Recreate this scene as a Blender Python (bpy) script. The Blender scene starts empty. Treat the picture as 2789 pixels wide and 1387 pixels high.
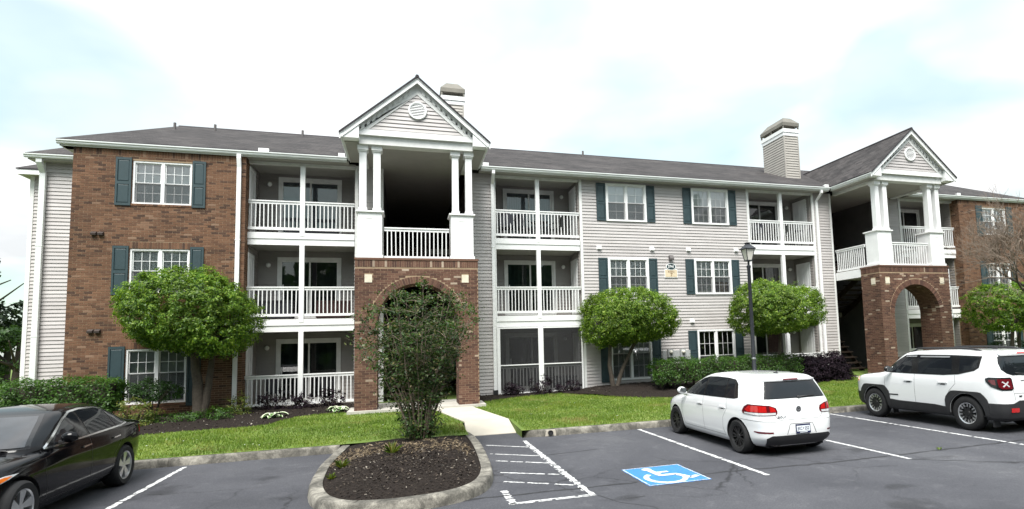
import bpy, bmesh, math, random
import numpy as np
from mathutils import Vector, Matrix, Euler

random.seed(7); RNG = np.random.default_rng(11)
scene = bpy.context.scene
COL = scene.collection
R = math.radians

# ---------------------------------------------------------------- camera
G0 = -0.426                      # level of the parking lot (building floor = 0)
cam_d = bpy.data.cameras.new('camera'); cam = bpy.data.objects.new('camera', cam_d); COL.objects.link(cam)
cam_d.sensor_fit = 'HORIZONTAL'; cam_d.sensor_width = 36.0
cam_d.lens = 36.0 * 1552.13 / 2789.0
cam_d.shift_x = -195.2 / 2789.0
cam_d.shift_y = 102.47 / 2789.0
cam_d.clip_start = 0.1; cam_d.clip_end = 4000
YAW, PITCH, ROLL = 0.30410, 0.0860, 0.0301
def _cam():
    cy, sy, cp, sp, cr, sr = math.cos(YAW), math.sin(YAW), math.cos(PITCH), math.sin(PITCH), math.cos(ROLL), math.sin(ROLL)
    right = Vector((cy, -sy, 0)); fwd = Vector((sy*cp, cy*cp, sp)); up = right.cross(fwd)
    r2 = right*cr - up*sr; u2 = right*sr + up*cr
    m = Matrix((r2, u2, -fwd)).transposed().to_4x4()
    m.translation = Vector((4.7864, -20.2313, 1.768))
    cam.matrix_world = m
_cam()
scene.camera = cam

# ---------------------------------------------------------------- world (bright broken overcast) and sun
SUN_EL, SUN_AZ = R(58), R(205)   # sun high, behind the camera
world = bpy.data.worlds.new('World'); scene.world = world; world.use_nodes = True
def build_world():
    nt = world.node_tree; N = nt.nodes; L = nt.links
    for n in list(N): N.remove(n)
    out = N.new('ShaderNodeOutputWorld'); bg = N.new('ShaderNodeBackground')
    sky = N.new('ShaderNodeTexSky'); sky.sky_type = 'NISHITA'; sky.sun_disc = False
    sky.sun_elevation = SUN_EL; sky.sun_rotation = SUN_AZ; sky.air_density = 1.0; sky.dust_density = 1.2; sky.ozone_density = 1.0
    tc = N.new('ShaderNodeTexCoord'); sep = N.new('ShaderNodeSeparateXYZ'); L.new(tc.outputs['Generated'], sep.inputs[0])
    mx = N.new('ShaderNodeMath'); mx.operation = 'MAXIMUM'; mx.inputs[1].default_value = 0.0; L.new(sep.outputs['Z'], mx.inputs[0])
    ad = N.new('ShaderNodeMath'); ad.operation = 'ADD'; ad.inputs[1].default_value = 0.22; L.new(mx.outputs[0], ad.inputs[0])
    dx = N.new('ShaderNodeMath'); dx.operation = 'DIVIDE'; L.new(sep.outputs['X'], dx.inputs[0]); L.new(ad.outputs[0], dx.inputs[1])
    dy = N.new('ShaderNodeMath'); dy.operation = 'DIVIDE'; L.new(sep.outputs['Y'], dy.inputs[0]); L.new(ad.outputs[0], dy.inputs[1])
    cb = N.new('ShaderNodeCombineXYZ'); L.new(dx.outputs[0], cb.inputs[0]); L.new(dy.outputs[0], cb.inputs[1]); cb.inputs[2].default_value = 15.2
    n1 = N.new('ShaderNodeTexNoise'); n1.inputs['Scale'].default_value = 1.5; n1.inputs['Detail'].default_value = 4; n1.inputs['Roughness'].default_value = 0.42; n1.inputs['Distortion'].default_value = 0.5
    L.new(cb.outputs[0], n1.inputs['Vector'])
    rp = N.new('ShaderNodeValToRGB'); rp.color_ramp.elements[0].position = 0.38; rp.color_ramp.elements[1].position = 0.63
    rp.color_ramp.elements[0].color = (0.50, 0.50, 0.50, 1); rp.color_ramp.elements[1].color = (1, 1, 1, 1)
    L.new(n1.outputs['Fac'], rp.inputs[0])
    # grey undersides of some clouds
    n2 = N.new('ShaderNodeTexNoise'); n2.inputs['Scale'].default_value = 2.1; n2.inputs['Detail'].default_value = 4
    L.new(cb.outputs[0], n2.inputs['Vector'])
    r2 = N.new('ShaderNodeValToRGB'); r2.color_ramp.elements[0].position = 0.36; r2.color_ramp.elements[1].position = 0.62
    r2.color_ramp.elements[0].color = (6.7, 6.95, 7.1, 1); r2.color_ramp.elements[1].color = (8.8, 8.8, 8.8, 1)
    L.new(n2.outputs['Fac'], r2.inputs[0])
    sm = N.new('ShaderNodeMix'); sm.data_type = 'RGBA'; sm.blend_type = 'MULTIPLY'; sm.inputs[0].default_value = 1.0
    L.new(sky.outputs[0], sm.inputs[6]); sm.inputs[7].default_value = (1.55, 1.95, 1.42, 1)
    mix = N.new('ShaderNodeMix'); mix.data_type = 'RGBA'
    L.new(rp.outputs[0], mix.inputs[0]); L.new(sm.outputs[2], mix.inputs[6]); L.new(r2.outputs[0], mix.inputs[7])
    # an overcast sky is about three times as bright overhead as at the horizon
    gr = N.new('ShaderNodeMath'); gr.operation = 'MULTIPLY_ADD'; gr.inputs[1].default_value = 0.75; gr.inputs[2].default_value = 0.80; L.new(mx.outputs[0], gr.inputs[0])
    gm = N.new('ShaderNodeVectorMath'); gm.operation = 'SCALE'; L.new(mix.outputs[2], gm.inputs[0]); L.new(gr.outputs[0], gm.inputs['Scale'])
    L.new(gm.outputs[0], bg.inputs[0]); bg.inputs[1].default_value = 0.05
    L.new(bg.outputs[0], out.inputs[0])
build_world()
sun_d = bpy.data.lights.new('sun', 'SUN'); sun = bpy.data.objects.new('sun', sun_d); COL.objects.link(sun)
sun_d.energy = 2.2; sun_d.angle = R(32); sun_d.color = (1.0, 0.975, 0.94)
# direction towards the sun: Nishita azimuth is measured from +Y towards +X (clockwise seen from above)
_sd = Vector((math.sin(SUN_AZ)*math.cos(SUN_EL), math.cos(SUN_AZ)*math.cos(SUN_EL), math.sin(SUN_EL)))
sun.rotation_euler = _sd.to_track_quat('Z', 'Y').to_euler()
scene.view_settings.view_transform = 'Standard'; scene.view_settings.look = 'None'
scene.view_settings.exposure = 1.6; scene.view_settings.gamma = 1.0
scene.view_settings.use_curve_mapping = False

# ---------------------------------------------------------------- materials
MATS = {}
def _new(name):
    m = bpy.data.materials.new(name); m.use_nodes = True; MATS[name] = m
    nt = m.node_tree; b = nt.nodes['Principled BSDF']; return m, nt, nt.nodes, nt.links, b
def ramp(N, stops):
    r = N.new('ShaderNodeValToRGB'); e = r.color_ramp.elements
    while len(e) > 1: e.remove(e[-1])
    e[0].position = stops[0][0]; e[0].color = (*stops[0][1], 1)
    for p, c in stops[1:]:
        x = e.new(p); x.color = (*c, 1)
    return r
def noise(N, L, scale, detail=4, rough=.55, coord=None, dist=0.0):
    n = N.new('ShaderNodeTexNoise'); n.inputs['Scale'].default_value = scale; n.inputs['Detail'].default_value = detail
    n.inputs['Roughness'].default_value = rough; n.inputs['Distortion'].default_value = dist
    if coord is not None: L.new(coord, n.inputs['Vector'])
    return n
def wpos(N): return N.new('ShaderNodeNewGeometry').outputs['Position']
def bump(N, L, b, h, strength=.3, dist=.01):
    bn = N.new('ShaderNodeBump'); bn.inputs['Strength'].default_value = strength; bn.inputs['Distance'].default_value = dist
    L.new(h, bn.inputs['Height']); L.new(bn.outputs[0], b.inputs['Normal']); return bn
def irand(N, L):
    g = N.new('ShaderNodeNewGeometry'); o = N.new('ShaderNodeObjectInfo')
    a = N.new('ShaderNodeMath'); a.operation = 'ADD'; L.new(g.outputs['Random Per Island'], a.inputs[0]); L.new(o.outputs['Random'], a.inputs[1])
    f = N.new('ShaderNodeMath'); f.operation = 'FRACT'; L.new(a.outputs[0], f.inputs[0]); return f.outputs[0]
def mixc(N, L, fac, a, b, mode='MIX'):
    m = N.new('ShaderNodeMix'); m.data_type = 'RGBA'; m.blend_type = mode
    for s, v in ((0, fac), (6, a), (7, b)):
        if hasattr(v, 'links'): L.new(v, m.inputs[s])
        elif s == 0: m.inputs[0].default_value = v
        else: m.inputs[s].default_value = (*v, 1)
    return m.outputs[2]
def mat_plain(name, col, rough=.5, metal=0.0, var=.10, vscale=3.0, bmp=0.0, bscale=60, spec=.5, coat=0.0):
    m, nt, N, L, b = _new(name)
    p = wpos(N); n = noise(N, L, vscale, 5, .6, p)
    r = ramp(N, [(.25, tuple(c*(1-var) for c in col)), (.75, tuple(min(1, c*(1+var)) for c in col))]); L.new(n.outputs['Fac'], r.inputs[0])
    L.new(r.outputs[0], b.inputs['Base Color'])
    b.inputs['Roughness'].default_value = rough; b.inputs['Metallic'].default_value = metal
    b.inputs['Specular IOR Level'].default_value = spec; b.inputs['Coat Weight'].default_value = coat; b.inputs['Coat Roughness'].default_value = .04
    if bmp: bump(N, L, b, noise(N, L, bscale, 3, .6, p).outputs['Fac'], bmp, .004)
    return m
def mat_rand(name, stops, rough=.8, vscale=0.0, vamt=.25, bmp=0, bscale=80, spec=.3, sub=0.0):
    m, nt, N, L, b = _new(name); f = irand(N, L); r = ramp(N, stops); L.new(f, r.inputs[0]); c = r.outputs[0]
    p = wpos(N)
    if vscale:
        n = noise(N, L, vscale, 3, .5, p)
        q = ramp(N, [(.3, (1-vamt,)*3), (.7, (1+vamt,)*3)]); L.new(n.outputs['Fac'], q.inputs[0]); c = mixc(N, L, 1.0, c, q.outputs[0], 'MULTIPLY')
    L.new(c, b.inputs['Base Color']); b.inputs['Roughness'].default_value = rough; b.inputs['Specular IOR Level'].default_value = spec
    if bmp: bump(N, L, b, noise(N, L, bscale, 3, .6, p).outputs['Fac'], bmp, .004)
    return m
def mat_leaf(name, stops, vscale=1.3, vamt=.3, rough=.45, trans=.35):
    m, nt, N, L, b = _new(name); f = irand(N, L); r = ramp(N, stops); L.new(f, r.inputs[0]); p = wpos(N)
    n = noise(N, L, vscale, 2, .5, p); q = ramp(N, [(.3, (1-vamt,)*3), (.7, (1+vamt,)*3)]); L.new(n.outputs['Fac'], q.inputs[0])
    c = mixc(N, L, 1.0, r.outputs[0], q.outputs[0], 'MULTIPLY')
    L.new(c, b.inputs['Base Color']); b.inputs['Roughness'].default_value = rough; b.inputs['Specular IOR Level'].default_value = .35 if rough < .6 else .12
    t = N.new('ShaderNodeBsdfTranslucent'); cc = mixc(N, L, 1.0, c, (1.25, 1.35, .55), 'MULTIPLY'); L.new(cc, t.inputs['Color'])
    ms = N.new('ShaderNodeMixShader'); ms.inputs[0].default_value = trans
    L.new(b.outputs[0], ms.inputs[1]); L.new(t.outputs[0], ms.inputs[2]); L.new(ms.outputs[0], N['Material Output'].inputs['Surface'])
    return m
def mat_glass(name, tint=(.8, .85, .85), refl=.12, rough=.02):
    m, nt, N, L, b = _new(name); N.remove(b)
    t = N.new('ShaderNodeBsdfTransparent'); t.inputs['Color'].default_value = (*tint, 1)
    g = N.new('ShaderNodeBsdfGlossy'); g.inputs['Roughness'].default_value = rough
    fr = N.new('ShaderNodeFresnel'); fr.inputs['IOR'].default_value = 1.5
    a = N.new('ShaderNodeMath'); a.operation = 'ADD'; a.inputs[1].default_value = refl; a.use_clamp = True; L.new(fr.outputs[0], a.inputs[0])
    ms = N.new('ShaderNodeMixShader'); L.new(a.outputs[0], ms.inputs[0]); L.new(t.outputs[0], ms.inputs[1]); L.new(g.outputs[0], ms.inputs[2])
    L.new(ms.outputs[0], N['Material Output'].inputs['Surface']); return m
def mat_screen(name, col=(.03, .03, .035), alpha=.55):
    m, nt, N, L, b = _new(name)
    b.inputs['Base Color'].default_value = (*col, 1); b.inputs['Roughness'].default_value = .8; b.inputs['Alpha'].default_value = alpha; return m

def build_mats():
    # vinyl siding: pale grey pink, a little dirt
    m, nt, N, L, b = _new('siding'); p = wpos(N)
    f = irand(N, L); r = ramp(N, [(0, (.44, .413, .408)), (1, (.50, .47, .462))]); L.new(f, r.inputs[0])
    mp = N.new('ShaderNodeMapping'); mp.inputs['Scale'].default_value = (1.2, 1.2, 5.0); L.new(p, mp.inputs[0])
    n = noise(N, L, 1.0, 5, .6, mp.outputs[0]); q = ramp(N, [(.3, (.86, .85, .84)), (.65, (1, 1, 1))]); L.new(n.outputs['Fac'], q.inputs[0])
    L.new(mixc(N, L, 1.0, r.outputs[0], q.outputs[0], 'MULTIPLY'), b.inputs['Base Color']); b.inputs['Roughness'].default_value = .45
    mp2 = N.new('ShaderNodeMapping'); mp2.inputs['Scale'].default_value = (3, 3, 90); L.new(p, mp2.inputs[0])
    bump(N, L, b, noise(N, L, 1.0, 3, .6, mp2.outputs[0]).outputs['Fac'], .15, .003)
    mat_plain('siding_shaded', (.29, .268, .255), .5, var=.08, vscale=2)  # balcony siding, its colour lowered to carry the shade of the recesses
    mat_plain('deck_wood', (.13, .115, .10), .8, var=.2, vscale=5)  # dark tone chosen to cut light bouncing inside the balconies
    mat_plain('siding_tan', (.36, .335, .305), .5, var=.10, vscale=2)
    mat_plain('breezeway_shade', (.15, .138, .135), .7, var=.15, vscale=2)  # siding colour darkened to stand for the shade in the breezeway
    mat_plain('white', (.80, .80, .80), .42, var=.06, vscale=2.5)
    mat_plain('white_old', (.70, .70, .69), .5, var=.12, vscale=4)
    mat_plain('soffit', (.35, .335, .31), .6, var=.08)  # ceiling colour lowered so it holds some of the recess shade
    mat_plain('gutter', (.68, .70, .69), .35, var=.10, vscale=1.5)
    mat_rand('brick', [(0, (.055, .031, .023)), (.11, (.074, .041, .028)), (.18, (.108, .057, .036)), (.55, (.138, .071, .042)), (.88, (.158, .084, .050)), (.97, (.18, .103, .066)), (1, (.22, .14, .095))], .9, 1.1, .18, .5, 110)
    mat_rand('brick_tower', [(0, (.068, .036, .029)), (.2, (.090, .046, .034)), (.5, (.112, .057, .041)), (.85, (.135, .071, .050)), (.962, (.155, .085, .060)), (.972, (.36, .29, .23)), (1, (.30, .22, .165))], .9, 1.1, .16, .5, 110)
    mat_plain('mortar', (.30, .215, .14), .95, var=.18, vscale=3, bmp=.4, bscale=120)
    mat_plain('keystone', (.62, .56, .45), .8, var=.15, vscale=9)
    # shingles
    m, nt, N, L, b = _new('shingle'); p = N.new('ShaderNodeTexCoord').outputs['UV']
    bt = N.new('ShaderNodeTexBrick'); bt.inputs['Scale'].default_value = 1.0; bt.inputs['Mortar Size'].default_value = .008
    bt.inputs['Brick Width'].default_value = .32; bt.inputs['Row Height'].default_value = .14; bt.offset = .5
    bt.inputs['Color1'].default_value = (.038, .036, .038, 1); bt.inputs['Color2'].default_value = (.070, .066, .068, 1); bt.inputs['Mortar'].default_value = (.022, .018, .02, 1)
    L.new(p, bt.inputs['Vector'])
    n = noise(N, L, .7, 6, .65, p); q = ramp(N, [(.28, (.62, .62, .62)), (.72, (1.38, 1.34, 1.28))]); L.new(n.outputs['Fac'], q.inputs[0])
    n3 = noise(N, L, 55, 2, .6, p); q3 = ramp(N, [(.25, (.7, .7, .7)), (.75, (1.3, 1.3, 1.3))]); L.new(n3.outputs['Fac'], q3.inputs[0])
    L.new(mixc(N, L, 1.0, mixc(N, L, 1.0, bt.outputs['Color'], q.outputs[0], 'MULTIPLY'), q3.outputs[0], 'MULTIPLY'), b.inputs['Base Color'])
    b.inputs['Roughness'].default_value = .95; b.inputs['Specular IOR Level'].default_value = .2
    bump(N, L, b, bt.outputs['Fac'], -.6, .01)
    mat_plain('ridge_cap', (.03, .026, .03), .9, var=.2)
    mat_plain('shutter', (.028, .050, .057), .45, var=.14, vscale=5)
    mat_plain('pipe_grey', (.10, .09, .09), .6)
    mat_plain('dark_vent', (.045, .032, .028), .6)
    mat_plain('blind', (.88, .89, .89), .6, var=.05)
    mat_plain('blind_grey', (.36, .38, .39), .7, var=.08)
    mat_plain('curtain_dark', (.050, .055, .062), .9, var=.25, vscale=6)
    mat_plain('curtain_tan', (.42, .28, .10), .9, var=.2, vscale=9)
    mat_plain('curtain_pale', (.42, .43, .46), .9, var=.12)
    mat_plain('curtain_green', (.05, .085, .075), .9, var=.25, vscale=8)
    mat_plain('room_dark', (.02, .02, .022), .9, var=.2)  # near-black that stands for unlit interiors
    mat_glass('pane', (.95, .97, .97), .13)
    mat_glass('pane_door', (.55, .58, .60), .06)
    mat_screen('insect_screen', (.05, .05, .055), .42)
    mat_screen('porch_screen', (.018, .018, .020), .66)
    mat_plain('wood_brown', (.045, .028, .019), .75, var=.25, vscale=6)
    mat_plain('wood_tread', (.16, .12, .085), .85, var=.2, vscale=6)
    mat_plain('black_metal', (.018, .018, .020), .45, var=.2)
    mat_plain('lamp_black', (.022, .024, .030), .4, var=.2)
    m = mat_plain('frosted', (.58, .56, .50), .35, var=.06)
    mat_plain('globe', (.75, .75, .73), .3, var=.02)
    mat_plain('metal_cap', (.19, .175, .15), .5, .3, var=.18, vscale=3)
    mat_plain('meter', (.42, .43, .43), .5, .2, var=.12)
    mat_plain('sign_tan', (.60, .50, .35), .6, var=.10, vscale=12)
    mat_plain('sign_brown', (.22, .13, .06), .6)
    mat_plain('sign_dark', (.012, .035, .042), .4)
    # asphalt with wear, dust and stains
    m, nt, N, L, b = _new('asphalt'); p = wpos(N)
    a = noise(N, L, .28, 6, .62, p, .6); ra = ramp(N, [(.26, (.034, .035, .041)), (.46, (.050, .051, .060)), (.60, (.066, .067, .077)), (.78, (.098, .099, .108))]); L.new(a.outputs['Fac'], ra.inputs[0])
    c1 = noise(N, L, 190, 2, .7, p); rc = ramp(N, [(.28, (.55, .55, .55)), (.72, (1.5, 1.5, 1.5))]); L.new(c1.outputs['Fac'], rc.inputs[0])
    c2 = noise(N, L, 2.6, 5, .7, p, 1.2); r2 = ramp(N, [(.54, (1, 1, 1)), (.76, (1.5, 1.48, 1.42))]); L.new(c2.outputs['Fac'], r2.inputs[0])
    vo = N.new('ShaderNodeTexVoronoi'); vo.inputs['Scale'].default_value = 95; L.new(p, vo.inputs['Vector'])
    rv = ramp(N, [(.0, (1.9, 1.85, 1.75)), (.10, (1, 1, 1))]); L.new(vo.outputs['Distance'], rv.inputs[0])
    c = mixc(N, L, 1.0, ra.outputs[0], rc.outputs[0], 'MULTIPLY'); c = mixc(N, L, 1.0, c, r2.outputs[0], 'MULTIPLY'); c = mixc(N, L, .6, c, mixc(N, L, 1.0, c, rv.outputs[0], 'MULTIPLY'))
    mg = noise(N, L, 42, 3, .75, p); rg = ramp(N, [(.30, (.70, .70, .70)), (.5, (1, 1, 1)), (.72, (1.5, 1.48, 1.42))]); L.new(mg.outputs['Fac'], rg.inputs[0]); c = mixc(N, L, 1.0, c, rg.outputs[0], 'MULTIPLY')
    ve = N.new('ShaderNodeTexVoronoi'); ve.feature = 'DISTANCE_TO_EDGE'; ve.inputs['Scale'].default_value = .55
    wn = noise(N, L, 2.2, 4, .6, p); wv = N.new('ShaderNodeVectorMath'); wv.operation = 'MULTIPLY_ADD'; wv.inputs[1].default_value = (.5, .5, 0); L.new(wn.outputs['Color'], wv.inputs[0]); L.new(p, wv.inputs[2]); L.new(wv.outputs[0], ve.inputs['Vector'])
    rk = ramp(N, [(.0, (.38, .38, .38)), (.006, (.6, .6, .6)), (.012, (1, 1, 1))]); L.new(ve.outputs['Distance'], rk.inputs[0])
    mk = noise(N, L, .22, 3, .5, p); rm = ramp(N, [(.50, (0, 0, 0)), (.60, (1, 1, 1))]); L.new(mk.outputs['Fac'], rm.inputs[0])
    c = mixc(N, L, rm.outputs[0], c, mixc(N, L, 1.0, c, rk.outputs[0], 'MULTIPLY'))
    sp_ = noise(N, L, 1.3, 2, .4, p); rs = ramp(N, [(.66, (1, 1, 1)), (.74, (.62, .62, .62))]); L.new(sp_.outputs['Fac'], rs.inputs[0]); c = mixc(N, L, 1.0, c, rs.outputs[0], 'MULTIPLY')
    L.new(c, b.inputs['Base Color']); b.inputs['Roughness'].default_value = .86; b.inputs['Specular IOR Level'].default_value = .35
    bump(N, L, b, c1.outputs['Fac'], .5, .006)
    mat_plain('crack_seal', (.020, .020, .023), .7, var=.3, vscale=8)
    # road paint, worn
    def paint(name, col, lo, hi):
        m, nt, N, L, b = _new(name); p = wpos(N)
        n = noise(N, L, 42, 5, .7, p); r = ramp(N, [(lo, (.085, .085, .095)), (hi, col)]); L.new(n.outputs['Fac'], r.inputs[0])
        n2 = noise(N, L, 4, 4, .6, p); q = ramp(N, [(.3, (.80, .80, .80)), (.7, (1, 1, 1))]); L.new(n2.outputs['Fac'], q.inputs[0])
        L.new(mixc(N, L, 1.0, r.outputs[0], q.outputs[0], 'MULTIPLY'), b.inputs['Base Color']); b.inputs['Roughness'].default_value = .7
    paint('paint_white', (.66, .66, .66), .38, .50); paint('paint_blue', (.036, .215, .54), .36, .46); paint('paint_white_fresh', (.70, .74, .78), .36, .46)
    # concrete kerb: blotchy, black algae
    m, nt, N, L, b = _new('kerb'); p = wpos(N)
    a = noise(N, L, 3.0, 6, .7, p, .5); ra = ramp(N, [(.34, (.050, .047, .040)), (.47, (.115, .107, .092)), (.58, (.225, .21, .18)), (.75, (.37, .35, .30))]); L.new(a.outputs['Fac'], ra.inputs[0])
    c1 = noise(N, L, 60, 3, .7, p); rc = ramp(N, [(.3, (.65, .65, .65)), (.7, (1.25, 1.25, 1.25))]); L.new(c1.outputs['Fac'], rc.inputs[0])
    L.new(mixc(N, L, 1.0, ra.outputs[0], rc.outputs[0], 'MULTIPLY'), b.inputs['Base Color']); b.inputs['Roughness'].default_value = .92
    bump(N, L, b, c1.outputs['Fac'], .5, .008)
    mat_plain('walk', (.47, .43, .365), .9, var=.10, vscale=1.6, bmp=.3, bscale=150)
    mat_plain('slab', (.42, .40, .36), .9, var=.15, vscale=2, bmp=.3)
    # mulch and soil
    m, nt, N, L, b = _new('mulch'); p = wpos(N)
    mp = N.new('ShaderNodeMapping'); mp.inputs['Scale'].default_value = (1, 1.6, 1); L.new(p, mp.inputs[0])
    a = noise(N, L, 34, 6, .75, mp.outputs[0], 1.0); ra = ramp(N, [(.30, (.006, .005, .004)), (.5, (.018, .013, .011)), (.66, (.040, .030, .023)), (.8, (.11, .09, .07))]); L.new(a.outputs['Fac'], ra.inputs[0])
    L.new(ra.outputs[0], b.inputs['Base Color']); b.inputs['Roughness'].default_value = .95; b.inputs['Specular IOR Level'].default_value = .2
    bump(N, L, b, a.outputs['Fac'], .9, .03)
    mat_rand('mulch_chip', [(0, (.008, .006, .005)), (.5, (.020, .014, .011)), (.8, (.038, .028, .021)), (.93, (.08, .064, .05)), (1, (.30, .27, .23))], .95)
    mat_rand('straw', [(0, (.07, .05, .032)), (.5, (.14, .105, .065)), (1, (.26, .20, .13))], .95)
    # grass ground and blades
    m, nt, N, L, b = _new('grass_ground'); p = wpos(N)
    a = noise(N, L, 1.1, 5, .6, p); ra = ramp(N, [(.28, (.065, .105, .016)), (.5, (.10, .155, .022)), (.70, (.145, .185, .036)), (.80, (.21, .18, .075))]); L.new(a.outputs['Fac'], ra.inputs[0])
    L.new(ra.outputs[0], b.inputs['Base Color']); b.inputs['Roughness'].default_value = .95
    m, nt, N, L, b = _new('grass'); p = wpos(N); f = irand(N, L)
    r = ramp(N, [(0, (.080, .145, .016)), (.5, (.130, .210, .024)), (.9, (.185, .260, .038)), (1, (.31, .31, .13))]); L.new(f, r.inputs[0])
    n = noise(N, L, 1.0, 4, .6, p); q = ramp(N, [(.28, (.62, .70, .62)), (.5, (1, 1, 1)), (.72, (1.35, 1.15, 1.15))]); L.new(n.outputs['Fac'], q.inputs[0])
    c = mixc(N, L, 1.0, r.outputs[0], q.outputs[0], 'MULTIPLY')
    n4 = noise(N, L, .62, 5, .65, p); q4 = ramp(N, [(.57, (0, 0, 0)), (.70, (.8, .8, .8))]); L.new(n4.outputs['Fac'], q4.inputs[0])
    c = mixc(N, L, q4.outputs[0], c, (.30, .235, .095)); L.new(c, b.inputs['Base Color']); b.inputs['Roughness'].default_value = .7; b.inputs['Specular IOR Level'].default_value = .2
    t = N.new('ShaderNodeBsdfTranslucent'); L.new(c, t.inputs['Color']); ms = N.new('ShaderNodeMixShader'); ms.inputs[0].default_value = .3
    L.new(b.outputs[0], ms.inputs[1]); L.new(t.outputs[0], ms.inputs[2]); L.new(ms.outputs[0], N['Material Output'].inputs['Surface'])
    # foliage
    mat_leaf('leaf_tree', [(0, (.036, .085, .010)), (.4, (.085, .170, .016)), (.8, (.165, .265, .030)), (1, (.30, .40, .06))], 1.6, .3, trans=.42)
    mat_leaf('leaf_tree_pale', [(0, (.045, .095, .010)), (.4, (.10, .185, .018)), (.8, (.185, .285, .034)), (1, (.33, .42, .07))], 1.6, .3, trans=.42)
    mat_leaf('leaf_hedge', [(0, (.022, .060, .012)), (.5, (.045, .105, .016)), (1, (.085, .165, .028))], 2.2, .3)
    mat_leaf('leaf_hedge_dark', [(0, (.012, .034, .010)), (.5, (.024, .060, .014)), (1, (.05, .11, .024))], 2.2, .3)
    mat_leaf('leaf_myrtle', [(0, (.020, .046, .014)), (.45, (.040, .085, .022)), (.8, (.068, .118, .028)), (.94, (.12, .13, .045)), (1, (.22, .17, .08))], 1.4, .35, trans=.32)
    mat_leaf('leaf_purple', [(0, (.008, .006, .010)), (.6, (.017, .010, .016)), (1, (.035, .022, .030))], 2, .3, trans=.12, rough=.7)
    mat_leaf('leaf_yellow', [(0, (.06, .10, .018)), (.6, (.12, .17, .03)), (1, (.24, .21, .06))], 2, .2)
    mat_leaf('leaf_far', [(0, (.018, .042, .012)), (.5, (.032, .070, .018)), (1, (.06, .11, .03))], .35, .35)
    mat_leaf('leaf_pine', [(0, (.010, .022, .010)), (.5, (.018, .038, .014)), (1, (.035, .06, .022))], .35, .3)
    mat_plain('bark', (.070, .056, .044), .95, var=.35, vscale=14, bmp=.6, bscale=60)
    mat_plain('bark_dark', (.045, .034, .027), .95, var=.35, vscale=14, bmp=.6, bscale=60)
    mat_plain('twig', (.20, .155, .12), .9, var=.25, vscale=8)
    # hosta: green leaf with a white edge, driven by the leaf's own UV
    m, nt, N, L, b = _new('hosta'); uv = N.new('ShaderNodeTexCoord').outputs['UV']; s = N.new('ShaderNodeSeparateXYZ'); L.new(uv, s.inputs[0])
    r = ramp(N, [(.0, (.05, .12, .03)), (.52, (.07, .15, .035)), (.62, (.62, .66, .48)), (1, (.72, .75, .6))]); L.new(s.outputs['X'], r.inputs[0]); L.new(r.outputs[0], b.inputs['Base Color']); b.inputs['Roughness'].default_value = .5
    # cars
    mat_plain('car_white', (.72, .73, .74), .22, var=.012, vscale=1.0, coat=.9)
    mat_plain('car_black', (.004, .004, .005), .10, var=.2, vscale=4, coat=.12, spec=.2)
    mat_plain('tyre', (.009, .009, .010), .85, var=.25, vscale=20)
    mat_plain('well', (.006, .006, .007), .95, var=.2)
    mat_plain('plastic_black', (.020, .020, .022), .55, var=.15, vscale=8, bmp=.1, bscale=300)
    mat_plain('gloss_black', (.010, .010, .011), .15, var=.1)
    mat_plain('rim_black', (.012, .012, .013), .4, var=.2)
    mat_plain('rim_silver', (.56, .57, .59), .28, .85, var=.06)
    mat_plain('chrome', (.72, .73, .74), .12, .95, var=.05)
    mat_plain('seam', (.10, .10, .105), .8)
    mat_plain('lamp_red', (.42, .010, .010), .12, var=.25, vscale=30, coat=.8)
    mat_plain('lamp_dark_red', (.10, .006, .010), .12, var=.3, vscale=30, coat=.8)
    mat_plain('lamp_amber', (.70, .16, .012), .15, var=.2, vscale=30, coat=.8)
    mat_plain('lamp_clear', (.62, .63, .65), .12, .2, var=.15, vscale=40, coat=.8)
    mat_plain('plate_white', (.66, .70, .74), .4, var=.05)
    mat_plain('plate_navy', (.012, .016, .06), .4)
    m = mat_plain('car_glass', (.010, .012, .015), .04, var=.2, vscale=2, spec=.45)
    mat_glass('car_glass_clear', (.36, .40, .42), .10, .01)
    mat_plain('cabin', (.040, .040, .043), .8, var=.3, vscale=4)
    mat_plain('cabin_dark', (.012, .012, .014), .8, var=.3, vscale=4)
    mat_plain('paper', (.75, .75, .72), .7)
    mat_plain('yellow_sticker', (.65, .70, .12), .6)
    mat_plain('fabric_dark', (.030, .032, .040), .9, var=.2)
    mat_plain('cushion_red', (.045, .018, .016), .9, var=.2)
build_mats()
M = MATS

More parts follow.
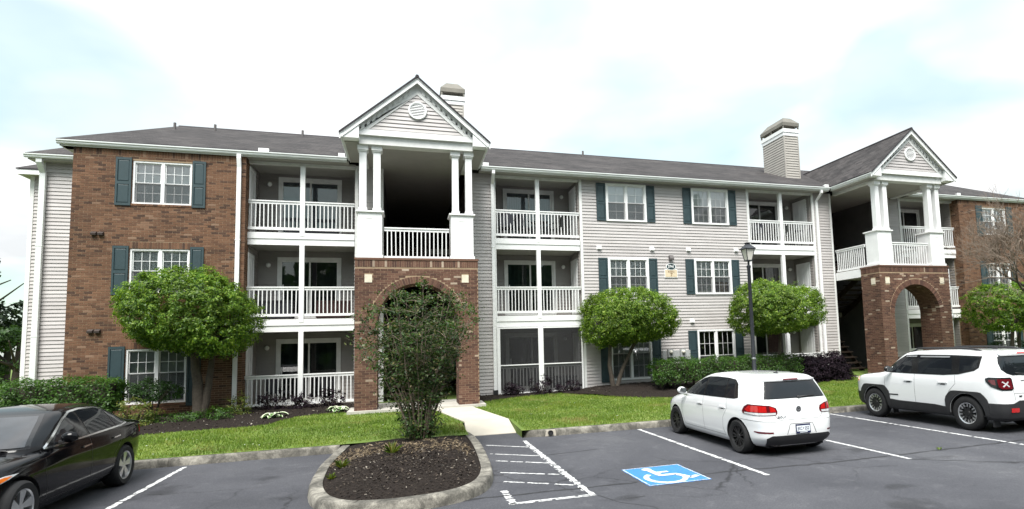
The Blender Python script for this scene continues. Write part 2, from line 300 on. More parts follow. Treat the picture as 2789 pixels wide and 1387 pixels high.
# ---------------------------------------------------------------- mesh helpers
class MB:
    def __init__(s): s.v = []; s.f = []; s.uv = None
    def add(s, vs, fs):
        o = len(s.v); s.v.extend([tuple(p) for p in vs]); s.f.extend([tuple(i+o for i in f) for f in fs]); return s
    def box(s, x0, x1, y0, y1, z0, z1):
        return s.add([(x0,y0,z0),(x1,y0,z0),(x1,y1,z0),(x0,y1,z0),(x0,y0,z1),(x1,y0,z1),(x1,y1,z1),(x0,y1,z1)],
                     [(0,3,2,1),(4,5,6,7),(0,1,5,4),(1,2,6,5),(2,3,7,6),(3,0,4,7)])
    def prism(s, poly, axis, a0, a1):
        """poly: 2-D points; axis 'x','y','z' is the extrusion axis; the other two axes in order."""
        n = len(poly)
        def P(q, a):
            return {'x': (a, q[0], q[1]), 'y': (q[0], a, q[1]), 'z': (q[0], q[1], a)}[axis]
        vs = [P(q, a0) for q in poly] + [P(q, a1) for q in poly]
        fs = [tuple(range(n-1, -1, -1)), tuple(range(n, 2*n))] + [(i, (i+1) % n, n+(i+1) % n, n+i) for i in range(n)]
        return s.add(vs, fs)
    def tube(s, pts, rad, n=8, cap=True):
        pts = [Vector(p) for p in pts]; k = len(pts)
        rads = rad if hasattr(rad, '__len__') else [rad]*k
        up = Vector((0, 0, 1)); rings = []; a = None
        for i, p in enumerate(pts):
            d = (pts[min(i+1, k-1)] - pts[max(i-1, 0)])
            if d.length < 1e-9: d = Vector((0, 0, 1))
            d.normalize()
            if a is None:
                a = d.cross(up if abs(d.z) < .9 else Vector((1, 0, 0)))
            else:
                a = a - d*a.dot(d)
                if a.length < 1e-6: a = d.cross(Vector((1, 0, 0)))
            a.normalize(); b = d.cross(a)
            rings.append([p + (a*math.cos(t) + b*math.sin(t))*rads[i] for t in (2*math.pi*j/n for j in range(n))])
        vs = [q for r in rings for q in r]; fs = []
        for i in range(k-1):
            for j in range(n):
                j2 = (j+1) % n; fs.append((i*n+j, i*n+j2, (i+1)*n+j2, (i+1)*n+j))
        if cap: fs.append(tuple(range(n-1, -1, -1))); fs.append(tuple((k-1)*n+j for j in range(n)))
        return s.add(vs, fs)
    def lathe(s, prof, c, n=24, axis='z', a0=0, a1=2*math.pi):
        """prof: (radius, height) pairs about axis through c"""
        full = abs(a1-a0-2*math.pi) < 1e-6; m = n if full else n+1; vs = []
        for (r, h) in prof:
            for j in range(m):
                t = a0+(a1-a0)*j/n; x, y = r*math.cos(t), r*math.sin(t)
                vs.append({'z': (c[0]+x, c[1]+y, c[2]+h), 'x': (c[0]+h, c[1]+x, c[2]+y), 'y': (c[0]+x, c[1]+h, c[2]+y)}[axis])
        fs = []
        for i in range(len(prof)-1):
            for j in range(n):
                j2 = (j+1) % m; fs.append((i*m+j, i*m+j2, (i+1)*m+j2, (i+1)*m+j))
        return s.add(vs, fs)
    def sphere(s, c, r, n=12, m=8):
        prof = [(max(1e-4, r[0]*math.sin(math.pi*i/m)), -r[2]*math.cos(math.pi*i/m)) for i in range(m+1)]
        o = len(s.v); s.lathe(prof, (0, 0, 0), n)
        for i in range(o, len(s.v)):
            p = s.v[i]; s.v[i] = (c[0]+p[0], c[1]+p[1]*r[1]/r[0], c[2]+p[2])
        return s
    def mesh(s, name, mat=None, smooth=False, sharp=None):
        me = bpy.data.meshes.new(name); me.from_pydata(s.v, [], s.f)
        if mat is not None:
            for q in (mat if isinstance(mat, (list, tuple)) else [mat]): me.materials.append(M[q])
        if smooth:
            me.polygons.foreach_set('use_smooth', [True]*len(me.polygons))
            if sharp: me.set_sharp_from_angle(angle=R(sharp))
        me.update(); return me
    def obj(s, name, mat, parent=None, smooth=False, sharp=None):
        return link(name, s.mesh(name, mat, smooth, sharp), parent)
def link(name, me, parent=None):
    o = bpy.data.objects.new(name, me); COL.objects.link(o)
    if parent is not None: o.parent = parent
    return o
def empty(name, loc=(0, 0, 0), rz=0.0):
    o = bpy.data.objects.new(name, None); COL.objects.link(o); o.location = loc; o.rotation_euler = (0, 0, rz); o.empty_display_size = .2; return o
def tag(o, label, cat, group=None, kind=None):
    o['label'] = label; o['category'] = cat
    if group: o['group'] = group
    if kind: o['kind'] = kind
    return o
def struct(o): o['kind'] = 'structure'; return o
def stuff(o): o['kind'] = 'stuff'; return o
def copy_tree(o, parent=None):
    c = o.copy(); COL.objects.link(c)
    if parent is not None: c.parent = parent
    for ch in o.children: copy_tree(ch, c)
    return c
def np_mesh(name, V, F, mat, smooth=False):
    """V (n,3) floats, F (m,k) ints with constant k"""
    me = bpy.data.meshes.new(name); V = np.ascontiguousarray(V, np.float32); F = np.ascontiguousarray(F, np.int32)
    me.vertices.add(len(V)); me.vertices.foreach_set('co', V.ravel())
    k = F.shape[1]; me.loops.add(F.size); me.loops.foreach_set('vertex_index', F.ravel())
    me.polygons.add(len(F)); me.polygons.foreach_set('loop_start', np.arange(0, F.size, k, dtype=np.int32))
    if smooth: me.polygons.foreach_set('use_smooth', np.ones(len(F), bool))
    me.materials.append(M[mat]); me.update(calc_edges=True); me.validate(); return me
def text_mesh(body, size, mat, extrude=.002, bold=0.0, align='CENTER', shear=0.0, space=1.0):
    cu = bpy.data.curves.new('letters', 'FONT'); cu.body = body; cu.size = size; cu.extrude = extrude; cu.offset = bold
    cu.align_x = align; cu.align_y = 'CENTER'; cu.shear = shear; cu.space_character = space; cu.resolution_u = 3
    o = bpy.data.objects.new('letters_tmp', cu); COL.objects.link(o)
    dg = bpy.context.evaluated_depsgraph_get(); me = bpy.data.meshes.new_from_object(o.evaluated_get(dg))
    bpy.data.objects.remove(o); bpy.data.curves.remove(cu)
    me.materials.clear(); me.materials.append(M[mat]); return me

# ---------------------------------------------------------------- terrain
def zt(x, y):
    z = -0.268 + np.clip(y+6.85, 0, 6.6)*0.036
    m = np.clip((np.asarray(x)-10.5)/3.0, 0, 1)*np.clip((np.asarray(y)+4.0)/3.0, 0, 1)
    return z + 0.15*m
def ZT(x, y): return float(zt(x, y))
# ================================================================ GROUND
def ground():
    g = MB(); g.add([(-1500, -1500, G0-.12), (1500, -1500, G0-.12), (1500, 1500, G0-.12), (-1500, 1500, G0-.12)], [(0, 1, 2, 3)])
    struct(g.obj('ground', 'grass_ground'))
    # parking lot
    a = MB(); xs = [-80, 6.15, 7.37, 100]
    a.add([(-80, -80, G0), (100, -80, G0), (100, -6.9, G0), (-80, -6.9, G0), (6.15, -6.9, G0), (7.37, -6.9, G0), (7.37, -6.1, G0), (6.15, -6.1, G0)], [(0, 1, 2, 5, 4, 3), (4, 5, 6, 7)])
    lot = struct(a.obj('parking_lot', 'asphalt'))
    # lawn
    xs = np.unique(np.concatenate([np.linspace(-80, -8, 10), np.linspace(-8, 26, 69), [6.15, 7.37], np.linspace(26, 100, 10)]))
    ys = np.unique(np.concatenate([[-6.84, -6.5, -6.1], np.linspace(-5.2, 1, 16), [4, 20, 80]]))
    V = []; F = []; nx, ny = len(xs), len(ys)
    for y in ys:
        for x in xs: V.append((x, y, ZT(x, y)))
    for j in range(ny-1):
        for i in range(nx-1):
            xm, ym = (xs[i]+xs[i+1])/2, (ys[j]+ys[j+1])/2
            if 6.15 < xm < 7.37 and ym < -5.2: continue
            if 3.5 < xm < 6.15 and ym < -6.84: continue
            F.append((j*nx+i, j*nx+i+1, (j+1)*nx+i+1, (j+1)*nx+i))
    # soil cheeks of the ramp notch and front skirt
    b = MB(); b.add(V, F)
    for x in (6.15, 7.37): b.add([(x, -6.84, G0-.1), (x, -5.2, G0-.1), (x, -5.2, ZT(x, -5.2)), (x, -6.84, ZT(x, -6.84))], [(0, 1, 2, 3)])
    struct(b.obj('lawn', 'grass_ground', smooth=True))
    return lot
LOT = ground()

def ribbon(pts, w, z, mat, name, parent, jit=.008, gap=0.0, step=.05):
    """painted strip with ragged edges along a polyline"""
    P = [Vector((p[0], p[1], 0)) for p in pts]; q = []
    for a, c in zip(P[:-1], P[1:]):
        n = max(1, int((c-a).length/step)); q += [a.lerp(c, i/n) for i in range(n)]
    q.append(P[-1]); m = MB(); prev = None
    for i, p in enumerate(q):
        d = (q[min(i+1, len(q)-1)]-q[max(i-1, 0)]).normalized(); nn = Vector((-d.y, d.x, 0))
        l = p + nn*(w/2+random.uniform(-jit, jit)); r = p - nn*(w/2+random.uniform(-jit, jit))
        m.v += [(l.x, l.y, z), (r.x, r.y, z)]
        if i and random.random() > gap: k = 2*i; m.f.append((k-2, k-1, k+1, k))
    return m.obj(name, mat, parent)
def markings():
    z = G0+.004
    def line(pts, w=.10, gap=.03, jit=.008): ribbon(pts, w, z, 'paint_white', 'painted_line', LOT, jit, gap)
    for x, y0 in ((.70, -7.15), (10.24, -7.03), (13.10, -7.03), (15.92, -7.03), (18.7, -7.03), (21.5, -7.03), (24.3, -7.03), (-2.1, -7.15), (-4.9, -7.15)):
        line([(x, y0), (x, -12.28)], .085, .05, .012)
    line([(7.33, -7.33), (7.33, -12.22)], .085, .10, .018); line([(7.265, -7.8), (7.265, -12.0)], .022, .45, .010)
    line([(6.18, -11.5), (6.19, -12.28)], .10, .10, .02)
    line([(6.13, -12.22), (7.38, -12.23)], .04, .08, .010); line([(6.13, -12.275), (7.38, -12.285)], .035, .10, .010)
    for a, b in (((6.45, -7.49), (7.26, -8.15)), ((6.40, -8.52), (7.24, -9.15)), ((6.40, -9.26), (7.26, -9.88)), ((6.32, -10.27), (7.26, -10.86)), ((6.27, -10.94), (7.24, -11.60))):
        line([a, b], .052, .10, .012)
    # accessible bay symbol
    X0, X1, Y0, Y1 = 8.265, 9.32, -12.15, -10.96
    m = MB(); n = 40; pts = []
    for i in range(n): pts.append((X0+(X1-X0)*i/n, Y0+random.uniform(-.01, .01)))
    for i in range(n): pts.append((X1+random.uniform(-.01, .01), Y0+(Y1-Y0)*i/n))
    for i in range(n): pts.append((X1-(X1-X0)*i/n, Y1+random.uniform(-.01, .01)))
    for i in range(n): pts.append((X0+random.uniform(-.01, .01), Y1-(Y1-Y0)*i/n))
    m.add([(p[0], p[1], z) for p in pts], [tuple(range(len(pts)))])
    sq = m.obj('painted_blue_square', 'paint_blue', LOT); sq['label'] = 'blue painted square with wheelchair symbol'
    def U(u, v): return (X0+u*(X1-X0), Y0+v*(Y1-Y0))
    z2 = G0+.008
    def stroke(uv, w): return ribbon([U(*p) for p in uv], w, z2, 'paint_white_fresh', 'painted_symbol_stroke', sq, .004, 0, .02)
    h = MB(); c = U(.37, .85); h.add([(c[0]+.085*math.cos(t), c[1]+.085*math.sin(t), z2) for t in np.linspace(0, 2*math.pi, 24, endpoint=False)], [tuple(range(24))]); h.obj('painted_symbol_head', 'paint_white_fresh', sq)
    stroke([(.385, .765), (.41, .47), (.45, .44)], .105)
    z2 = G0+.0095
    stroke([(.42, .455), (.66, .455), (.78, .20), (.925, .265)], .10)
    z2 = G0+.011
    stroke([(.40, .62), (.62, .62)], .08)
    z2 = G0+.0065
    arc = [(.43+.29*math.cos(t), .33+.27*math.sin(t)) for t in np.linspace(R(125), R(352), 26)]
    stroke(arc, .085)
    # border
    z2 = G0+.0075
    for a, b in (((.02, .02), (.98, .02)), ((.98, .02), (.98, .98)), ((.98, .98), (.02, .98)), ((.02, .98), (.02, .02))): stroke([a, b], .016)
    # sealed cracks
    def crack(pts, w): 
        q = []
        for a, b in zip(pts[:-1], pts[1:]):
            k = max(1, int(math.hypot(b[0]-a[0], b[1]-a[1])/.12))
            for i in range(k): t = i/k; q.append((a[0]+(b[0]-a[0])*t+random.uniform(-.012, .012), a[1]+(b[1]-a[1])*t+random.uniform(-.02, .02)))
        q.append(pts[-1]); ribbon(q, w, G0+.0022, 'crack_seal', 'sealed_crack', LOT, w*.3, .0, .2)
    crack([(5.0, -11.9), (5.76, -11.78), (7.19, -11.82), (8.2, -11.84)], .06)
    crack([(9.34, -11.80), (9.9, -11.79), (11.5, -11.95), (14.14, -11.93), (17, -11.85), (22, -11.9)], .06)
    crack([(7.37, -9.12), (8.5, -9.02)], .035)
    crack([(7.4, -12.3), (7.55, -12.75), (7.9, -13.1), (7.95, -13.5), (8.4, -14.3)], .018)
    crack([(13.1, -12.32), (13.9, -12.9), (14.6, -13.3)], .03)
    crack([(7.7, -12.62), (8.0, -12.60)], .02)
    crack([(-3, -11.85), (1.2, -11.9), (3.2, -11.85)], .05)
    crack([(15.9, -12.3), (16.4, -13.2), (17.4, -14)], .025)
markings()

# ---- kerbs
def kerb_sweep(path, name, parent, flip=1, taper=(0, 0), ins=.17):
    prof = [(0, -.05), (.012, .04), (.025, .115), (.04, .14), (.065, .152), (ins, .152), (ins, -.12)]
    P = [Vector((p[0], p[1], 0)) for p in path]; m = MB(); k = len(prof)
    for i, p in enumerate(P):
        d1 = (P[i]-P[i-1]).normalized() if i else (P[1]-P[0]).normalized()
        d2 = (P[i+1]-P[i]).normalized() if i < len(P)-1 else d1
        n1 = Vector((-d1.y, d1.x, 0))*flip; n2 = Vector((-d2.y, d2.x, 0))*flip; n = (n1+n2).normalized(); s = 1/max(.5, n.dot(n1))
        hs = 1.0
        if taper[0] and i == 0: hs = taper[0]
        if taper[1] and i == len(P)-1: hs = taper[1]
        for o, z in prof:
            q = p + n*o*s; j = random.uniform(-.003, .003); m.v.append((q.x+j, q.y+j, G0+(z*hs if z > 0 else z)))
    for i in range(len(P)-1):
        for j in range(k-1):
            a = i*k+j; f = (a, a+1, a+k+1, a+k); m.f.append(f if flip < 0 else f[::-1])
    m.f.append(tuple(range(k))); m.f.append(tuple((len(P)-1)*k+j for j in range(k))[::-1])
    return m.obj(name, 'kerb', parent, True, 40)
def kerbs():
    kroot = struct(empty('kerb'))
    # left run, in cast sections with open joints
    def run(x0, x1, y, secs):
        e = np.linspace(x0, x1, secs+1)
        for a, b in zip(e[:-1], e[1:]):
            xs = np.linspace(a+.004, b-.004, max(2, int((b-a)/.35)))
            kerb_sweep([(x, y+random.uniform(-.006, .006)) for x in xs], 'kerb_section', kroot, 1)
    run(-60, -12, -6.98, 8); run(-12, 3.45, -6.98, 5)
    kerb_sweep([(7.36, -6.25), (7.40, -6.6), (7.52, -6.86), (7.75, -6.96), (8.1, -6.98)], 'kerb_section', kroot, 1, (.12, 0))
    run(8.11, 29, -6.98, 7); run(29, 80, -6.98, 8)
    isl = struct(empty('island_kerb'))
    out = [(3.44, -6.96), (3.36, -8.0), (3.30, -8.95), (3.31, -9.8), (3.36, -10.55), (3.48, -11.15), (3.66, -11.58), (3.92, -11.88), (4.28, -12.03), (4.7, -12.07), (5.2, -12.0), (5.55, -11.85), (5.82, -11.6), (6.0, -11.28), (6.12, -10.85), (6.2, -10.3), (6.27, -9.2), (6.31, -8.0), (6.30, -7.0), (6.22, -6.15)]
    # resample smooth
    sm = []
    for i in range(len(out)-1):
        p0, p1, p2, p3 = out[max(i-1, 0)], out[i], out[i+1], out[min(i+2, len(out)-1)]
        for t in np.linspace(0, 1, 5)[:-1]:
            sm.append(tuple(.5*((2*p1[k])+(-p0[k]+p2[k])*t+(2*p0[k]-5*p1[k]+4*p2[k]-p3[k])*t*t+(-p0[k]+3*p1[k]-3*p2[k]+p3[k])*t**3) for k in (0, 1)))
    sm.append(out[-1]); n = len(sm); cuts = [0, 14, 30, 46, 60, n-1]
    for a, b in zip(cuts[:-1], cuts[1:]): kerb_sweep(sm[a:b+1], 'kerb_section', isl, 1, (0, .15 if b == n-1 else 0), .21)
    # mulch mound inside
    inner = []
    for i, p in enumerate(sm):
        d = Vector((sm[min(i+1, n-1)][0]-sm[max(i-1, 0)][0], sm[min(i+1, n-1)][1]-sm[max(i-1, 0)][1])).normalized()
        inner.append((p[0]-d.y*.19, p[1]+d.x*.19))
    inner = [q for q in inner if q[1] < -6.7] + [(5.9, -6.65), (5.3, -6.5), (4.6, -6.45), (3.9, -6.6)]
    c = np.array([4.85, -9.0]); m = MB(); rings = 14; k = len(inner)
    m.v.append((c[0], c[1], G0+.30))
    for r in range(1, rings+1):
        t = r/rings
        for q in inner:
            x, y = c+(np.array(q)-c)*t; j = 0 if r == rings else random.uniform(-.012, .018)
            m.v.append((x, y, G0+.125+.17*(1-t**2.2)+.03*math.sin(x*5)*math.cos(y*4)*(1-t)+j))
    for j in range(k): m.f.append((0, 1+j, 1+(j+1) % k))
    for r in range(rings-1):
        for j in range(k): a = 1+r*k; m.f.append((a+j, a+k+j, a+k+(j+1) % k, a+(j+1) % k))
    bed = struct(m.obj('mulch_island', 'mulch', None, True))
    # loose chips
    pts = []
    from math import sqrt
    while len(pts) < 5200:
        q = inner[random.randrange(k)]; q2 = inner[random.randrange(k)]; t = sqrt(random.random())*.99; s = random.random()
        x, y = c+((np.array(q)*(1-s)+np.array(q2)*s)-c)*t
        tt = t*.8; pts.append((x, y, G0+.135+.17*(1-min(1, abs((y+9)/3.0))**2.2)*.9))
    bvh = None
    from mathutils.bvhtree import BVHTree
    bvh = BVHTree.FromPolygons([Vector(v) for v in m.v], m.f)
    chips(pts, bvh, bed, (.012, .05))
    sp = []
    for _ in range(1500): sp.append((random.uniform(3.5, 6.0), random.gauss(-8.55, .42), 0))
    chips(sp, bvh, bed, (.04, .12), 'straw', 'pine_straw', .10)
    return bed
def chips(pts, bvh, parent, size, mat='mulch_chip', name='mulch_chips', thin=None):
    V = []; F = []
    for x, y, z in pts:
        h = bvh.ray_cast(Vector((x, y, 5)), Vector((0, 0, -1)))
        if h[0] is None: continue
        p = h[0]; a = random.uniform(0, math.pi); l = random.uniform(*size); w = l*(thin*random.uniform(.6, 1.2) if thin else random.uniform(.2, .5)); t = random.uniform(-.5, .5)
        u = Vector((math.cos(a)*math.cos(t), math.sin(a)*math.cos(t), math.sin(t)))*l/2; v = Vector((-math.sin(a), math.cos(a), random.uniform(-.6, .6)))*w/2
        o = len(V); up = Vector((0, 0, .012))
        V += [p-u-v+up, p+u-v+up, p+u+v+up, p-u+v+up]; F.append((o, o+1, o+2, o+3))
    ob = link(name, np_mesh(name, np.array(V), np.array(F), mat), parent); stuff(ob)
ISLAND = kerbs()

# ---- planting beds along the building
LB = [(-9, -3.7), (-1.4, -3.82), (-.3, -3.6), (1.1, -3.58), (1.4, -3.38), (1.6, -2.85), (1.85, -2.3), (2.3, -2.08), (3.3, -2.12)]
RB = [(7.06, -1.72), (7.7, -1.25), (8.6, -.80), (10.0, -.60), (10.6, -1.25), (11.2, -2.25), (12.0, -2.95), (12.9, -3.4), (15, -3.7), (17.6, -3.95), (18.3, -3.75), (18.8, -3.0), (19.6, -2.3), (20.7, -2.0), (22.0, -1.6)]
def bed_front(B, x): return float(np.interp(x, [p[0] for p in B], [p[1] for p in B]))
def in_bed(x, y):
    a = (x > -9) & (x < 3.3) & (y > np.interp(x, [p[0] for p in LB], [p[1] for p in LB]))
    b = (x > 7.06) & (x < 22) & (y > np.interp(x, [p[0] for p in RB], [p[1] for p in RB]))
    return a | b
def zbed(x, y):
    z = ZT(x, y)+.03
    z += .13*math.exp(-((x-11.9)**2/1.6+(y+1.15)**2/1.3)) + .10*math.exp(-((x+.9)**2/.9+(y+1.2)**2/.8))
    return z
def beds():
    for B, name, lx, rx in ((LB, 'mulch_bed', -9, 3.3), (RB, 'mulch_bed', 7.06, 22)):
        xs = np.linspace(lx, rx, int((rx-lx)/.16)); ny = 16; m = MB()
        for x in xs:
            f = bed_front(B, x)+.05*math.sin(x*7)+random.uniform(-.03, .03)
            for j in range(ny):
                y = f+(.25-f)*j/(ny-1); z = zbed(x, y)+(random.uniform(-.012, .02) if j else -.034)
                m.v.append((x, y, z))
        for i in range(len(xs)-1):
            for j in range(ny-1): a = i*ny+j; m.f.append((a, a+ny, a+ny+1, a+1))
        bed = struct(m.obj(name, 'mulch', None, True))
        from mathutils.bvhtree import BVHTree
        bvh = BVHTree.FromPolygons([Vector(v) for v in m.v], m.f)
        pts = []
        for _ in range(2600):
            x = random.uniform(max(lx, -5), rx); f = bed_front(B, x); pts.append((x, random.uniform(f, 0), 0))
        chips(pts, bvh, bed, (.015, .06))
beds()

# ---- walkway to the first breezeway: slabs with joints
def walkway():
    root = struct(empty('walkway'))
    ctr = lambda y: 6.775+(np.clip((y+5.2)/2.75, 0, 1))*(-.68)
    edges = [-6.12, -5.2, -4.1, -3.0, -2.36]
    for a, b in zip(edges[:-1], edges[1:]):
        a2, b2 = a+.006, b-.006; ca, cb = float(ctr(a)), float(ctr(b)); w = .565
        za = G0+.012 if a < -6 else ZT(6.5, a)+.025; zb = ZT(6.5, b)+.025
        w2 = .60 if a < -6 else w; m = MB(); m.add([(ca-w2, a2, za-.12), (ca+w2, a2, za-.12), (cb+w, b2, zb-.12), (cb-w, b2, zb-.12), (ca-w2, a2, za), (ca+w2, a2, za), (cb+w, b2, zb), (cb-w, b2, zb)],
                        [(0, 3, 2, 1), (4, 5, 6, 7), (0, 1, 5, 4), (1, 2, 6, 5), (2, 3, 7, 6), (3, 0, 4, 7)])
        m.obj('concrete_slab', 'walk', root)
    # apron under the breezeways
    for dx in (0, 19.25):
        m = MB(); m.box(3.18+dx, 7.12+dx, -2.55, 9, -.30, -.035 if dx == 0 else .03); struct(m.obj('breezeway_floor', 'slab'))
    m = MB(); m.box(21.7, 22.4, -2.6, -.05, -.2, .06); m.obj('concrete_slab', 'walk', root)
walkway()

def grass():
    n = 190000
    x = RNG.uniform(-5, 25, n); y = RNG.uniform(-6.82, -.3, n)
    ctr = 6.775+np.clip((y+5.2)/2.75, 0, 1)*(-.68)
    keep = ~in_bed(x, y+RNG.uniform(-.05, .05, n)) & ~((np.abs(x-ctr) < .585) & (y < -2.3)) & ~((x > 3.1) & (x < 7.15) & (y > -2.6)) & ~((x > 6.12) & (x < 7.45) & (y < -5.2)) & ~((x > 22.2) & (y > -2.6))
    # ragged margin against the island
    keep &= ~((x > 3.55) & (x < 6.1) & (y < -6.62+RNG.uniform(-.12, .12, n)))
    x, y = x[keep], y[keep]; n = len(x); z = zt(x, y)
    h = RNG.uniform(.025, .06, n)*(1+.5*np.sin(x*1.7+np.sin(y*2.3)*2)*.5); a = RNG.uniform(0, 2*np.pi, n); w = RNG.uniform(.006, .012, n); l = RNG.uniform(0, .035, n); b = RNG.uniform(0, 2*np.pi, n)
    p = np.stack([x, y, z], 1); u = np.stack([np.cos(a)*w, np.sin(a)*w, 0*a], 1); t = np.stack([np.cos(b)*l, np.sin(b)*l, h], 1)
    V = np.stack([p-u, p+u, p+t], 1).reshape(-1, 3); F = np.arange(3*n).reshape(-1, 3)
    o = link('grass', np_mesh('grass', V, F, 'grass')); o['kind'] = 'stuff'; o['label'] = 'short green lawn grass between the kerb and the building'; o['category'] = 'grass'
    # taller weeds along the kerb joints
    return o
grass()
def drain_pipe():
    m = MB(); c = (8.02, -7.05, G0+.082)
    m.lathe([(.051, .0), (.060, .0), (.060, .14), (.051, .14), (.051, .0)], c, 20, 'y'); 
    o = m.obj('drain_pipe', 'black_metal', None, True, 30); tag(o, 'round black drain pipe opening in the kerb face', 'pipe')
    d = MB(); d.lathe([(.0005, .012), (.0515, .012)], c, 20, 'y'); d.obj('pipe_dark_disc', 'room_dark', o)  # black disc stands for the unlit inside of the pipe
    k = MB(); k.prism([(7.90, G0+.005), (8.16, G0+.005), (8.14, G0+.145), (7.93, G0+.145)], 'y', -6.99, -6.94); k.obj('mortar_patch', 'walk', o)
drain_pipe()
# ================================================================ APARTMENT BUILDING
BLD = empty('apartment_building', (0, 0, 0))
tag(BLD, 'three-storey apartment building of brown brick and pale siding with two gabled entrance towers', 'building')
T1X, T2X = 0.0, 19.25
BY = -0.35                        # face of the brick bays
BRICK_COUNT = [0]
# --- generic planes: map (u, n, z) -> world; n = distance out from the wall face
def front(Y): return lambda u, n, z: (u, Y-n, z)
def faceL(X): return lambda u, n, z: (X-n, u, z)      # faces -X
def faceR(X): return lambda u, n, z: (X+n, u, z)      # faces +X
def back_(Y): return lambda u, n, z: (u, Y+n, z)
def qbox(mb, mp, u0, u1, n0, n1, z0, z1):
    c = [mp(u, n, z) for z in (z0, z1) for n in (n0, n1) for u in (u0, u1)]
    mb.add(c, [(0, 2, 3, 1), (4, 5, 7, 6), (0, 1, 5, 4), (2, 6, 7, 3), (0, 4, 6, 2), (1, 3, 7, 5)])
def cells(x0, x1, z0, z1, holes):
    """rectangle minus rectangular holes -> list of rectangles (column runs merged)"""
    xs = sorted(set([x0, x1]+[min(max(h[k], x0), x1) for h in holes for k in (0, 1)])); out = []
    for a, b in zip(xs[:-1], xs[1:]):
        if b-a < 1e-6: continue
        zs = sorted([(h[2], h[3]) for h in holes if h[0] < (a+b)/2 < h[1]]); z = z0
        for c, d in zs:
            if c > z: out.append((a, b, z, c))
            z = max(z, d)
        if z < z1: out.append((a, b, z, z1))
    return out
SP = .120
def boards(mp, u0, u1, z0, z1, holes, one=None, parent=None, name='siding_board', uclip=None):
    """lap siding. one: MB that collects everything; otherwise each board is an object under parent"""
    n = int(math.ceil((z1-z0)/SP-1e-6))
    for k in range(n):
        a = z0+k*SP; b = min(a+SP, z1)
        iv = [(u0, u1)]
        if uclip:
            iv = [uclip(a, b)]
            if iv[0] is None: continue
        for h in holes:
            if h[2] < (a+b)/2 < h[3]:
                ni = []
                for (p, q) in iv:
                    if h[0] > p: ni.append((p, min(q, h[0])))
                    if h[1] < q: ni.append((max(p, h[1]), q))
                iv = [(p, q) for p, q in ni if q-p > .01]
        for p, q in iv:
            m = one if one is not None else MB()
            e = a+.011; c = [mp(p, 0, e+.006), mp(p, .026, e), mp(p, .026, e+.010), mp(p, .004, b+.009), mp(p, 0, b+.009), mp(q, 0, e+.006), mp(q, .026, e), mp(q, .026, e+.010), mp(q, .004, b+.009), mp(q, 0, b+.009)]
            if uclip:   # slanted ends for a gable: (p,q) at the bottom, narrower above
                t = uclip(b, b+SP) or ((p+q)/2, (p+q)/2)
                c[3] = mp(t[0], .004, b+.009); c[4] = mp(t[0], 0, b+.009); c[8] = mp(t[1], .004, b+.009); c[9] = mp(t[1], 0, b+.009)
            m.add(c, [(4, 3, 2, 1, 0), (5, 6, 7, 8, 9), (0, 1, 6, 5), (1, 2, 7, 6), (2, 3, 8, 7), (3, 4, 9, 8), (4, 0, 5, 9)])
            if one is None: m.obj(name, 'siding', parent)
BL, BH, BPX, BPZ = .193, .0565, .203, .0677     # brick size and module
def brick_rows(u0, u1, z0, z1, holes, arch=None):
    out = []; n = int((z1-z0)/BPZ)
    for k in range(n):
        a = z0+k*BPZ+.005; b = a+BH; zc = (a+b)/2; off = 0 if k % 2 else BPX/2
        iv = [(u0, u1)]
        hs = [(h[0], h[1]) for h in holes if h[2]-.02 < zc < h[3]+.02]
        if arch:
            cx, cz, r = arch
            zz = max(a-cz, 0) if a > cz else 0
            if zz < r:
                if b < cz: hs.append((cx-arch_in(arch), cx+arch_in(arch)))
                else: h = math.sqrt(r*r-zz*zz); hs.append((cx-h, cx+h))
        for h in hs:
            ni = []
            for (p, q) in iv:
                if h[0] > p: ni.append((p, min(q, h[0])))
                if h[1] < q: ni.append((max(p, h[1]), q))
            iv = ni
        for p, q in iv:
            i0 = math.floor((p-u0-off)/BPX)-1
            for i in range(i0, i0+int((q-p)/BPX)+4):
                s = u0+off+i*BPX; e = s+BL; s2, e2 = max(s, p), min(e, q)
                if e2-s2 > .03: out.append((s2, e2, a, b, abs((e2-s2)-BL) < 1e-6))
    return out
def arch_in(arch): return 1.175
def lay(mp, rows, mb):
    for (s, e, a, b, full) in rows: qbox(mb, mp, s, e, -.03, .004+random.uniform(0, .004), a, b)
def soldiers(mp, u0, u1, z0, mb, h=.193):
    n = int((u1-u0)/BPZ); p = (u1-u0)/n
    for i in range(n): qbox(mb, mp, u0+i*p+.005, u0+(i+1)*p-.005, -.03, .006+random.uniform(0, .004), z0, z0+h)

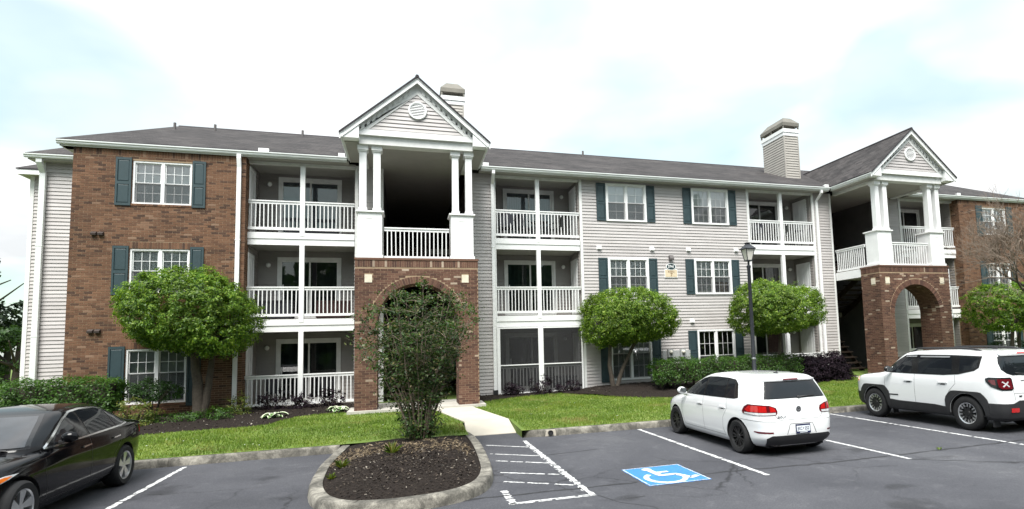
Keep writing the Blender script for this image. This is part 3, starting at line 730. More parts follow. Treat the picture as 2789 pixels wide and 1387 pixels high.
# ---------------------------------------------------------------- windows
def window(x0, x1, z0, z1, Y, trim=.085, blind='blind', muntin=True, screen=True, cols=3, rows=2, lower=None, split=.5, tanpatch=False):
    """double unit of two double-hung windows set into an opening of the wall whose face is Y"""
    m = MB(); t = trim
    m.box(x0, x1, Y-.035, Y+.10, z1-t, z1); m.box(x0, x1, Y-.045, Y+.10, z0, z0+t*.7)
    m.box(x0, x0+t, Y-.033, Y+.10, z0+t*.7, z1-t); m.box(x1-t, x1, Y-.033, Y+.10, z0+t*.7, z1-t)
    xc = (x0+x1)/2; mu = .045
    m.box(xc-mu, xc+mu, Y-.028, Y+.10, z0+t*.7, z1-t)
    w = m.obj('window', 'white', BLD)
    zi0, zi1 = z0+t*.7, z1-t; zm = zi0+(zi1-zi0)*split
    for (a, b) in ((x0+t, xc-mu), (xc+mu, x1-t)):
        for (c, d, dy) in ((zm-.012, zi1, .0), (zi0, zm+.012, .028)):
            s = MB(); f = .032; ya, yb = Y+.012+dy, Y+.036+dy
            s.box(a, b, ya, yb, d-f, d); s.box(a, b, ya, yb, c, c+f); s.box(a, a+f, ya, yb, c+f, d-f); s.box(b-f, b, ya, yb, c+f, d-f)
            s.obj('sash', 'white', w)
            if muntin:
                q = MB(); uw = (b-a-2*f)/cols; vh = (d-c-2*f)/rows; r = .0065
                for i in range(1, cols): q.box(a+f+i*uw-r, a+f+i*uw+r, ya+.006, yb-.006, c+f, d-f)
                for i in range(1, rows): q.box(a+f, b-f, ya+.004, yb-.008, c+f+i*vh-r, c+f+i*vh+r)
                q.obj('muntin_grid', 'white', w)
            g = MB(); yy = (ya+yb)/2+.003; g.add([(a+f, yy, c+f), (b-f, yy, c+f), (b-f, yy, d-f), (a+f, yy, d-f)], [(0, 1, 2, 3)]); g.obj('pane', 'pane', w)
            if dy and screen:
                g = MB(); yy = Y+.006; g.add([(a, yy, zi0), (b, yy, zi0), (b, yy, zm+.01), (a, yy, zm+.01)], [(0, 1, 2, 3)]); g.obj('insect_screen', 'insect_screen', w)
    if blind:
        bl = MB(); n = int((zi1-zi0)/.026)
        for (a, b) in ((x0+t+.01, xc-mu-.01), (xc+mu+.01, x1-t-.01)):
            for i in range(n):
                z = zi0+.01+i*.026; yb = Y+.080
                if lower and z < lower and a > xc: continue
                bl.add([(a, yb-.002, z), (b, yb-.002, z), (b, yb+.006, z+.029), (a, yb+.006, z+.029)], [(0, 1, 2, 3)])
        bl.obj('blind', blind, w)
    if tanpatch:
        c = MB(); n = 8
        for i in range(n):
            a = xc+.35+i*.045; c.add([(a, Y+.16, zi0), (a+.0225, Y+.13, zi0), (a+.045, Y+.16, zi0), (a, Y+.16, zm), (a+.0225, Y+.13, zm), (a+.045, Y+.16, zm)], [(0, 1, 4, 3), (1, 2, 5, 4)])
        c.obj('curtain', 'curtain_tan', w)
    b = MB(); b.box(x0+.02, x1-.02, Y+.20, Y+.24, z0+.02, z1-.02); b.obj('room_dark_panel', 'room_dark', w)  # dark panel in place of the unlit room behind
    return w
def shutter(x0, x1, z0, z1, Y):
    m = MB(); f = .05; zm = z0+(z1-z0)*.47; d = .03
    m.box(x0, x0+f, Y-d, Y, z0, z1); m.box(x1-f, x1, Y-d, Y, z0, z1)
    m.box(x0+f, x1-f, Y-d+.001, Y, z0, z0+.075); m.box(x0+f, x1-f, Y-d+.001, Y, z1-.075, z1); m.box(x0+f, x1-f, Y-d+.001, Y, zm-.045, zm+.045)
    s = m.obj('shutter', 'shutter', BLD)
    for a, b in ((z0+.075, zm-.045), (zm+.045, z1-.075)):
        p = MB(); e = .028
        ya, yb = Y-.008, Y-.022
        p.add([(x0+f, ya, a), (x1-f, ya, a), (x1-f, ya, b), (x0+f, ya, b), (x0+f+e, yb, a+e), (x1-f-e, yb, a+e), (x1-f-e, yb, b-e), (x0+f+e, yb, b-e)], [(4, 5, 6, 7), (0, 1, 5, 4), (1, 2, 6, 5), (2, 3, 7, 6), (3, 0, 4, 7)])
        p.obj('raised_panel', 'shutter', s)

# ---------------------------------------------------------------- brick bays (left end, and its mirror at the right end)
def brick_bay(x0, x1, wx0, wx1, ret_mp, face_right):
    zt_, zb_ = 7.90, -.30
    holes = [(wx0, wx1, 6.26, 7.57), (wx0, wx1, 3.59, 4.90), (wx0, wx1, .33, 1.93)]
    w = MB()
    for (a, b, c, d) in cells(x0, x1, zb_, zt_, holes): qbox(w, front(BY), a, b, -.22, 0, c, d)
    rx = x1 if face_right else x0
    mp = faceR(rx) if face_right else faceL(rx)
    qbox(w, mp, BY+.22, .10, -.22, 0, zb_, zt_)
    wall = w.obj('brick_wall', 'mortar', BLD)
    br = MB()
    top = zt_-.205
    lint = []
    for h in holes: lint.append((h[0]-.08, h[1]+.08, h[3], h[3]+.205))
    sill = [(h[0]-.06, h[1]+.06, h[2]-.075, h[2]) for h in holes]
    rows = brick_rows(x0, x1, zb_, top, holes+lint[1:]+sill)
    lay(front(BY), rows, br); soldiers(front(BY), x0, x1, top+.006, br)
    for l in lint[1:]: soldiers(front(BY), l[0], l[1], l[2]+.006, br)
    for s in sill:
        n = int((s[1]-s[0])/.1); p = (s[1]-s[0])/n
        for i in range(n): qbox(br, front(BY), s[0]+i*p+.004, s[0]+(i+1)*p-.004, -.03, .022, s[2]+.008, s[3]-.006)
    lay(mp, brick_rows(BY+.004, .05, zb_, top, []), br); soldiers(mp, BY+.004, .05, top+.006, br)
    stuff(br.obj('brickwork', 'brick', wall))
    for k, h in enumerate(holes):
        window(h[0], h[1], h[2], h[3], BY+.05, .05, blind='blind' if k < 2 else 'blind_grey', screen=True, split=.5 if k < 2 else .56, rows=2)
        lo, hi = (h[2]-.07, h[3]+.075) if k < 2 else (.22, 2.02)
        shutter(h[0]-.415, h[0]-.02, lo, hi, BY-.012); shutter(h[1]+.02, h[1]+.375, lo, hi, BY-.012)
    return wall
brick_bay(-4.46, 0.0, -2.99, -1.46, None, True)
brick_bay(29.6, 34.06, 31.06, 32.59, None, False)
def dark_vents():
    for x, z in ((-3.87, 5.32), (-3.85, 2.47)):
        for d in (0, .17):
            m = MB(); y = BY-.004
            m.prism([(y, z-.05), (y-.09, z-.045), (y-.10, z+.01), (y-.02, z+.06), (y, z+.06)], 'x', x+d-.065, x+d+.065)
            m.obj('dryer_vent', 'dark_vent', BLD)
dark_vents()

# ---------------------------------------------------------------- siding walls in the main plane
WX = [(12.125, 13.80), (15.775, 17.46)]
WZ = [(6.325, 7.81), (3.49, 4.92), None]
HOLES = []
for (a, b) in WX:
    HOLES += [(a, b, 6.325, 7.81), (a, b, 3.49, 4.92)]
HOLES += [(WX[0][0], WX[0][1], .28, 2.09), (WX[1][0], WX[1][1], .55, 2.09)]
SZ0, SZ1 = -.06, 7.90
def siding_walls():
    for (x0, x1, holes, separate) in ((11.12, 18.36, HOLES, True), (7.00, 7.81, [], True), (21.63, 22.58, [], True), (3.20, 4.05, [], False), (25.50, 26.38, [], False)):
        m = MB()
        for (a, b, c, d) in cells(x0, x1, SZ0-.2, SZ1, holes): m.box(a, b, 0.0, .15, c, d)
        w = m.obj('siding_wall', 'siding', BLD)
        hs = [(h[0]-.0, h[1]+.0, h[2], h[3]) for h in holes]
        if separate: boards(front(0), x0+.002, x1-.002, SZ0, SZ1, hs, None, w)
        else:
            mb = MB(); boards(front(0), x0+.002, x1-.002, SZ0, SZ1, hs, mb); stuff(mb.obj('siding_boards', 'siding', w))
    # corner boards beside the balconies
    for x in (3.20, 7.81, 11.075, 18.36, 21.60, 26.38):
        m = MB(); m.box(x-.02, x+.085, -.034, .02, SZ0, SZ1); m.obj('corner_board', 'white_old', BLD)
    for x in (22.56, 25.46, 4.03, 6.96):
        m = MB(); m.box(x-.04, x+.045, -.030, .16, SZ0, SZ1); m.obj('corner_board', 'white_old', BLD)
    k = 0
    for (a, b) in WX:
        for (c, d) in ((6.325, 7.81), (3.49, 4.92)):
            window(a, b, c, d, -.018, .085, blind='blind', cols=3 if k else 2, lower=4.0 if (a > 15 and d < 5) else None, tanpatch=(a > 15 and d < 5)); k += 1
            shutter(a-.385, a-.015, c+.01, d-.02, -.022); shutter(b+.015, b+.365, c+.01, d-.02, -.022)
    window(WX[0][0], WX[0][1], .28, 2.09, -.018, .07, blind='blind_grey', muntin=True, split=.55)
    window(WX[1][0], WX[1][1], .55, 2.09, -.018, .07, blind=None, split=.32, rows=2)
    for (a, b, c) in ((WX[0][0], WX[0][1], .22), (WX[1][0], WX[1][1], .45)):
        shutter(a-.40, a-.015, c, 2.06, -.022); shutter(b+.015, b+.385, c, 2.06, -.022)
siding_walls()
def white_vents():
    for x, z in ((11.79, 5.29), (13.97, 5.28), (15.55, 5.285), (17.72, 5.305), (15.57, 2.437)):
        m = MB(); m.prism([(-.018, z-.06), (-.10, z-.06), (-.10, z-.01), (-.04, z+.06), (-.018, z+.06)], 'x', x-.075, x+.075)
        m.box(x-.095, x+.095, -.03, -.017, z-.08, z+.085); m.obj('dryer_vent', 'white', BLD)
white_vents()
def meters():
    m = MB(); m.box(14.22, 15.42, -.06, -.015, .95, 1.31); b = m.obj('meter_board', 'meter', BLD)
    for x in (14.53, 15.06):
        q = MB(); q.box(x-.11, x+.11, -.17, -.06, 1.06, 1.36); q.obj('meter_box', 'meter', b)
        q = MB(); q.lathe([(.001, -.09), (.055, -.085), (.07, -.05), (.07, 0)], (x, -.17, 1.25), 16, 'y'); q.obj('meter_dial', 'frosted', b, True)
        q = MB(); q.tube([(x, -.1, 1.06), (x, -.1, .1)], .022, 8); q.obj('conduit', 'meter', b)
meters()

# ---------------------------------------------------------------- balcony bays
FL = [0.0, 2.8, 5.6]
BAY_W = 3.17
def railing(p, q, z, y, mat='white', nb=12, axis='x', name='railing'):
    """railing between p and q along axis, floor level z"""
    m = MB()
    def bx(a, b, c, d, e, f): m.box(a, b, c, d, e, f) if axis == 'x' else m.box(c, d, a, b, e, f)
    bx(p, q, y-.045, y+.045, z+.962, z+1.0); bx(p+.001, q-.001, y-.020, y+.020, z+.885, z+.962)
    r = m.obj(name, mat, BLD); m = MB(); bx(p+.001, q-.001, y-.022, y+.022, z+.045, z+.127); m.obj('bottom_rail', mat, r)
    b0 = MB(); b0.box(-.014, .014, -.0165, .0165, 0, .758); me = b0.mesh('baluster', mat)
    for i in range(nb):
        t = p+(q-p)*(i+.75)/(nb+.5); o = link('baluster', me, r)
        o.location = (t, y, z+.127) if axis == 'x' else (y, t, z+.127)
        o.rotation_euler = (0, random.uniform(-.012, .012), 0)
    return r
def sliding_door(x0, x1, z, Y, curt='curtain_dark'):
    m = MB(); h = 2.06; t = .09
    m.box(x0-t, x1+t, Y-.05, Y, z+h-.02, z+h+t); m.box(x0-t, x0, Y-.048, Y, z+.02, z+h-.02); m.box(x1, x1+t, Y-.048, Y, z+.02, z+h-.02); m.box(x0, x1, Y-.055, Y, z+.0, z+.05)
    d = m.obj('sliding_door', 'white_old', BLD); xm = (x0+x1)/2
    for a, b, dy in ((x0, xm+.03, 0), (xm-.03, x1, .03)):
        s = MB(); f = .055; ya, yb = Y-.04+dy, Y-.012+dy; c, e = z+.05, z+h-.02
        s.box(a, b, ya, yb, e-f, e); s.box(a, b, ya, yb, c, c+f*1.6); s.box(a, a+f, ya, yb, c+f*1.6, e-f); s.box(b-f, b, ya, yb, c+f*1.6, e-f); s.obj('door_leaf', 'white_old', d)
        g = MB(); yy = (ya+yb)/2; g.add([(a+f, yy, c+f), (b-f, yy, c+f), (b-f, yy, e-f), (a+f, yy, e-f)], [(0, 1, 2, 3)]); g.obj('pane', 'pane_door', d)
    c = MB(); n = int((x1-x0)/.085)
    for i in range(n):     # vertical blind, slats slightly turned
        a = x0+.02+i*(x1-x0-.04)/n; w = (x1-x0)/n*.98; k = random.uniform(.01, .035)
        c.add([(a, Y+.06, z+.06), (a+w, Y+.06+k, z+.06), (a+w, Y+.06+k, z+h-.03), (a, Y+.06, z+h-.03)], [(0, 1, 2, 3)])
    c.obj('vertical_blind', curt, d)
    k = MB(); k.box(x0+.08, x0+.11, Y-.075, Y-.04, z+.95, z+1.2); k.obj('door_pull', 'white', d)
    bk = MB(); bk.box(x0-.02, x1+.02, Y+.12, Y+.15, z, z+h); bk.obj('room_dark_panel', 'room_dark', d)  # dark panel standing for the darkness of the room
def side_door(mp, u0, u1, z):
    m = MB(); qbox(m, mp, u0-.07, u1+.07, .0, .030, z+2.03, z+2.11); qbox(m, mp, u0-.07, u0, .0, .028, z+.02, z+2.03); qbox(m, mp, u1, u1+.07, .0, .028, z+.02, z+2.03)
    qbox(m, mp, u0, u1, .0, .014, z+.02, z+2.03); d = m.obj('storage_door', 'white', BLD)
    w = u1-u0
    for i in range(2):
        for (a, b) in ((.15, .85), (1.0, 1.9)):
            p = MB(); qbox(p, mp, u0+w*(.12+.42*i), u0+w*(.46+.42*i), .014, .022, z+a, z+b); p.obj('raised_panel', 'white', d)
    k = MB(); c = mp(u0+w*.9, .05, z+1.0); k.sphere(c, (.03, .03, .03), 10, 6); k.obj('door_knob', 'chrome', d, True)
def globe_light(x, y, z):
    m = MB(); m.lathe([(.001, 0), (.055, 0), (.055, -.05), (.03, -.06)], (x, y, z), 14, 'y'); o = m.obj('wall_light', 'meter', BLD, True, 40)
    g = MB(); g.sphere((x, y-.11, z-.02), (.075, .075, .08), 14, 10); g.obj('globe', 'globe', o, True)
def bay(x0, side, curt, screened=False, name=''):
    x1 = x0+BAY_W; YB = 1.35; sid = MB(); wall = MB()
    dx0 = x0+.70 if side == 'L' else x0+.62; dx1 = dx0+1.84
    if side == 'R2': dx0, dx1 = x0+.55, x0+2.38
    for z in FL:
        zc = z+2.352 if z < 5 else 7.87
        hole = (dx0-.09, dx1+.09, z-.1, z+2.15)
        for (a, b, c, d) in cells(x0, x1, z, zc, [(dx0-.02, dx1+.02, z-.1, z+2.06)]): wall.box(a, b, YB+.002, YB+.11, c, d)
        boards(front(YB), x0+.01, x1-.01, z, zc-.005, [hole], sid)
        sdh = [(.10, .80, z, z+2.1)] if side == 'L' else []
        boards(faceR(x0), .10, YB-.01, z, zc-.005, sdh, sid)
        sdh = [(.28, 1.20, z, z+2.1)] if side != 'L' else []
        boards(faceL(x1), .10, YB-.01, z, zc-.005, sdh, sid)
        sliding_door(dx0, dx1, z, YB-.012, curt[FL.index(z)])
        if side == 'L': side_door(faceR(x0), .14, .72, z); globe_light(x0+.35, YB-.02, z+1.88)
        else: side_door(faceL(x1), .36, 1.12, z); globe_light(x1-.32, YB-.02, z+1.92)
    wall.box(x0-.06, x0-.002, .08, YB+.11, -.05, 7.9); wall.box(x1+.002, x1+.06, .08, YB+.11, -.05, 7.9)
    w = wall.obj('balcony_wall', 'siding_shaded', BLD); stuff(sid.obj('siding_boards', 'siding_shaded', w))
    for z in (2.8, 5.6):
        m = MB(); m.box(x0+.002, x1-.002, .03, YB, z-.44, z-.05); d = m.obj('balcony_deck', 'soffit', BLD)
        f = MB(); f.box(x0+.01, x1-.01, .04, YB-.02, z-.049, z-.03); f.obj('deck_boards', 'deck_wood', d)  # dark boards added on top to cut bounce light in the recess
        f = MB(); f.box(x0+.004, x1-.004, -.022, .03, z-.448, z-.249); f.obj('lower_fascia', 'white', d)
        f = MB(); f.box(x0+.003, x1-.003, -.048, .03, z-.247, z-.05); f.obj('upper_fascia', 'white', d)
    m = MB(); m.box(x0-.02, x1+.02, -.06, YB+.1, 7.87, 7.93); m.obj('balcony_ceiling', 'soffit', BLD)
    m = MB(); m.box(x0+.004, x1-.004, -.03, .11, 7.79, 7.869); m.obj('beam', 'white_old', BLD)
    m = MB(); m.box(x0-.05, x1+.05, -.02, YB, -.32, -.004); m.obj('patio_slab', 'slab', BLD)
    pa, pb = x0+1.506, x0+1.651
    for i, z in enumerate(FL):
        zt2 = [2.350, 5.150, 7.788][i]; zb2 = z-.002 if i == 0 else z-.05+.002
        m = MB(); m.box(pa, pb, -.058, .072, zb2 if i == 0 else z-.16, zt2); m.obj('post', 'white', BLD)
        railing(x0+.003, pa, z, .0); railing(pb, x1-.003, z, .0)
    if screened:
        f = MB()
        f.box(x0+.004, x0+.11, -.085, -.062, 0, 2.34); f.box(x1-.07, x1-.004, -.085, -.062, 0, 2.34); f.box(pa-.02, pb+.02, -.088, -.0625, 0, 2.34)
        for a, b in ((x0+.11, pa-.02), (pb+.02, x1-.07)): f.box(a, b, -.083, -.062, .985, 1.02); f.box(a, b, -.083, -.062, 2.29, 2.34); f.box(a, b, -.083, -.062, .0, .04)
        fr = f.obj('screen_frame', 'white', BLD)
        for a, b in ((x0+.11, pa-.02), (pb+.02, x1-.07)):
            for c, d in ((1.02, 2.29), (.04, .985)):
                s = MB(); s.add([(a, -.072, c), (b, -.072, c), (b, -.072, d), (a, -.072, d)], [(0, 1, 2, 3)]); s.obj('insect_screen', 'porch_screen', fr)
bay(0.0, 'L', ['curtain_dark', 'curtain_dark', 'curtain_pale'])
bay(7.86, 'R', ['curtain_dark', 'curtain_green', 'curtain_pale'], screened=True)
bay(18.41, 'R2', ['curtain_dark', 'curtain_dark', 'curtain_dark'])
bay(26.43, 'L', ['curtain_dark', 'curtain_dark', 'curtain_dark'])

# ---------------------------------------------------------------- left wings, back and ends
def wings():
    mb = MB(); w = MB()
    w.box(-6.08, -4.3, 1.5, 1.65, -.3, 7.9); w.box(-6.08, -5.93, 1.65, 3.4, -.3, 7.9); w.box(-7.26, -6.0, 3.3, 3.45, -.3, 7.9); w.box(-7.26, -7.11, 3.45, 12, -.3, 7.9)
    w.box(-4.46, -4.31, BY+.22, 1.5, -.3, 7.9)
    w.box(-7.26, 35, 12, 12.15, -.3, 7.9); w.box(33.9, 34.06, BY+.22, 12, -.3, 7.9)
    o = w.obj('end_wall', 'siding', BLD)
    boards(front(1.5), -6.07, -4.47, -.12, 7.88, [], mb); boards(front(3.3), -7.25, -6.09, -.12, 7.88, [], mb)
    boards(faceL(-7.26), 3.35, 11.9, -.12, 7.88, [], mb); boards(faceL(-6.08), 1.55, 3.25, -.12, 7.88, [], mb)
    stuff(mb.obj('siding_boards', 'siding', o))
    for x, y in ((-7.27, 3.3), (-6.09, 1.5)):
        m = MB(); m.box(x-.03, x+.09, y-.034, y+.06, -.2, 7.88); m.obj('corner_board', 'white_old', BLD)
    # inner floors and partitions keep the rooms dark
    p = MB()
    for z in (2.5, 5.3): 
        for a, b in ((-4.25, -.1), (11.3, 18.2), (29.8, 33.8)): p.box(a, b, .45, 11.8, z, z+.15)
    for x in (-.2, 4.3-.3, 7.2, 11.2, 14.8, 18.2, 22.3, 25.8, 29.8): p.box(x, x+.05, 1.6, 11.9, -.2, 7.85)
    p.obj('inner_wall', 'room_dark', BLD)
wings()

# ---------------------------------------------------------------- roofs
def uv_mesh(name, polys, mat, parent):
    """polys: list of (verts, u_dir, v_dir); builds slabs with UVs in metres"""
    V = []; F = []; UV = []
    for vs, ud, vd in polys:
        o = len(V); V += vs; F.append(tuple(range(o, o+len(vs)))); UV += [(Vector(p).dot(ud), Vector(p).dot(vd)) for p in vs]
    me = bpy.data.meshes.new(name); me.from_pydata(V, [], F); l = me.uv_layers.new(name='UVMap')
    l.data.foreach_set('uv', [c for q in UV for c in q]); me.materials.append(M[mat]); me.update()
    return link(name, me, parent)
EY, EZ = -.52, 8.06
RY, RZ = 6.0, 10.95
def roofs():
    sl = (RZ-EZ)/(RY-EY); vd = Vector((0, 1, sl)).normalized(); U = Vector((1, 0, 0)); vb = Vector((0, -1, sl)).normalized()
    polys = [([(-4.80, EY, EZ), (34.42, EY, EZ), (33.6, RY, RZ), (-3.96, RY, RZ)], U, vd),
             ([(34.42, 12.52, EZ), (-4.80, 12.52, EZ), (-3.96, RY, RZ), (33.6, RY, RZ)], U, vb),
             ([(-4.80, 12.52, EZ), (-4.80, EY, EZ), (-3.96, RY, RZ)], Vector((0, 1, 0)), Vector((.3, 0, 1))),
             ([(34.42, EY, EZ), (34.42, 12.52, EZ), (33.6, RY, RZ)], Vector((0, 1, 0)), Vector((.3, 0, 1)))]
    r = uv_mesh('roof', polys, 'shingle', BLD)
    e = MB(); e.box(-4.80, 34.42, EY-.001, EY+.02, EZ-.03, EZ-.001); e.box(-4.82, -4.78, EY, 12.5, EZ-.03, EZ-.001); e.obj('shingle_edge', 'ridge_cap', r)
    c = MB(); c.tube([(-3.96, RY, RZ-.05), (33.6, RY, RZ-.05)], .08, 6); c.obj('ridge_cap', 'ridge_cap', r)
    # lower wing roofs
    for (x0, x1, y0, d) in ((-6.36, -4.35, 1.10, 4.9), (-7.52, -5.9, 2.90, 3.2)):
        dx = d*.126; z1 = EZ+d*sl
        polys = [([(x0, y0, EZ), (x1, y0, EZ), (x1, y0+d, z1), (x0+dx, y0+d, z1)], U, vd), ([(x0, 12.5, EZ), (x0, y0, EZ), (x0+dx, y0+d, z1)], Vector((0, 1, 0)), Vector((.3, 0, 1))),
                 ([(x1, y0+d, z1), (x1, 12.5, EZ), (x0, 12.5, EZ), (x0+dx, y0+d, z1)], U, vb)]
        rr = uv_mesh('roof', polys, 'shingle', BLD)
        e = MB(); e.box(x0, x1, y0, y0+.02, EZ-.035, EZ-.001); e.obj('shingle_edge', 'ridge_cap', rr)
        s = MB(); s.box(x0+.05, x1, y0+.06, y0+.5, 7.88, 7.925); s.box(x0+.05, x0+.45, y0+.5, 12, 7.88, 7.925); s.obj('soffit', 'soffit', rr)
    f = MB(); f.box(-7.50, -5.95, 2.92, 2.96, 7.86, 8.02); f.box(-7.50, -7.46, 2.96, 12, 7.86, 8.02); f.obj('fascia', 'white', BLD)
    # eave soffits and fascia
    s = MB(); s.box(-4.74, 3.0, -.40, -.062, 7.885, 7.93); s.box(7.3, 22.2, -.40, -.062, 7.885, 7.93); s.box(26.6, 34.3, -.40, -.062, 7.885, 7.93); s.box(-4.75, -4.47, -.40, 1.5, 7.885, 7.93)
    s.box(11.0, 18.5, -.062, .2, 7.887, 7.928); s.box(-4.47, -.02, -.062, 1.6, 7.90, 7.928); s.box(29.62, 34.06, -.062, .2, 7.90, 7.928)
    s.obj('eave_soffit', 'soffit', BLD)
    f = MB(); f.box(-4.76, 2.95, -.42, -.40, 7.88, 8.035); f.box(7.34, 22.2, -.42, -.40, 7.88, 8.035); f.box(26.6, 34.3, -.42, -.40, 7.88, 8.035); f.box(-4.77, -4.75, -.42, 12, 7.88, 8.035); f.obj('fascia', 'white_old', BLD)
    for x in ((-3.6, 4.5, 10.55), (-2.4, 5.0, 10.6), (.7, 5.3, 10.75), (13.0, 5.4, 10.75)):
        m = MB(); m.tube([(x[0], x[1], EZ+(x[1]-EY)*sl-.1), (x[0], x[1], EZ+(x[1]-EY)*sl+.26)], .045, 10); m.obj('vent_pipe', 'pipe_grey', r, True, 40)
GPROF = [(0, 0), (-.055, .0), (-.075, .03), (-.075, .055), (-.105, .085), (-.105, .118), (-.090, .118), (-.09, .09), (-.012, .085), (0, .118)]
def gutter(p, q, axis, at, out=-1):
    """K-profile gutter between p and q along axis; at = (other coord, z)"""
    m = MB(); pr = [(at[0]+a*(-out), at[1]+b) for a, b in GPROF]
    m.prism([(a, b) for a, b in pr], axis, p, q) if axis == 'x' else m.prism([(a, b) for a, b in pr], 'y', p, q)
    return m.obj('gutter', 'gutter', BLD)
def gutters():
    z = 7.92
    gutter(-4.82, 2.95, 'x', (-.421, z)); gutter(7.345, 22.2, 'x', (-.421, z)); gutter(26.6, 34.4, 'x', (-.421, z)); gutter(-6.38, -4.48, 'x', (1.16, z))
    for dx in (T1X, T2X):
        gutter(-2.80, -.50, 'y', (3.06+dx, z), -1)
        m = MB(); m.prism([(7.232+dx+a*-1, z+b) for a, b in GPROF], 'y', -2.80, -.50); m.obj('gutter', 'gutter', BLD)
    # splash guards at the valleys
    for x in (.52, 2.80, 7.50, 22.02, 29.5):
        m = MB(); w = .30 if x == .52 else .20
        m.box(x-w/2, x+w/2, -.53, -.517, 8.03, 8.15); m.box(x-w/2, x-w/2+.012, -.517, -.40, 8.03, 8.13); m.box(x+w/2-.012, x+w/2, -.517, -.40, 8.03, 8.13); m.obj('splash_guard', 'white', BLD)
def downspout(x, y, zb, w=.10, d=.075, off=.30, mat='white'):
    """vertical leader against the wall with an offset elbow up to the gutter"""
    m = MB()
    def seg(a, b):
        (ya, za), (yb, zb_) = a, b
        m.add([(x-w/2, ya-d/2, za), (x+w/2, ya-d/2, za), (x+w/2, ya+d/2, za), (x-w/2, ya+d/2, za), (x-w/2, yb-d/2, zb_), (x+w/2, yb-d/2, zb_), (x+w/2, yb+d/2, zb_), (x-w/2, yb+d/2, zb_)],
              [(0, 3, 2, 1), (4, 5, 6, 7), (0, 1, 5, 4), (1, 2, 6, 5), (2, 3, 7, 6), (3, 0, 4, 7)])
    zt2 = 7.93
    if off > .03: seg((y, zb), (y, zt2-.42)); seg((y, zt2-.418), (y-off, zt2-.14)); seg((y-off, zt2-.138), (y-off, zt2-.005))
    else: seg((y, zb), (y, zt2-.005))
    o = m.obj('downspout', mat, BLD)
    for z in (2.4, 5.2):
        s = MB(); s.box(x-w/2-.012, x+w/2+.012, y-d/2-.006, y+d/2+.02, z, z+.03); s.obj('strap', mat, o)
    return o
roofs(); gutters()
downspout(-.175, BY-.05, .06, .115, .085, .06); downspout(7.775, -.075, -.02, .105, .08, .36); downspout(21.80, -.075, 0.0, .105, .08, .36); downspout(-6.02, 1.40, .1, .15, .10, .22, 'gutter')
m = MB(); m.tube([(26.28, -2.31, .03), (26.28, -2.31, 2.1), (26.28, -2.31, 4.30)], .042, 10); m.box(26.225, 26.335, -2.37, -2.25, 2.2, 2.42); m.obj('downspout', 'meter', BLD, True)
m = MB(); m.box(7.70, 7.86, -.16, -.02, -.12, .16); m.obj('downspout_boot', 'black_metal', BLD)

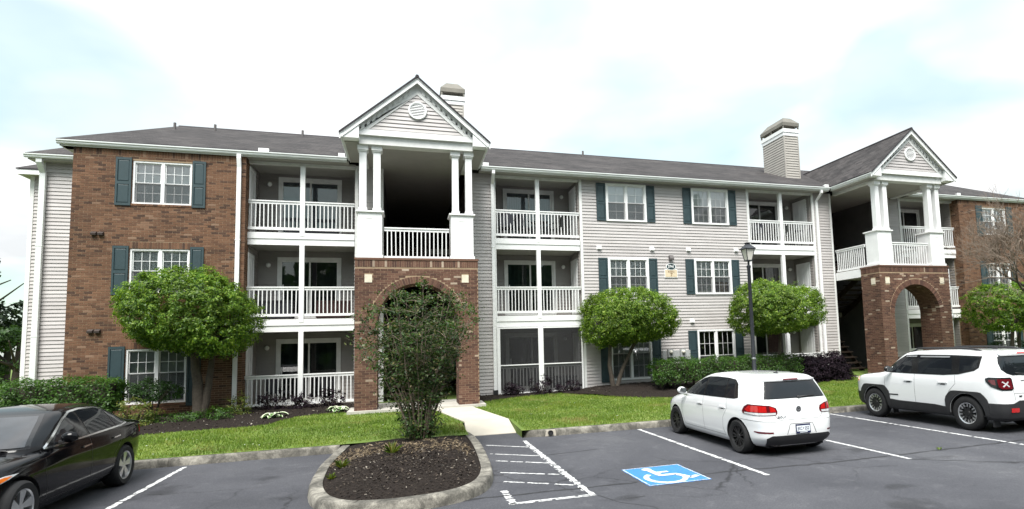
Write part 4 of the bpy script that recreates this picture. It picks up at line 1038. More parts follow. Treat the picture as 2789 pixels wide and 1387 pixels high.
# ---------------------------------------------------------------- entrance towers
def tower(dx, mirror, zb):
    X = lambda x: x+dx
    xl, xr = X(3.37), X(6.94); cx = X(5.155); YF, YI = -2.40, -1.45
    ARC = (cx, 2.49, 1.175); RO = 1.175+.21
    # mortar body with arch: vertical strips
    m = MB(); zt_ = 4.36
    for a, b in ((xl, cx-1.175), (cx+1.175, xr)): m.box(a, b, YF, YI, zb-.2, zt_)
    n = 40; pts = [(cx-1.175*math.cos(math.pi*i/n), 2.49+1.175*math.sin(math.pi*i/n)) for i in range(n+1)]
    for p, q in zip(pts[:-1], pts[1:]):
        m.add([(p[0], YF, p[1]), (q[0], YF, q[1]), (q[0], YF, zt_), (p[0], YF, zt_), (p[0], YI, p[1]), (q[0], YI, q[1]), (q[0], YI, zt_), (p[0], YI, zt_)], [(0, 1, 2, 3), (5, 4, 7, 6), (0, 4, 5, 1), (3, 2, 6, 7)])
    wall = m.obj('brick_wall', 'mortar', BLD)
    keys = [(X(3.74)-.11, X(3.74)+.11, 3.68, 3.93), (X(6.55)-.11, X(6.55)+.11, 3.68, 3.93)]
    rows = brick_rows(xl, xr, zb, 4.145, keys, (cx, 2.49, RO))
    br = MB(); single = []
    bm = MB(); bm.box(0, BL, 0, .034, 0, BH); bme = bm.mesh('brick', 'brick_tower')
    rows.sort(key=lambda r: abs(r[2]-1.7))
    for (s, e, a, b, full) in rows:
        if full and BRICK_COUNT[0] < 300 and dx == 0:
            o = link('brick', bme, wall); o.location = (s, YF-.004-random.uniform(0, .004), a); BRICK_COUNT[0] += 1
        else: qbox(br, front(YF), s, e, -.03, .004+random.uniform(0, .004), a, b)
    soldiers(front(YF), xl, xr, 4.152, br)
    # voussoirs
    nv = 52
    for i in range(nv):
        a0, a1 = math.pi*i/nv+.004, math.pi*(i+1)/nv-.004
        for k in range(5):
            y0 = YF-.010-random.uniform(0, .004)+k*.192; y1 = y0+.182
            c = []
            for y in (y0, y1):
                for (r, a) in ((1.168, a0), (1.168, a1), (RO-.01 if k == 0 else 1.18, a1), (RO-.01 if k == 0 else 1.18, a0)): c.append((cx+r*math.cos(a), y, 2.49+r*math.sin(a)))
            br.add(c, [(0, 1, 2, 3), (7, 6, 5, 4), (0, 4, 5, 1), (1, 5, 6, 2), (2, 6, 7, 3), (3, 7, 4, 0)])
    # faces round the piers
    for mp, u0, u1 in ((faceL(xl), YF+.005, YI), (faceR(xr), YF+.005, YI), (faceR(cx-1.175), YF+.005, YI), (faceL(cx+1.175), YF+.005, YI)):
        top = 4.145 if (mp(0, 0, 0)[0] in (xl, xr)) else 2.49
        kk = [(-2.07-.11, -2.07+.11, 3.68, 3.93)] if top > 3 else []
        lay(mp, brick_rows(u0, u1, zb, top, kk), br)
        if top > 3: soldiers(mp, u0, u1, 4.152, br)
    stuff(br.obj('brickwork', 'brick_tower', wall))
    cap = MB(); cap.box(xl-.02, xr+.02, YF-.025, YI+.02, 4.362, 4.425); cap.obj('brick_ledge', 'brick_tower', wall)
    for k in keys:
        q = MB(); qbox(q, front(YF), k[0]+.006, k[1]-.006, -.02, .016, k[2]+.006, k[3]-.006); q.obj('stone_square', 'keystone', wall)
    for mp in (faceL(xl), faceR(xr)):
        q = MB(); qbox(q, mp, -2.174, -1.966, -.02, .016, 3.686, 3.924); q.obj('stone_square', 'keystone', wall)
    # landing deck between tower and facade, white side fascias
    d = MB(); d.box(xl+.05, xr-.05, YI, .0, 4.08, 4.36); dk = d.obj('landing_deck', 'soffit', BLD)
    for x in (xl+.005, xr-.055):
        f = MB(); f.box(x, x+.05, YI+.002, -.035, 4.05, 4.385); f.obj('side_fascia', 'white', dk)
    t = MB(); t.box(xl+.06, xr-.06, YI-.6, .3, 4.362, 4.40); t.obj('landing_boards', 'wood_tread', dk)
    # pedestals, columns, capitals
    for (a, b, cols) in ((3.44, 4.12, ((3.475, 3.675), (3.87, 4.075))), (6.14, 6.82, ((6.19, 6.385), (6.60, 6.80)))):
        p = MB(); y0, y1 = YF+.015, YF+.66
        p.box(X(a), X(b), y0, y1, 4.45, 5.78); p.box(X(a)-.035, X(b)+.035, y0-.035, y1+.035, 4.425, 4.51); p.box(X(a)-.025, X(b)+.025, y0-.025, y1+.025, 5.78, 5.80); p.box(X(a)-.055, X(b)+.055, y0-.055, y1+.055, 5.80, 5.845)
        ped = p.obj('column_pedestal', 'white', BLD)
        q = MB(); xa, xb = X(a)+.22, X(b)-.22
        q.box(xa, xb, y0-.009, y0+.002, 5.60, 5.62); q.box(xa, xa+.018, y0-.009, y0+.002, 4.62, 5.60); q.box(xb-.018, xb, y0-.009, y0+.002, 4.62, 5.60); q.obj('panel_mould', 'white_old', ped)
        for (c, e) in cols:
            k = MB(); k.box(X(c), X(e), y0+.02, y0+.24, 5.845, 7.69); k.box(X(c)-.02, X(e)+.02, y0, y0+.26, 5.846, 5.93); col = k.obj('column', 'white', BLD)
            k = MB(); k.box(X(c)-.05, X(e)+.05, y0-.04, y0+.30, 7.692, 7.835); k.box(X(c)-.02, X(e)+.02, y0-.015, y0+.27, 7.655, 7.691); k.obj('capital', 'white', col)
    railing(X(4.175), X(6.085), 4.375, YF+.14, 'white', 15)
    for x in (xl+.08, xr-.08): railing(YF+.72, -.04, 4.375, x, 'white', 15, 'y')
    # entablature
    b = MB(); b.box(X(3.47), X(6.82), YF-.12, YF+.22, 7.837, 8.085); beam = b.obj('front_beam', 'white_old', BLD)
    b = MB(); b.box(X(3.46), X(6.83), YF-.215, YF+.22, 8.087, 8.26); b.obj('frieze_board', 'white', beam)
    for x in (3.47, 6.67): b = MB(); b.box(X(x), X(x)+.15, YF+.222, -.03, 7.80, 8.06); b.obj('side_beam', 'white_old', beam)
    c = MB(); c.box(X(3.625), X(6.665), YF+.223, 8.9, 7.86, 7.90); c.obj('tower_ceiling', 'soffit', BLD)
    s = .87; ZA = 9.985; XC = X(5.146)
    top = lambda x: ZA-s*abs(x-XC)
    YG = YF-.19
    # gable: sheathing, boards, rakes
    g = MB(); g.prism([(X(3.47), 8.262), (X(6.82), 8.262), (X(6.82), top(X(6.82))-.10), (XC, ZA-.10), (X(3.47), top(X(3.47))-.10)], 'y', YG+.01, YF+.10); gab = g.obj('gable', 'siding', BLD)
    def clip(a, bb):
        h = (ZA-.50-a)/s
        return None if h < .03 else (XC-h, XC+h)
    boards(front(YG+.008), 0, 0, 8.262, ZA-.52, [(XC+.0-.28, XC+.28, 8.93-.27, 8.93+.27)] if False else [], None, gab, 'siding_board', clip)
    for sg in (-1, 1):
        # inner rake frieze and dentil band
        def band(d0, d1, y0, y1, name, mat, par):
            q = MB(); e = 1.68
            xs = (XC, XC+sg*e)
            z0 = [ZA-d0-s*0, ZA-d0-s*e]; z1 = [ZA-d1, ZA-d1-s*e]
            # clip the lower end at the frieze board
            zl = 8.262
            pol = [(XC, z0[0]), (xs[1], z0[1]), (xs[1], max(z1[1], zl)), (XC+sg*min(e, (ZA-d1-zl)/s), max(z1[1], zl)), (XC, z1[0])]
            if sg < 0: pol = pol[::-1]
            q.prism(pol, 'y', y0, y1); return q.obj(name, mat, par)
        band(.36, .515, YG-.028, YG+.008, 'rake_frieze', 'white_old', gab)
        band(.10, .36, YG-.008, YG+.009, 'rake_backing', 'white_old', gab)
        for i in range(10):
            t = .14+i*.152; x = XC+sg*t; q = MB(); L_ = .092; dz = -s*sg
            ux = 1/math.hypot(1, s)
            p0 = (x, ZA-.215-s*t); h = .14
            pol = [(x, p0[1]-.02), (x+sg*L_, p0[1]-.02-s*L_), (x+sg*L_, p0[1]-.02-s*L_-h), (x, p0[1]-.02-h)]
            if sg < 0: pol = pol[::-1]
            q.prism(pol, 'y', YG-.05, YG-.008); q.obj('dentil', 'white_old', gab)
        # rake soffit and fascia
        x_e = XC+sg*2.13
        q = MB(); pol = [(XC, ZA-.10), (x_e, ZA-.10-s*2.13), (x_e, ZA-.14-s*2.13), (XC, ZA-.14)]
        if sg < 0: pol = pol[::-1]
        q.prism(pol, 'y', YF-.36, YG+.005); q.obj('rake_soffit', 'white', gab)
        q = MB(); pol = [(XC, ZA-.025), (x_e+sg*.06, ZA-.025-s*2.19), (x_e+sg*.06, ZA-.22-s*2.19), (XC, ZA-.22)]
        if sg < 0: pol = pol[::-1]
        q.prism(pol, 'y', YF-.385, YF-.361); q.obj('rake_board', 'white', gab)
        q = MB(); pol = [(XC, ZA-.025), (x_e+sg*.06, ZA-.025-s*2.19), (x_e+sg*.06, ZA-.09-s*2.19), (XC, ZA-.09)]
        if sg < 0: pol = pol[::-1]
        q.prism(pol, 'y', YF-.405, YF-.386); q.obj('rake_mould', 'white', gab)
        # boxed eave return
        xa, xb = (XC+sg*1.66, XC+sg*2.10); zb2 = 7.925
        pol = [(xa, zb2), (xb, zb2), (xb, top(xb)-.20), (xa, top(xa)-.20)]
        if sg < 0: pol = pol[::-1]
        q = MB(); q.prism(pol, 'y', YF-.358, YF-.02); q.obj('eave_return', 'white', gab)
        # eave soffit along the side
        q = MB(); x0, x1 = sorted((XC+sg*1.68, XC+sg*2.09)); q.box(x0, x1, YF-.02, -.40, 7.90, 7.935); q.obj('eave_soffit', 'soffit', gab)
        q = MB(); x0, x1 = sorted((XC+sg*2.075, XC+sg*2.092)); q.box(x0, x1, YF-.36, -.42, 7.885, 8.03); q.obj('fascia', 'white_old', gab)
    # round louvre vent
    v = MB(); vc = (X(5.155), YG-.024, 8.95)
    v.lathe([(.215, .0), (.215, -.03), (.235, -.045), (.262, -.045), (.278, -.03), (.278, .01)], vc, 36, 'y'); ve = v.obj('round_vent', 'white', BLD, True, 40)
    q = MB(); q.lathe([(.001, .0), (.218, .0)], (vc[0], vc[1]+.01, vc[2]), 32, 'y'); q.obj('vent_back', 'room_dark', ve)
    for i in range(8):
        z = -.178+i*.051; h = math.sqrt(max(.0, .215**2-z*z)); q = MB()
        q.prism([(vc[1]-.03, vc[2]+z-.016), (vc[1]-.026, vc[2]+z-.012), (vc[1]+.0, vc[2]+z+.026), (vc[1]-.004, vc[2]+z+.022)], 'x', vc[0]-h, vc[0]+h); q.obj('louvre', 'white', ve)
    # roof of the tower
    nv_ = Vector((0, 1, 0)); e = 2.20
    polys = []
    for sg in (-1, 1):
        vd = Vector((-sg*1, 0, s)).normalized()
        vs = [(XC+sg*e, YF-.40, ZA-s*e), (XC+sg*e, 3.9, ZA-s*e), (XC, 3.9, ZA), (XC, YF-.40, ZA)]
        if sg > 0: vs = vs
        else: vs = vs[::-1]
        polys.append((vs, nv_, vd))
    r = uv_mesh('roof', polys, 'shingle', BLD)
    q = MB()
    for sg in (-1, 1):
        pol = [(XC, ZA), (XC+sg*e, ZA-s*e), (XC+sg*e, ZA-s*e-.06), (XC, ZA-.06)]
        if sg < 0: pol = pol[::-1]
        q.prism(pol, 'y', YF-.43, YF-.406)
    q.obj('shingle_edge', 'ridge_cap', r)
    q = MB(); q.tube([(XC, YF-.42, ZA-.02), (XC, 3.8, ZA-.02)], .06, 6); q.obj('ridge_cap', 'ridge_cap', r)
    # the breezeway behind: walls, floors, stairs
    ox0, ox1 = (X(4.05), X(6.98)) if not mirror else (X(3.33), X(6.26))
    w = MB(); w.box(ox0-.12, ox0, .15, 9, zb-.1, 7.86); w.box(ox1, ox1+.12, .15, 9, zb-.1, 7.86)
    for (a, b, c, d_) in cells(ox0, ox1, zb-.1, 7.86, [(ox0+.35, ox0+1.2, 3.1, 4.9)]): w.box(a, b, 8.9, 9.0, c, d_)
    bw = w.obj('breezeway_wall', 'breezeway_shade', BLD); sb = MB()
    boards(faceR(ox0), .2, 8.9, zb, 7.84, [], sb); boards(faceL(ox1), .2, 8.9, zb, 7.84, [], sb); stuff(sb.obj('siding_boards', 'breezeway_shade', bw))
    fl = MB(); fl.box(ox0+.01, ox1-.01, 2.9, 8.88, 2.58, 2.8); fl.box(ox0+.01, ox1-.01, 2.9, 8.88, 5.38, 5.6); fl.obj('breezeway_deck', 'soffit', BLD)
    st = MB(); xm = (ox0+ox1)/2
    def flight(x0, x1, y0, z0, y1, z1, n):
        for i in range(n):
            t0 = i/n; ya, yb = y0+(y1-y0)*i/n, y0+(y1-y0)*(i+1)/n; z = z0+(z1-z0)*(i+1)/n; lo, hi = min(ya, yb), max(ya, yb); st.box(x0, x1, lo-.02, hi+.02, z-.05, z-.002*(i % 2))
        for x in (x0-.01, x1-.03):
            st.add([(x, y0, z0-.25), (x+.04, y0, z0-.25), (x+.04, y1, z1-.25), (x, y1, z1-.25), (x, y0, z0+.02), (x+.04, y0, z0+.02), (x+.04, y1, z1+.02), (x, y1, z1+.02)], [(0, 3, 2, 1), (4, 5, 6, 7), (0, 1, 5, 4), (1, 2, 6, 5), (2, 3, 7, 6), (3, 0, 4, 7)])
    lx, rx = (ox0+.06, xm-.05), (xm+.05, ox1-.06)
    flight(lx[0], lx[1], .1, zb, 2.9, 2.8, 12); flight(rx[0], rx[1], 2.9, 2.8, .2, 4.38, 8); flight(lx[0], lx[1], .2, 4.38, 2.9, 5.6, 8)
    sto = st.obj('stair', 'wood_brown', BLD)
    hr = MB()
    for x in (lx[1], rx[0]):
        hr.tube([(x, .2, 5.30), (x, 2.9, 6.5)], .03, 6); hr.tube([(x, 2.9, 3.7), (x, .2, 5.30)], .03, 6)
    hr.obj('handrail', 'wood_brown', sto)
tower(T1X, False, -.03); tower(T2X, True, .04)
def dark_stair_rail():
    y = -.9; x0, x1 = 23.52, 24.75; z0, z1 = 1.32, .62; m = MB()
    m.tube([(x0-.1, y, z0+.05), (x1, y, z1)], .035, 6); m.box(x0-.16, x0-.06, y-.05, y+.05, .03, z0+.12); m.box(x1-.03, x1+.07, y-.05, y+.05, .03, z1+.1)
    o = m.obj('stair_railing', 'wood_brown', BLD)
    for i in range(7):
        t = (i+.7)/7.5; x = x0+(x1-x0)*t; q = MB(); q.box(x-.018, x+.018, y-.018, y+.018, .05, z0+(z1-z0)*t); q.obj('baluster', 'wood_brown', o)
dark_stair_rail()

# ---------------------------------------------------------------- chimneys
def chimney(x0, x1, y0, y1, zr):
    m = MB(); m.box(x0, x1, y0, y1, zr, 11.26); c = m.obj('chimney', 'siding_tan', BLD); s = MB()
    boards(front(y0), x0, x1, zr, 11.2, [], s); boards(faceL(x0), y0, y1, zr, 11.2, [], s); boards(faceR(x1), y0, y1, zr, 11.2, [], s); stuff(s.obj('siding_boards', 'siding_tan', c))
    k = MB()
    for (a, b) in ((x0, y0), (x1, y0)): k.box(a-.03, a+.03, y0-.028, y0+.03, zr, 11.22)
    k.obj('corner_board', 'siding_tan', c)
    for i, (a, b) in enumerate(((11.22, 11.38), (11.382, 11.55))):
        e = .035+.03*i; q = MB(); q.box(x0-e, x1+e, y0-e, y1+e, a, b); q.obj('crown_board', 'white', c)
    q = MB(); e = .06
    for a in (x0-e, x1+e-.06):
        for b in (y0-e, (y0+y1)/2, y1+e-.06): q.box(a, a+.06, b, b+.06, 11.55, 11.72)
    q.box(x0+.1, x1-.1, y0+.1, y1-.1, 11.55, 11.70); q.obj('cap_support', 'metal_cap', c)
    q = MB(); e = .075; t = .20
    q.add([(x0-e, y0-e, 11.70), (x1+e, y0-e, 11.70), (x1+e, y1+e, 11.70), (x0-e, y1+e, 11.70), (x0-e, y0-e, 11.86), (x1+e, y0-e, 11.86), (x1+e, y1+e, 11.86), (x0-e, y1+e, 11.86), (x0+t-.03, y0+t, 12.17), (x1-t+.03, y0+t, 12.17), (x1-t+.03, y1-t, 12.17), (x0+t-.03, y1-t, 12.17)],
          [(3, 2, 1, 0), (0, 1, 5, 4), (1, 2, 6, 5), (2, 3, 7, 6), (3, 0, 4, 7), (4, 5, 9, 8), (5, 6, 10, 9), (6, 7, 11, 10), (7, 4, 8, 11), (8, 9, 10, 11)])
    q.obj('chimney_cap', 'metal_cap', c)
chimney(6.19, 6.99, 2.0, 3.4, 8.9); chimney(21.95, 22.72, 2.0, 3.65, 8.9)

# ---------------------------------------------------------------- sign and sign lamp on the facade
def sign():
    r = empty('address_sign', (14.74, -.03, 4.15))
    tag(r, 'tan wall sign with dark oval 3741 above Building 7, between two windows', 'sign')
    m = MB(); m.prism([(-.28, 0), (.28, 0), (.28, .33), (.20, .345), (-.20, .345), (-.28, .33)], 'y', -.02, .01); m.obj('sign_border', 'white', r)
    m = MB(); m.prism([(-.255, .025), (.255, .025), (.255, .31), (-.255, .31)], 'y', -.027, -.021); m.obj('sign_panel', 'sign_tan', r)
    def oval(a, b, y0, y1, mat, nm):
        q = MB(); q.prism([(a*math.cos(t), .435+b*math.sin(t)) for t in np.linspace(0, 2*math.pi, 36, endpoint=False)], 'y', y0, y1); q.obj(nm, mat, r)
    oval(.215, .135, -.035, -.0205, 'white', 'oval_border'); oval(.185, .108, -.042, -.036, 'sign_dark', 'oval_plate')
    for t, s, x, z, mt, y, b in (('3741', .135, 0, .435, 'white', -.044, .004), ('Building', .085, 0, .235, 'sign_brown', -.030, .0015), ('7', .18, .01, .11, 'sign_brown', -.030, .004)):
        o = link('sign_lettering', text_mesh(t, s, mt, .001, b), r); o.location = (x, y, z); o.rotation_euler = (R(90), 0, 0)
    l = empty('wall_lamp', (14.75, -.02, 4.94)); tag(l, 'small dark box lamp fixed above the address sign', 'lamp')
    q = MB(); q.box(-.075, .075, -.03, .0, -.07, .07); q.obj('lamp_base', 'lamp_black', l)
    q = MB(); q.prism([(-.03, -.09), (-.16, -.09), (-.16, -.03), (-.10, .09), (-.03, .09)], 'x', -.085, .085); q.obj('lamp_housing', 'pipe_grey', l)
sign()
# ================================================================ VEHICLES
def pchip(xs, ys):
    xs = np.array(xs, float); ys = np.array(ys, float); h = np.diff(xs); d = np.diff(ys)/h; m = np.zeros(len(xs))
    for i in range(1, len(xs)-1):
        if d[i-1]*d[i] > 0: w1 = 2*h[i]+h[i-1]; w2 = h[i]+2*h[i-1]; m[i] = (w1+w2)/(w1/d[i-1]+w2/d[i])
    m[0], m[-1] = d[0], d[-1]
    def f(x):
        x = min(max(x, xs[0]), xs[-1]); i = min(int(np.searchsorted(xs, x, 'right'))-1, len(h)-1); t = (x-xs[i])/h[i]
        return ys[i]*(1+2*t)*(1-t)**2+m[i]*h[i]*t*(1-t)**2+ys[i+1]*t*t*(3-2*t)+m[i+1]*h[i]*t*t*(t-1)
    return f
class Body:
    """car body as a stack of horizontal super-elliptic outlines; local y = forward, x = left/right, z = up"""
    def __init__(s, keys):
        z = [k[0] for k in keys]; s.z0, s.z1 = z[0], z[-1]
        s.F, s.Rr, s.W, s.nF, s.nR = (pchip(z, [k[i] for k in keys]) for i in range(1, 6))
    def ring(s, z, n=96):
        f, r, w, nf, nr = s.F(z), s.Rr(z), s.W(z), s.nF(z), s.nR(z); c = (f+r)/2; h = (f-r)/2; out = []
        for j in range(n):
            # cosine-spread so the corners and the long sides both get points
            t = 2*math.pi*j/n; cs, sn = math.cos(t), math.sin(t); e = nf if sn > 0 else nr
            k = (abs(cs)**e+abs(sn)**e)**(-1/e) if True else 1
            out.append((w*cs*k, c+h*sn*k, z))
        return out
    def side(s, y, z, sg):
        f, r, w = s.F(z), s.Rr(z), s.W(z); c = (f+r)/2; h = (f-r)/2; u = (y-c)/h; e = s.nF(z) if u > 0 else s.nR(z)
        u = min(abs(u), .9995); return (sg*w*(1-u**e)**(1/e), y, z)
    def end(s, x, z, front):
        f, r, w = s.F(z), s.Rr(z), s.W(z); c = (f+r)/2; h = (f-r)/2; e = s.nF(z) if front else s.nR(z); u = min(abs(x)/w, .9995)
        return (x, c+(h if front else -h)*(1-u**e)**(1/e), z)
    def wrap(s, front):
        """(t, z) -> point: t = signed distance along the outline from the centre line of the front or rear end"""
        cache = {}
        def f(t, z):
            key = round(z, 4)
            if key not in cache:
                F, r, w, e = s.F(z), s.Rr(z), s.W(z), (s.nF(z) if front else s.nR(z)); c = (F+r)/2; h = (F-r)/2; P = []
                for i in range(161):
                    a = math.pi/2*i/160; cs, sn = math.sin(a), math.cos(a); k = (cs**e+sn**e)**(-1/e); P.append((w*cs*k, c+(h if front else -h)*sn*k))
                L = [0.0]
                for p, q in zip(P[:-1], P[1:]): L.append(L[-1]+math.hypot(q[0]-p[0], q[1]-p[1]))
                cache[key] = (L, [q[0] for q in P], [q[1] for q in P])
            L, X, Y = cache[key]; return (math.copysign(float(np.interp(abs(t), L, X)), t), float(np.interp(abs(t), L, Y)), z)
        return f
    def mesh(s, nz=84, n=184):
        m = MB(); zs = np.concatenate([np.linspace(s.z0, s.z1, nz)]); 
        for z in zs: m.v += s.ring(float(z), n)
        for i in range(len(zs)-1):
            for j in range(n): a = i*n+j; b = i*n+(j+1) % n; m.f.append((a, b, b+n, a+n))
        m.f.append(tuple(range(n-1, -1, -1))); m.f.append(tuple((len(zs)-1)*n+j for j in range(n))); return m
def poly_patch(poly, fn, off, name, mat, parent, rim=.012, dens=.06, smooth=True):
    """flat polygon (a, b) laid on a surface fn(a, b) -> point, lifted by off along the local normal, with a rim going back in"""
    bm = bmesh.new(); vs = [bm.verts.new((p[0], 0, p[1])) for p in poly]; f = bm.faces.new(vs)
    L = max(max(p[0] for p in poly)-min(p[0] for p in poly), max(p[1] for p in poly)-min(p[1] for p in poly))
    for ax, no in ((0, (1, 0, 0)), (2, (0, 0, 1))):
        lo = min(p[0 if ax == 0 else 1] for p in poly); hi = max(p[0 if ax == 0 else 1] for p in poly); k = int((hi-lo)/dens)
        for i in range(1, k+1):
            c = lo+(hi-lo)*i/(k+1); co = (c, 0, 0) if ax == 0 else (0, 0, c)
            bmesh.ops.bisect_plane(bm, geom=bm.verts[:]+bm.edges[:]+bm.faces[:], plane_co=co, plane_no=no)
    bnd = [e for e in bm.edges if e.is_boundary]; ext = bmesh.ops.extrude_edge_only(bm, edges=bnd)
    newv = set(v for v in ext['geom'] if isinstance(v, bmesh.types.BMVert))
    e = .004
    for v in bm.verts:
        a, b = v.co.x, v.co.z; p = Vector(fn(a, b)); du = Vector(fn(a+e, b))-Vector(fn(a-e, b)); dv = Vector(fn(a, b+e))-Vector(fn(a, b-e)); n = du.cross(dv)
        if n.length < 1e-9: n = Vector((0, 0, 1))
        n.normalize()
        out = Vector((p.x, p.y, 0)) if True else n
        if n.dot(Vector((p.x, p.y*.5, .3))) < 0: n = -n
        v.co = p+n*(off if v not in newv else off-rim)
    me = bpy.data.meshes.new(name); bm.normal_update(); bm.to_mesh(me); bm.free()
    if smooth: me.polygons.foreach_set('use_smooth', [True]*len(me.polygons)); me.set_sharp_from_angle(angle=R(35))
    me.materials.append(M[mat]); return link(name, me, parent)
def strip(pts, fn, w, off, name, mat, parent):
    """narrow ribbon along a polyline (a, b) on a surface"""
    q = []
    for a, b in zip(pts[:-1], pts[1:]):
        k = max(1, int(math.hypot(b[0]-a[0], b[1]-a[1])/.05))
        for i in range(k): q.append((a[0]+(b[0]-a[0])*i/k, a[1]+(b[1]-a[1])*i/k))
    q.append(pts[-1]); m = MB(); e = .004
    for i, p in enumerate(q):
        a, b = q[max(i-1, 0)], q[min(i+1, len(q)-1)]; d = Vector((b[0]-a[0], b[1]-a[1])).normalized(); n = (-d.y, d.x)
        for s in (-1, 1):
            u, v = p[0]+n[0]*w/2*s, p[1]+n[1]*w/2*s; P = Vector(fn(u, v)); du = Vector(fn(u+e, v))-Vector(fn(u-e, v)); dv = Vector(fn(u, v+e))-Vector(fn(u, v-e)); nn = du.cross(dv)
            if nn.length > 1e-9: nn.normalize()
            if nn.dot(Vector((P.x, P.y*.5, .3))) < 0: nn = -nn
            m.v.append(tuple(P+nn*off))
        if i: k = 2*i; m.f.append((k-2, k-1, k+1, k))
    return m.obj(name, mat, parent, True)
def arc(cx, cz, r, a0, a1, n=14): return [(cx+r*math.cos(R(a0+(a1-a0)*i/n)), cz+r*math.sin(R(a0+(a1-a0)*i/n))) for i in range(n+1)]
def cut_body(bodymesh, cutters, mats, smooth=38):
    """boolean the wheel wells out of the body"""
    o = link('body_tmp', bodymesh)
    cs = []
    for c in cutters:
        k = link('cut_tmp', c); cs.append(k); b = o.modifiers.new('b', 'BOOLEAN'); b.object = k; b.operation = 'DIFFERENCE'; b.solver = 'EXACT'; b.material_mode = 'TRANSFER'
    dg = bpy.context.evaluated_depsgraph_get(); dg.update(); me = bpy.data.meshes.new_from_object(o.evaluated_get(dg))
    for k in [o]+cs: bpy.data.objects.remove(k)
    me.polygons.foreach_set('use_smooth', [True]*len(me.polygons)); me.set_sharp_from_angle(angle=R(smooth)); return me
def wheel(parent, x, y, z, r, wd, sg, style, rimr):
    """tyre with a rim and spokes; sg = +1 outer side towards +x"""
    m = MB(); w = wd/2
    prof = [(rimr, -w), (rimr+.012, -w-.004), (r-.035, -w-.012), (r-.010, -w+.012), (r, -w+.04), (r, w-.04), (r-.010, w-.012), (r-.035, w+.012), (rimr+.012, w+.004), (rimr, w), (rimr-.015, w-.02), (rimr-.02, 0), (rimr-.015, -w+.02), (rimr, -w)]
    m.lathe(prof, (0, 0, 0), 40, 'x'); t = m.obj('wheel', 'tyre', parent, True, 50); t.location = (x, y, z)
    o = sg*(w-.025)
    def rimobj(mb, name, mat): return mb.obj(name, mat, t, True, 40)
    d = MB(); d.lathe([(.001, o-sg*.07), (rimr-.014, o-sg*.07)], (0, 0, 0), 32, 'x'); rimobj(d, 'brake_disc', 'rim_black' if style != 'swirl' else 'pipe_grey')
    lip = MB(); lip.lathe([(rimr-.03, o-sg*.06), (rimr-.022, o+sg*.012), (rimr-.004, o+sg*.022), (rimr+.004, o+sg*.018)], (0, 0, 0), 40, 'x')
    rimobj(lip, 'rim', {'black': 'rim_black', 'jeep': 'rim_silver', 'swirl': 'rim_silver'}[style])
    hub = MB(); hub.lathe([(.001, o+sg*.004), (.045, o+sg*.002), (.06, o-sg*.02), (.06, o-sg*.06)], (0, 0, 0), 20, 'x'); rimobj(hub, 'hub', 'rim_silver' if style == 'swirl' else 'rim_black')
    def spoke(a0, r0, a1, r1, w0, w1, th, dx0, dx1):
        s = MB(); pts = []
        p0 = Vector((0, math.cos(a0)*r0, math.sin(a0)*r0)); p1 = Vector((0, math.cos(a1)*r1, math.sin(a1)*r1)); dr = (p1-p0).normalized(); n = Vector((0, -dr.z, dr.y))
        for (p, ww, dx) in ((p0, w0, dx0), (p1, w1, dx1)):
            for q in (-1, 1):
                for k in (0, 1): v = p+n*q*ww; pts.append((o+sg*(dx-k*th), v.y, v.z))
        s.add(pts, [(0, 2, 6, 4), (1, 5, 7, 3), (0, 4, 5, 1), (2, 3, 7, 6), (0, 1, 3, 2), (4, 6, 7, 5)]); return s
    if style == 'black':
        for i in range(14):
            a = 2*math.pi*(i//2)/7+(.12 if i % 2 else -.12); s = spoke(a*1.0, .05, a+(.06 if i % 2 else -.06), rimr-.02, .009, .011, .03, .0, .008); s.obj('spoke', 'rim_black', t)
    elif style == 'jeep':
        for i in range(7):
            a = 2*math.pi*i/7
            s = spoke(a, .05, a, rimr-.02, .034, .028, .035, -.004, .002); s.obj('spoke', 'rim_black', t)
            for q in (-1, 1): s = spoke(a+q*.24, rimr*.60, a+q*.17, rimr-.012, .012, .014, .03, .006, .012); s.obj('spoke_face', 'rim_silver', t)
    else:
        for i in range(10):
            a = 2*math.pi*(i//2)/5+(.30 if i % 2 else 0); s = spoke(a, .035, a+.26, rimr-.015, .020, .036 if i % 2 else .028, .028, .002, .010); s.obj('spoke', 'rim_silver', t)
    return t
def well_cutters(hubs, hz, ra, xin, xout, wide=1.0):
    out = []
    for y in hubs:
        for sg in (-1, 1):
            m = MB(); x0, x1 = sorted((sg*xin, sg*xout)); n = 40
            pts = [(y+ra*wide*math.cos(2*math.pi*i/n), hz+ra*math.sin(2*math.pi*i/n)) for i in range(n)]
            m.prism(pts, 'x', x0, x1); out.append(m.mesh('cut', 'well'))
    return out
def mirror_part(B, sg, y, z, parent, mat, arm='plastic_black'):
    P = Vector(B.side(y, z, sg)); m = MB(); m.sphere((0, 0, 0), (.105, .062, .075), 14, 10); o = m.obj('wing_mirror', mat, parent, True); o.location = (P.x+sg*.15, y-.02, z+.055)
    f = MB(); f.prism([(-.075, -.05), (.075, -.05), (.08, .045), (-.06, .055)], 'y', -.066, -.058); f.obj('mirror_glass', 'chrome', o)
    a = MB(); a.box(-.02-.10 if sg > 0 else .02, -.02 if sg > 0 else .12, -.03, .02, -.065, -.035); a.obj('mirror_arm', arm, o)
    return o
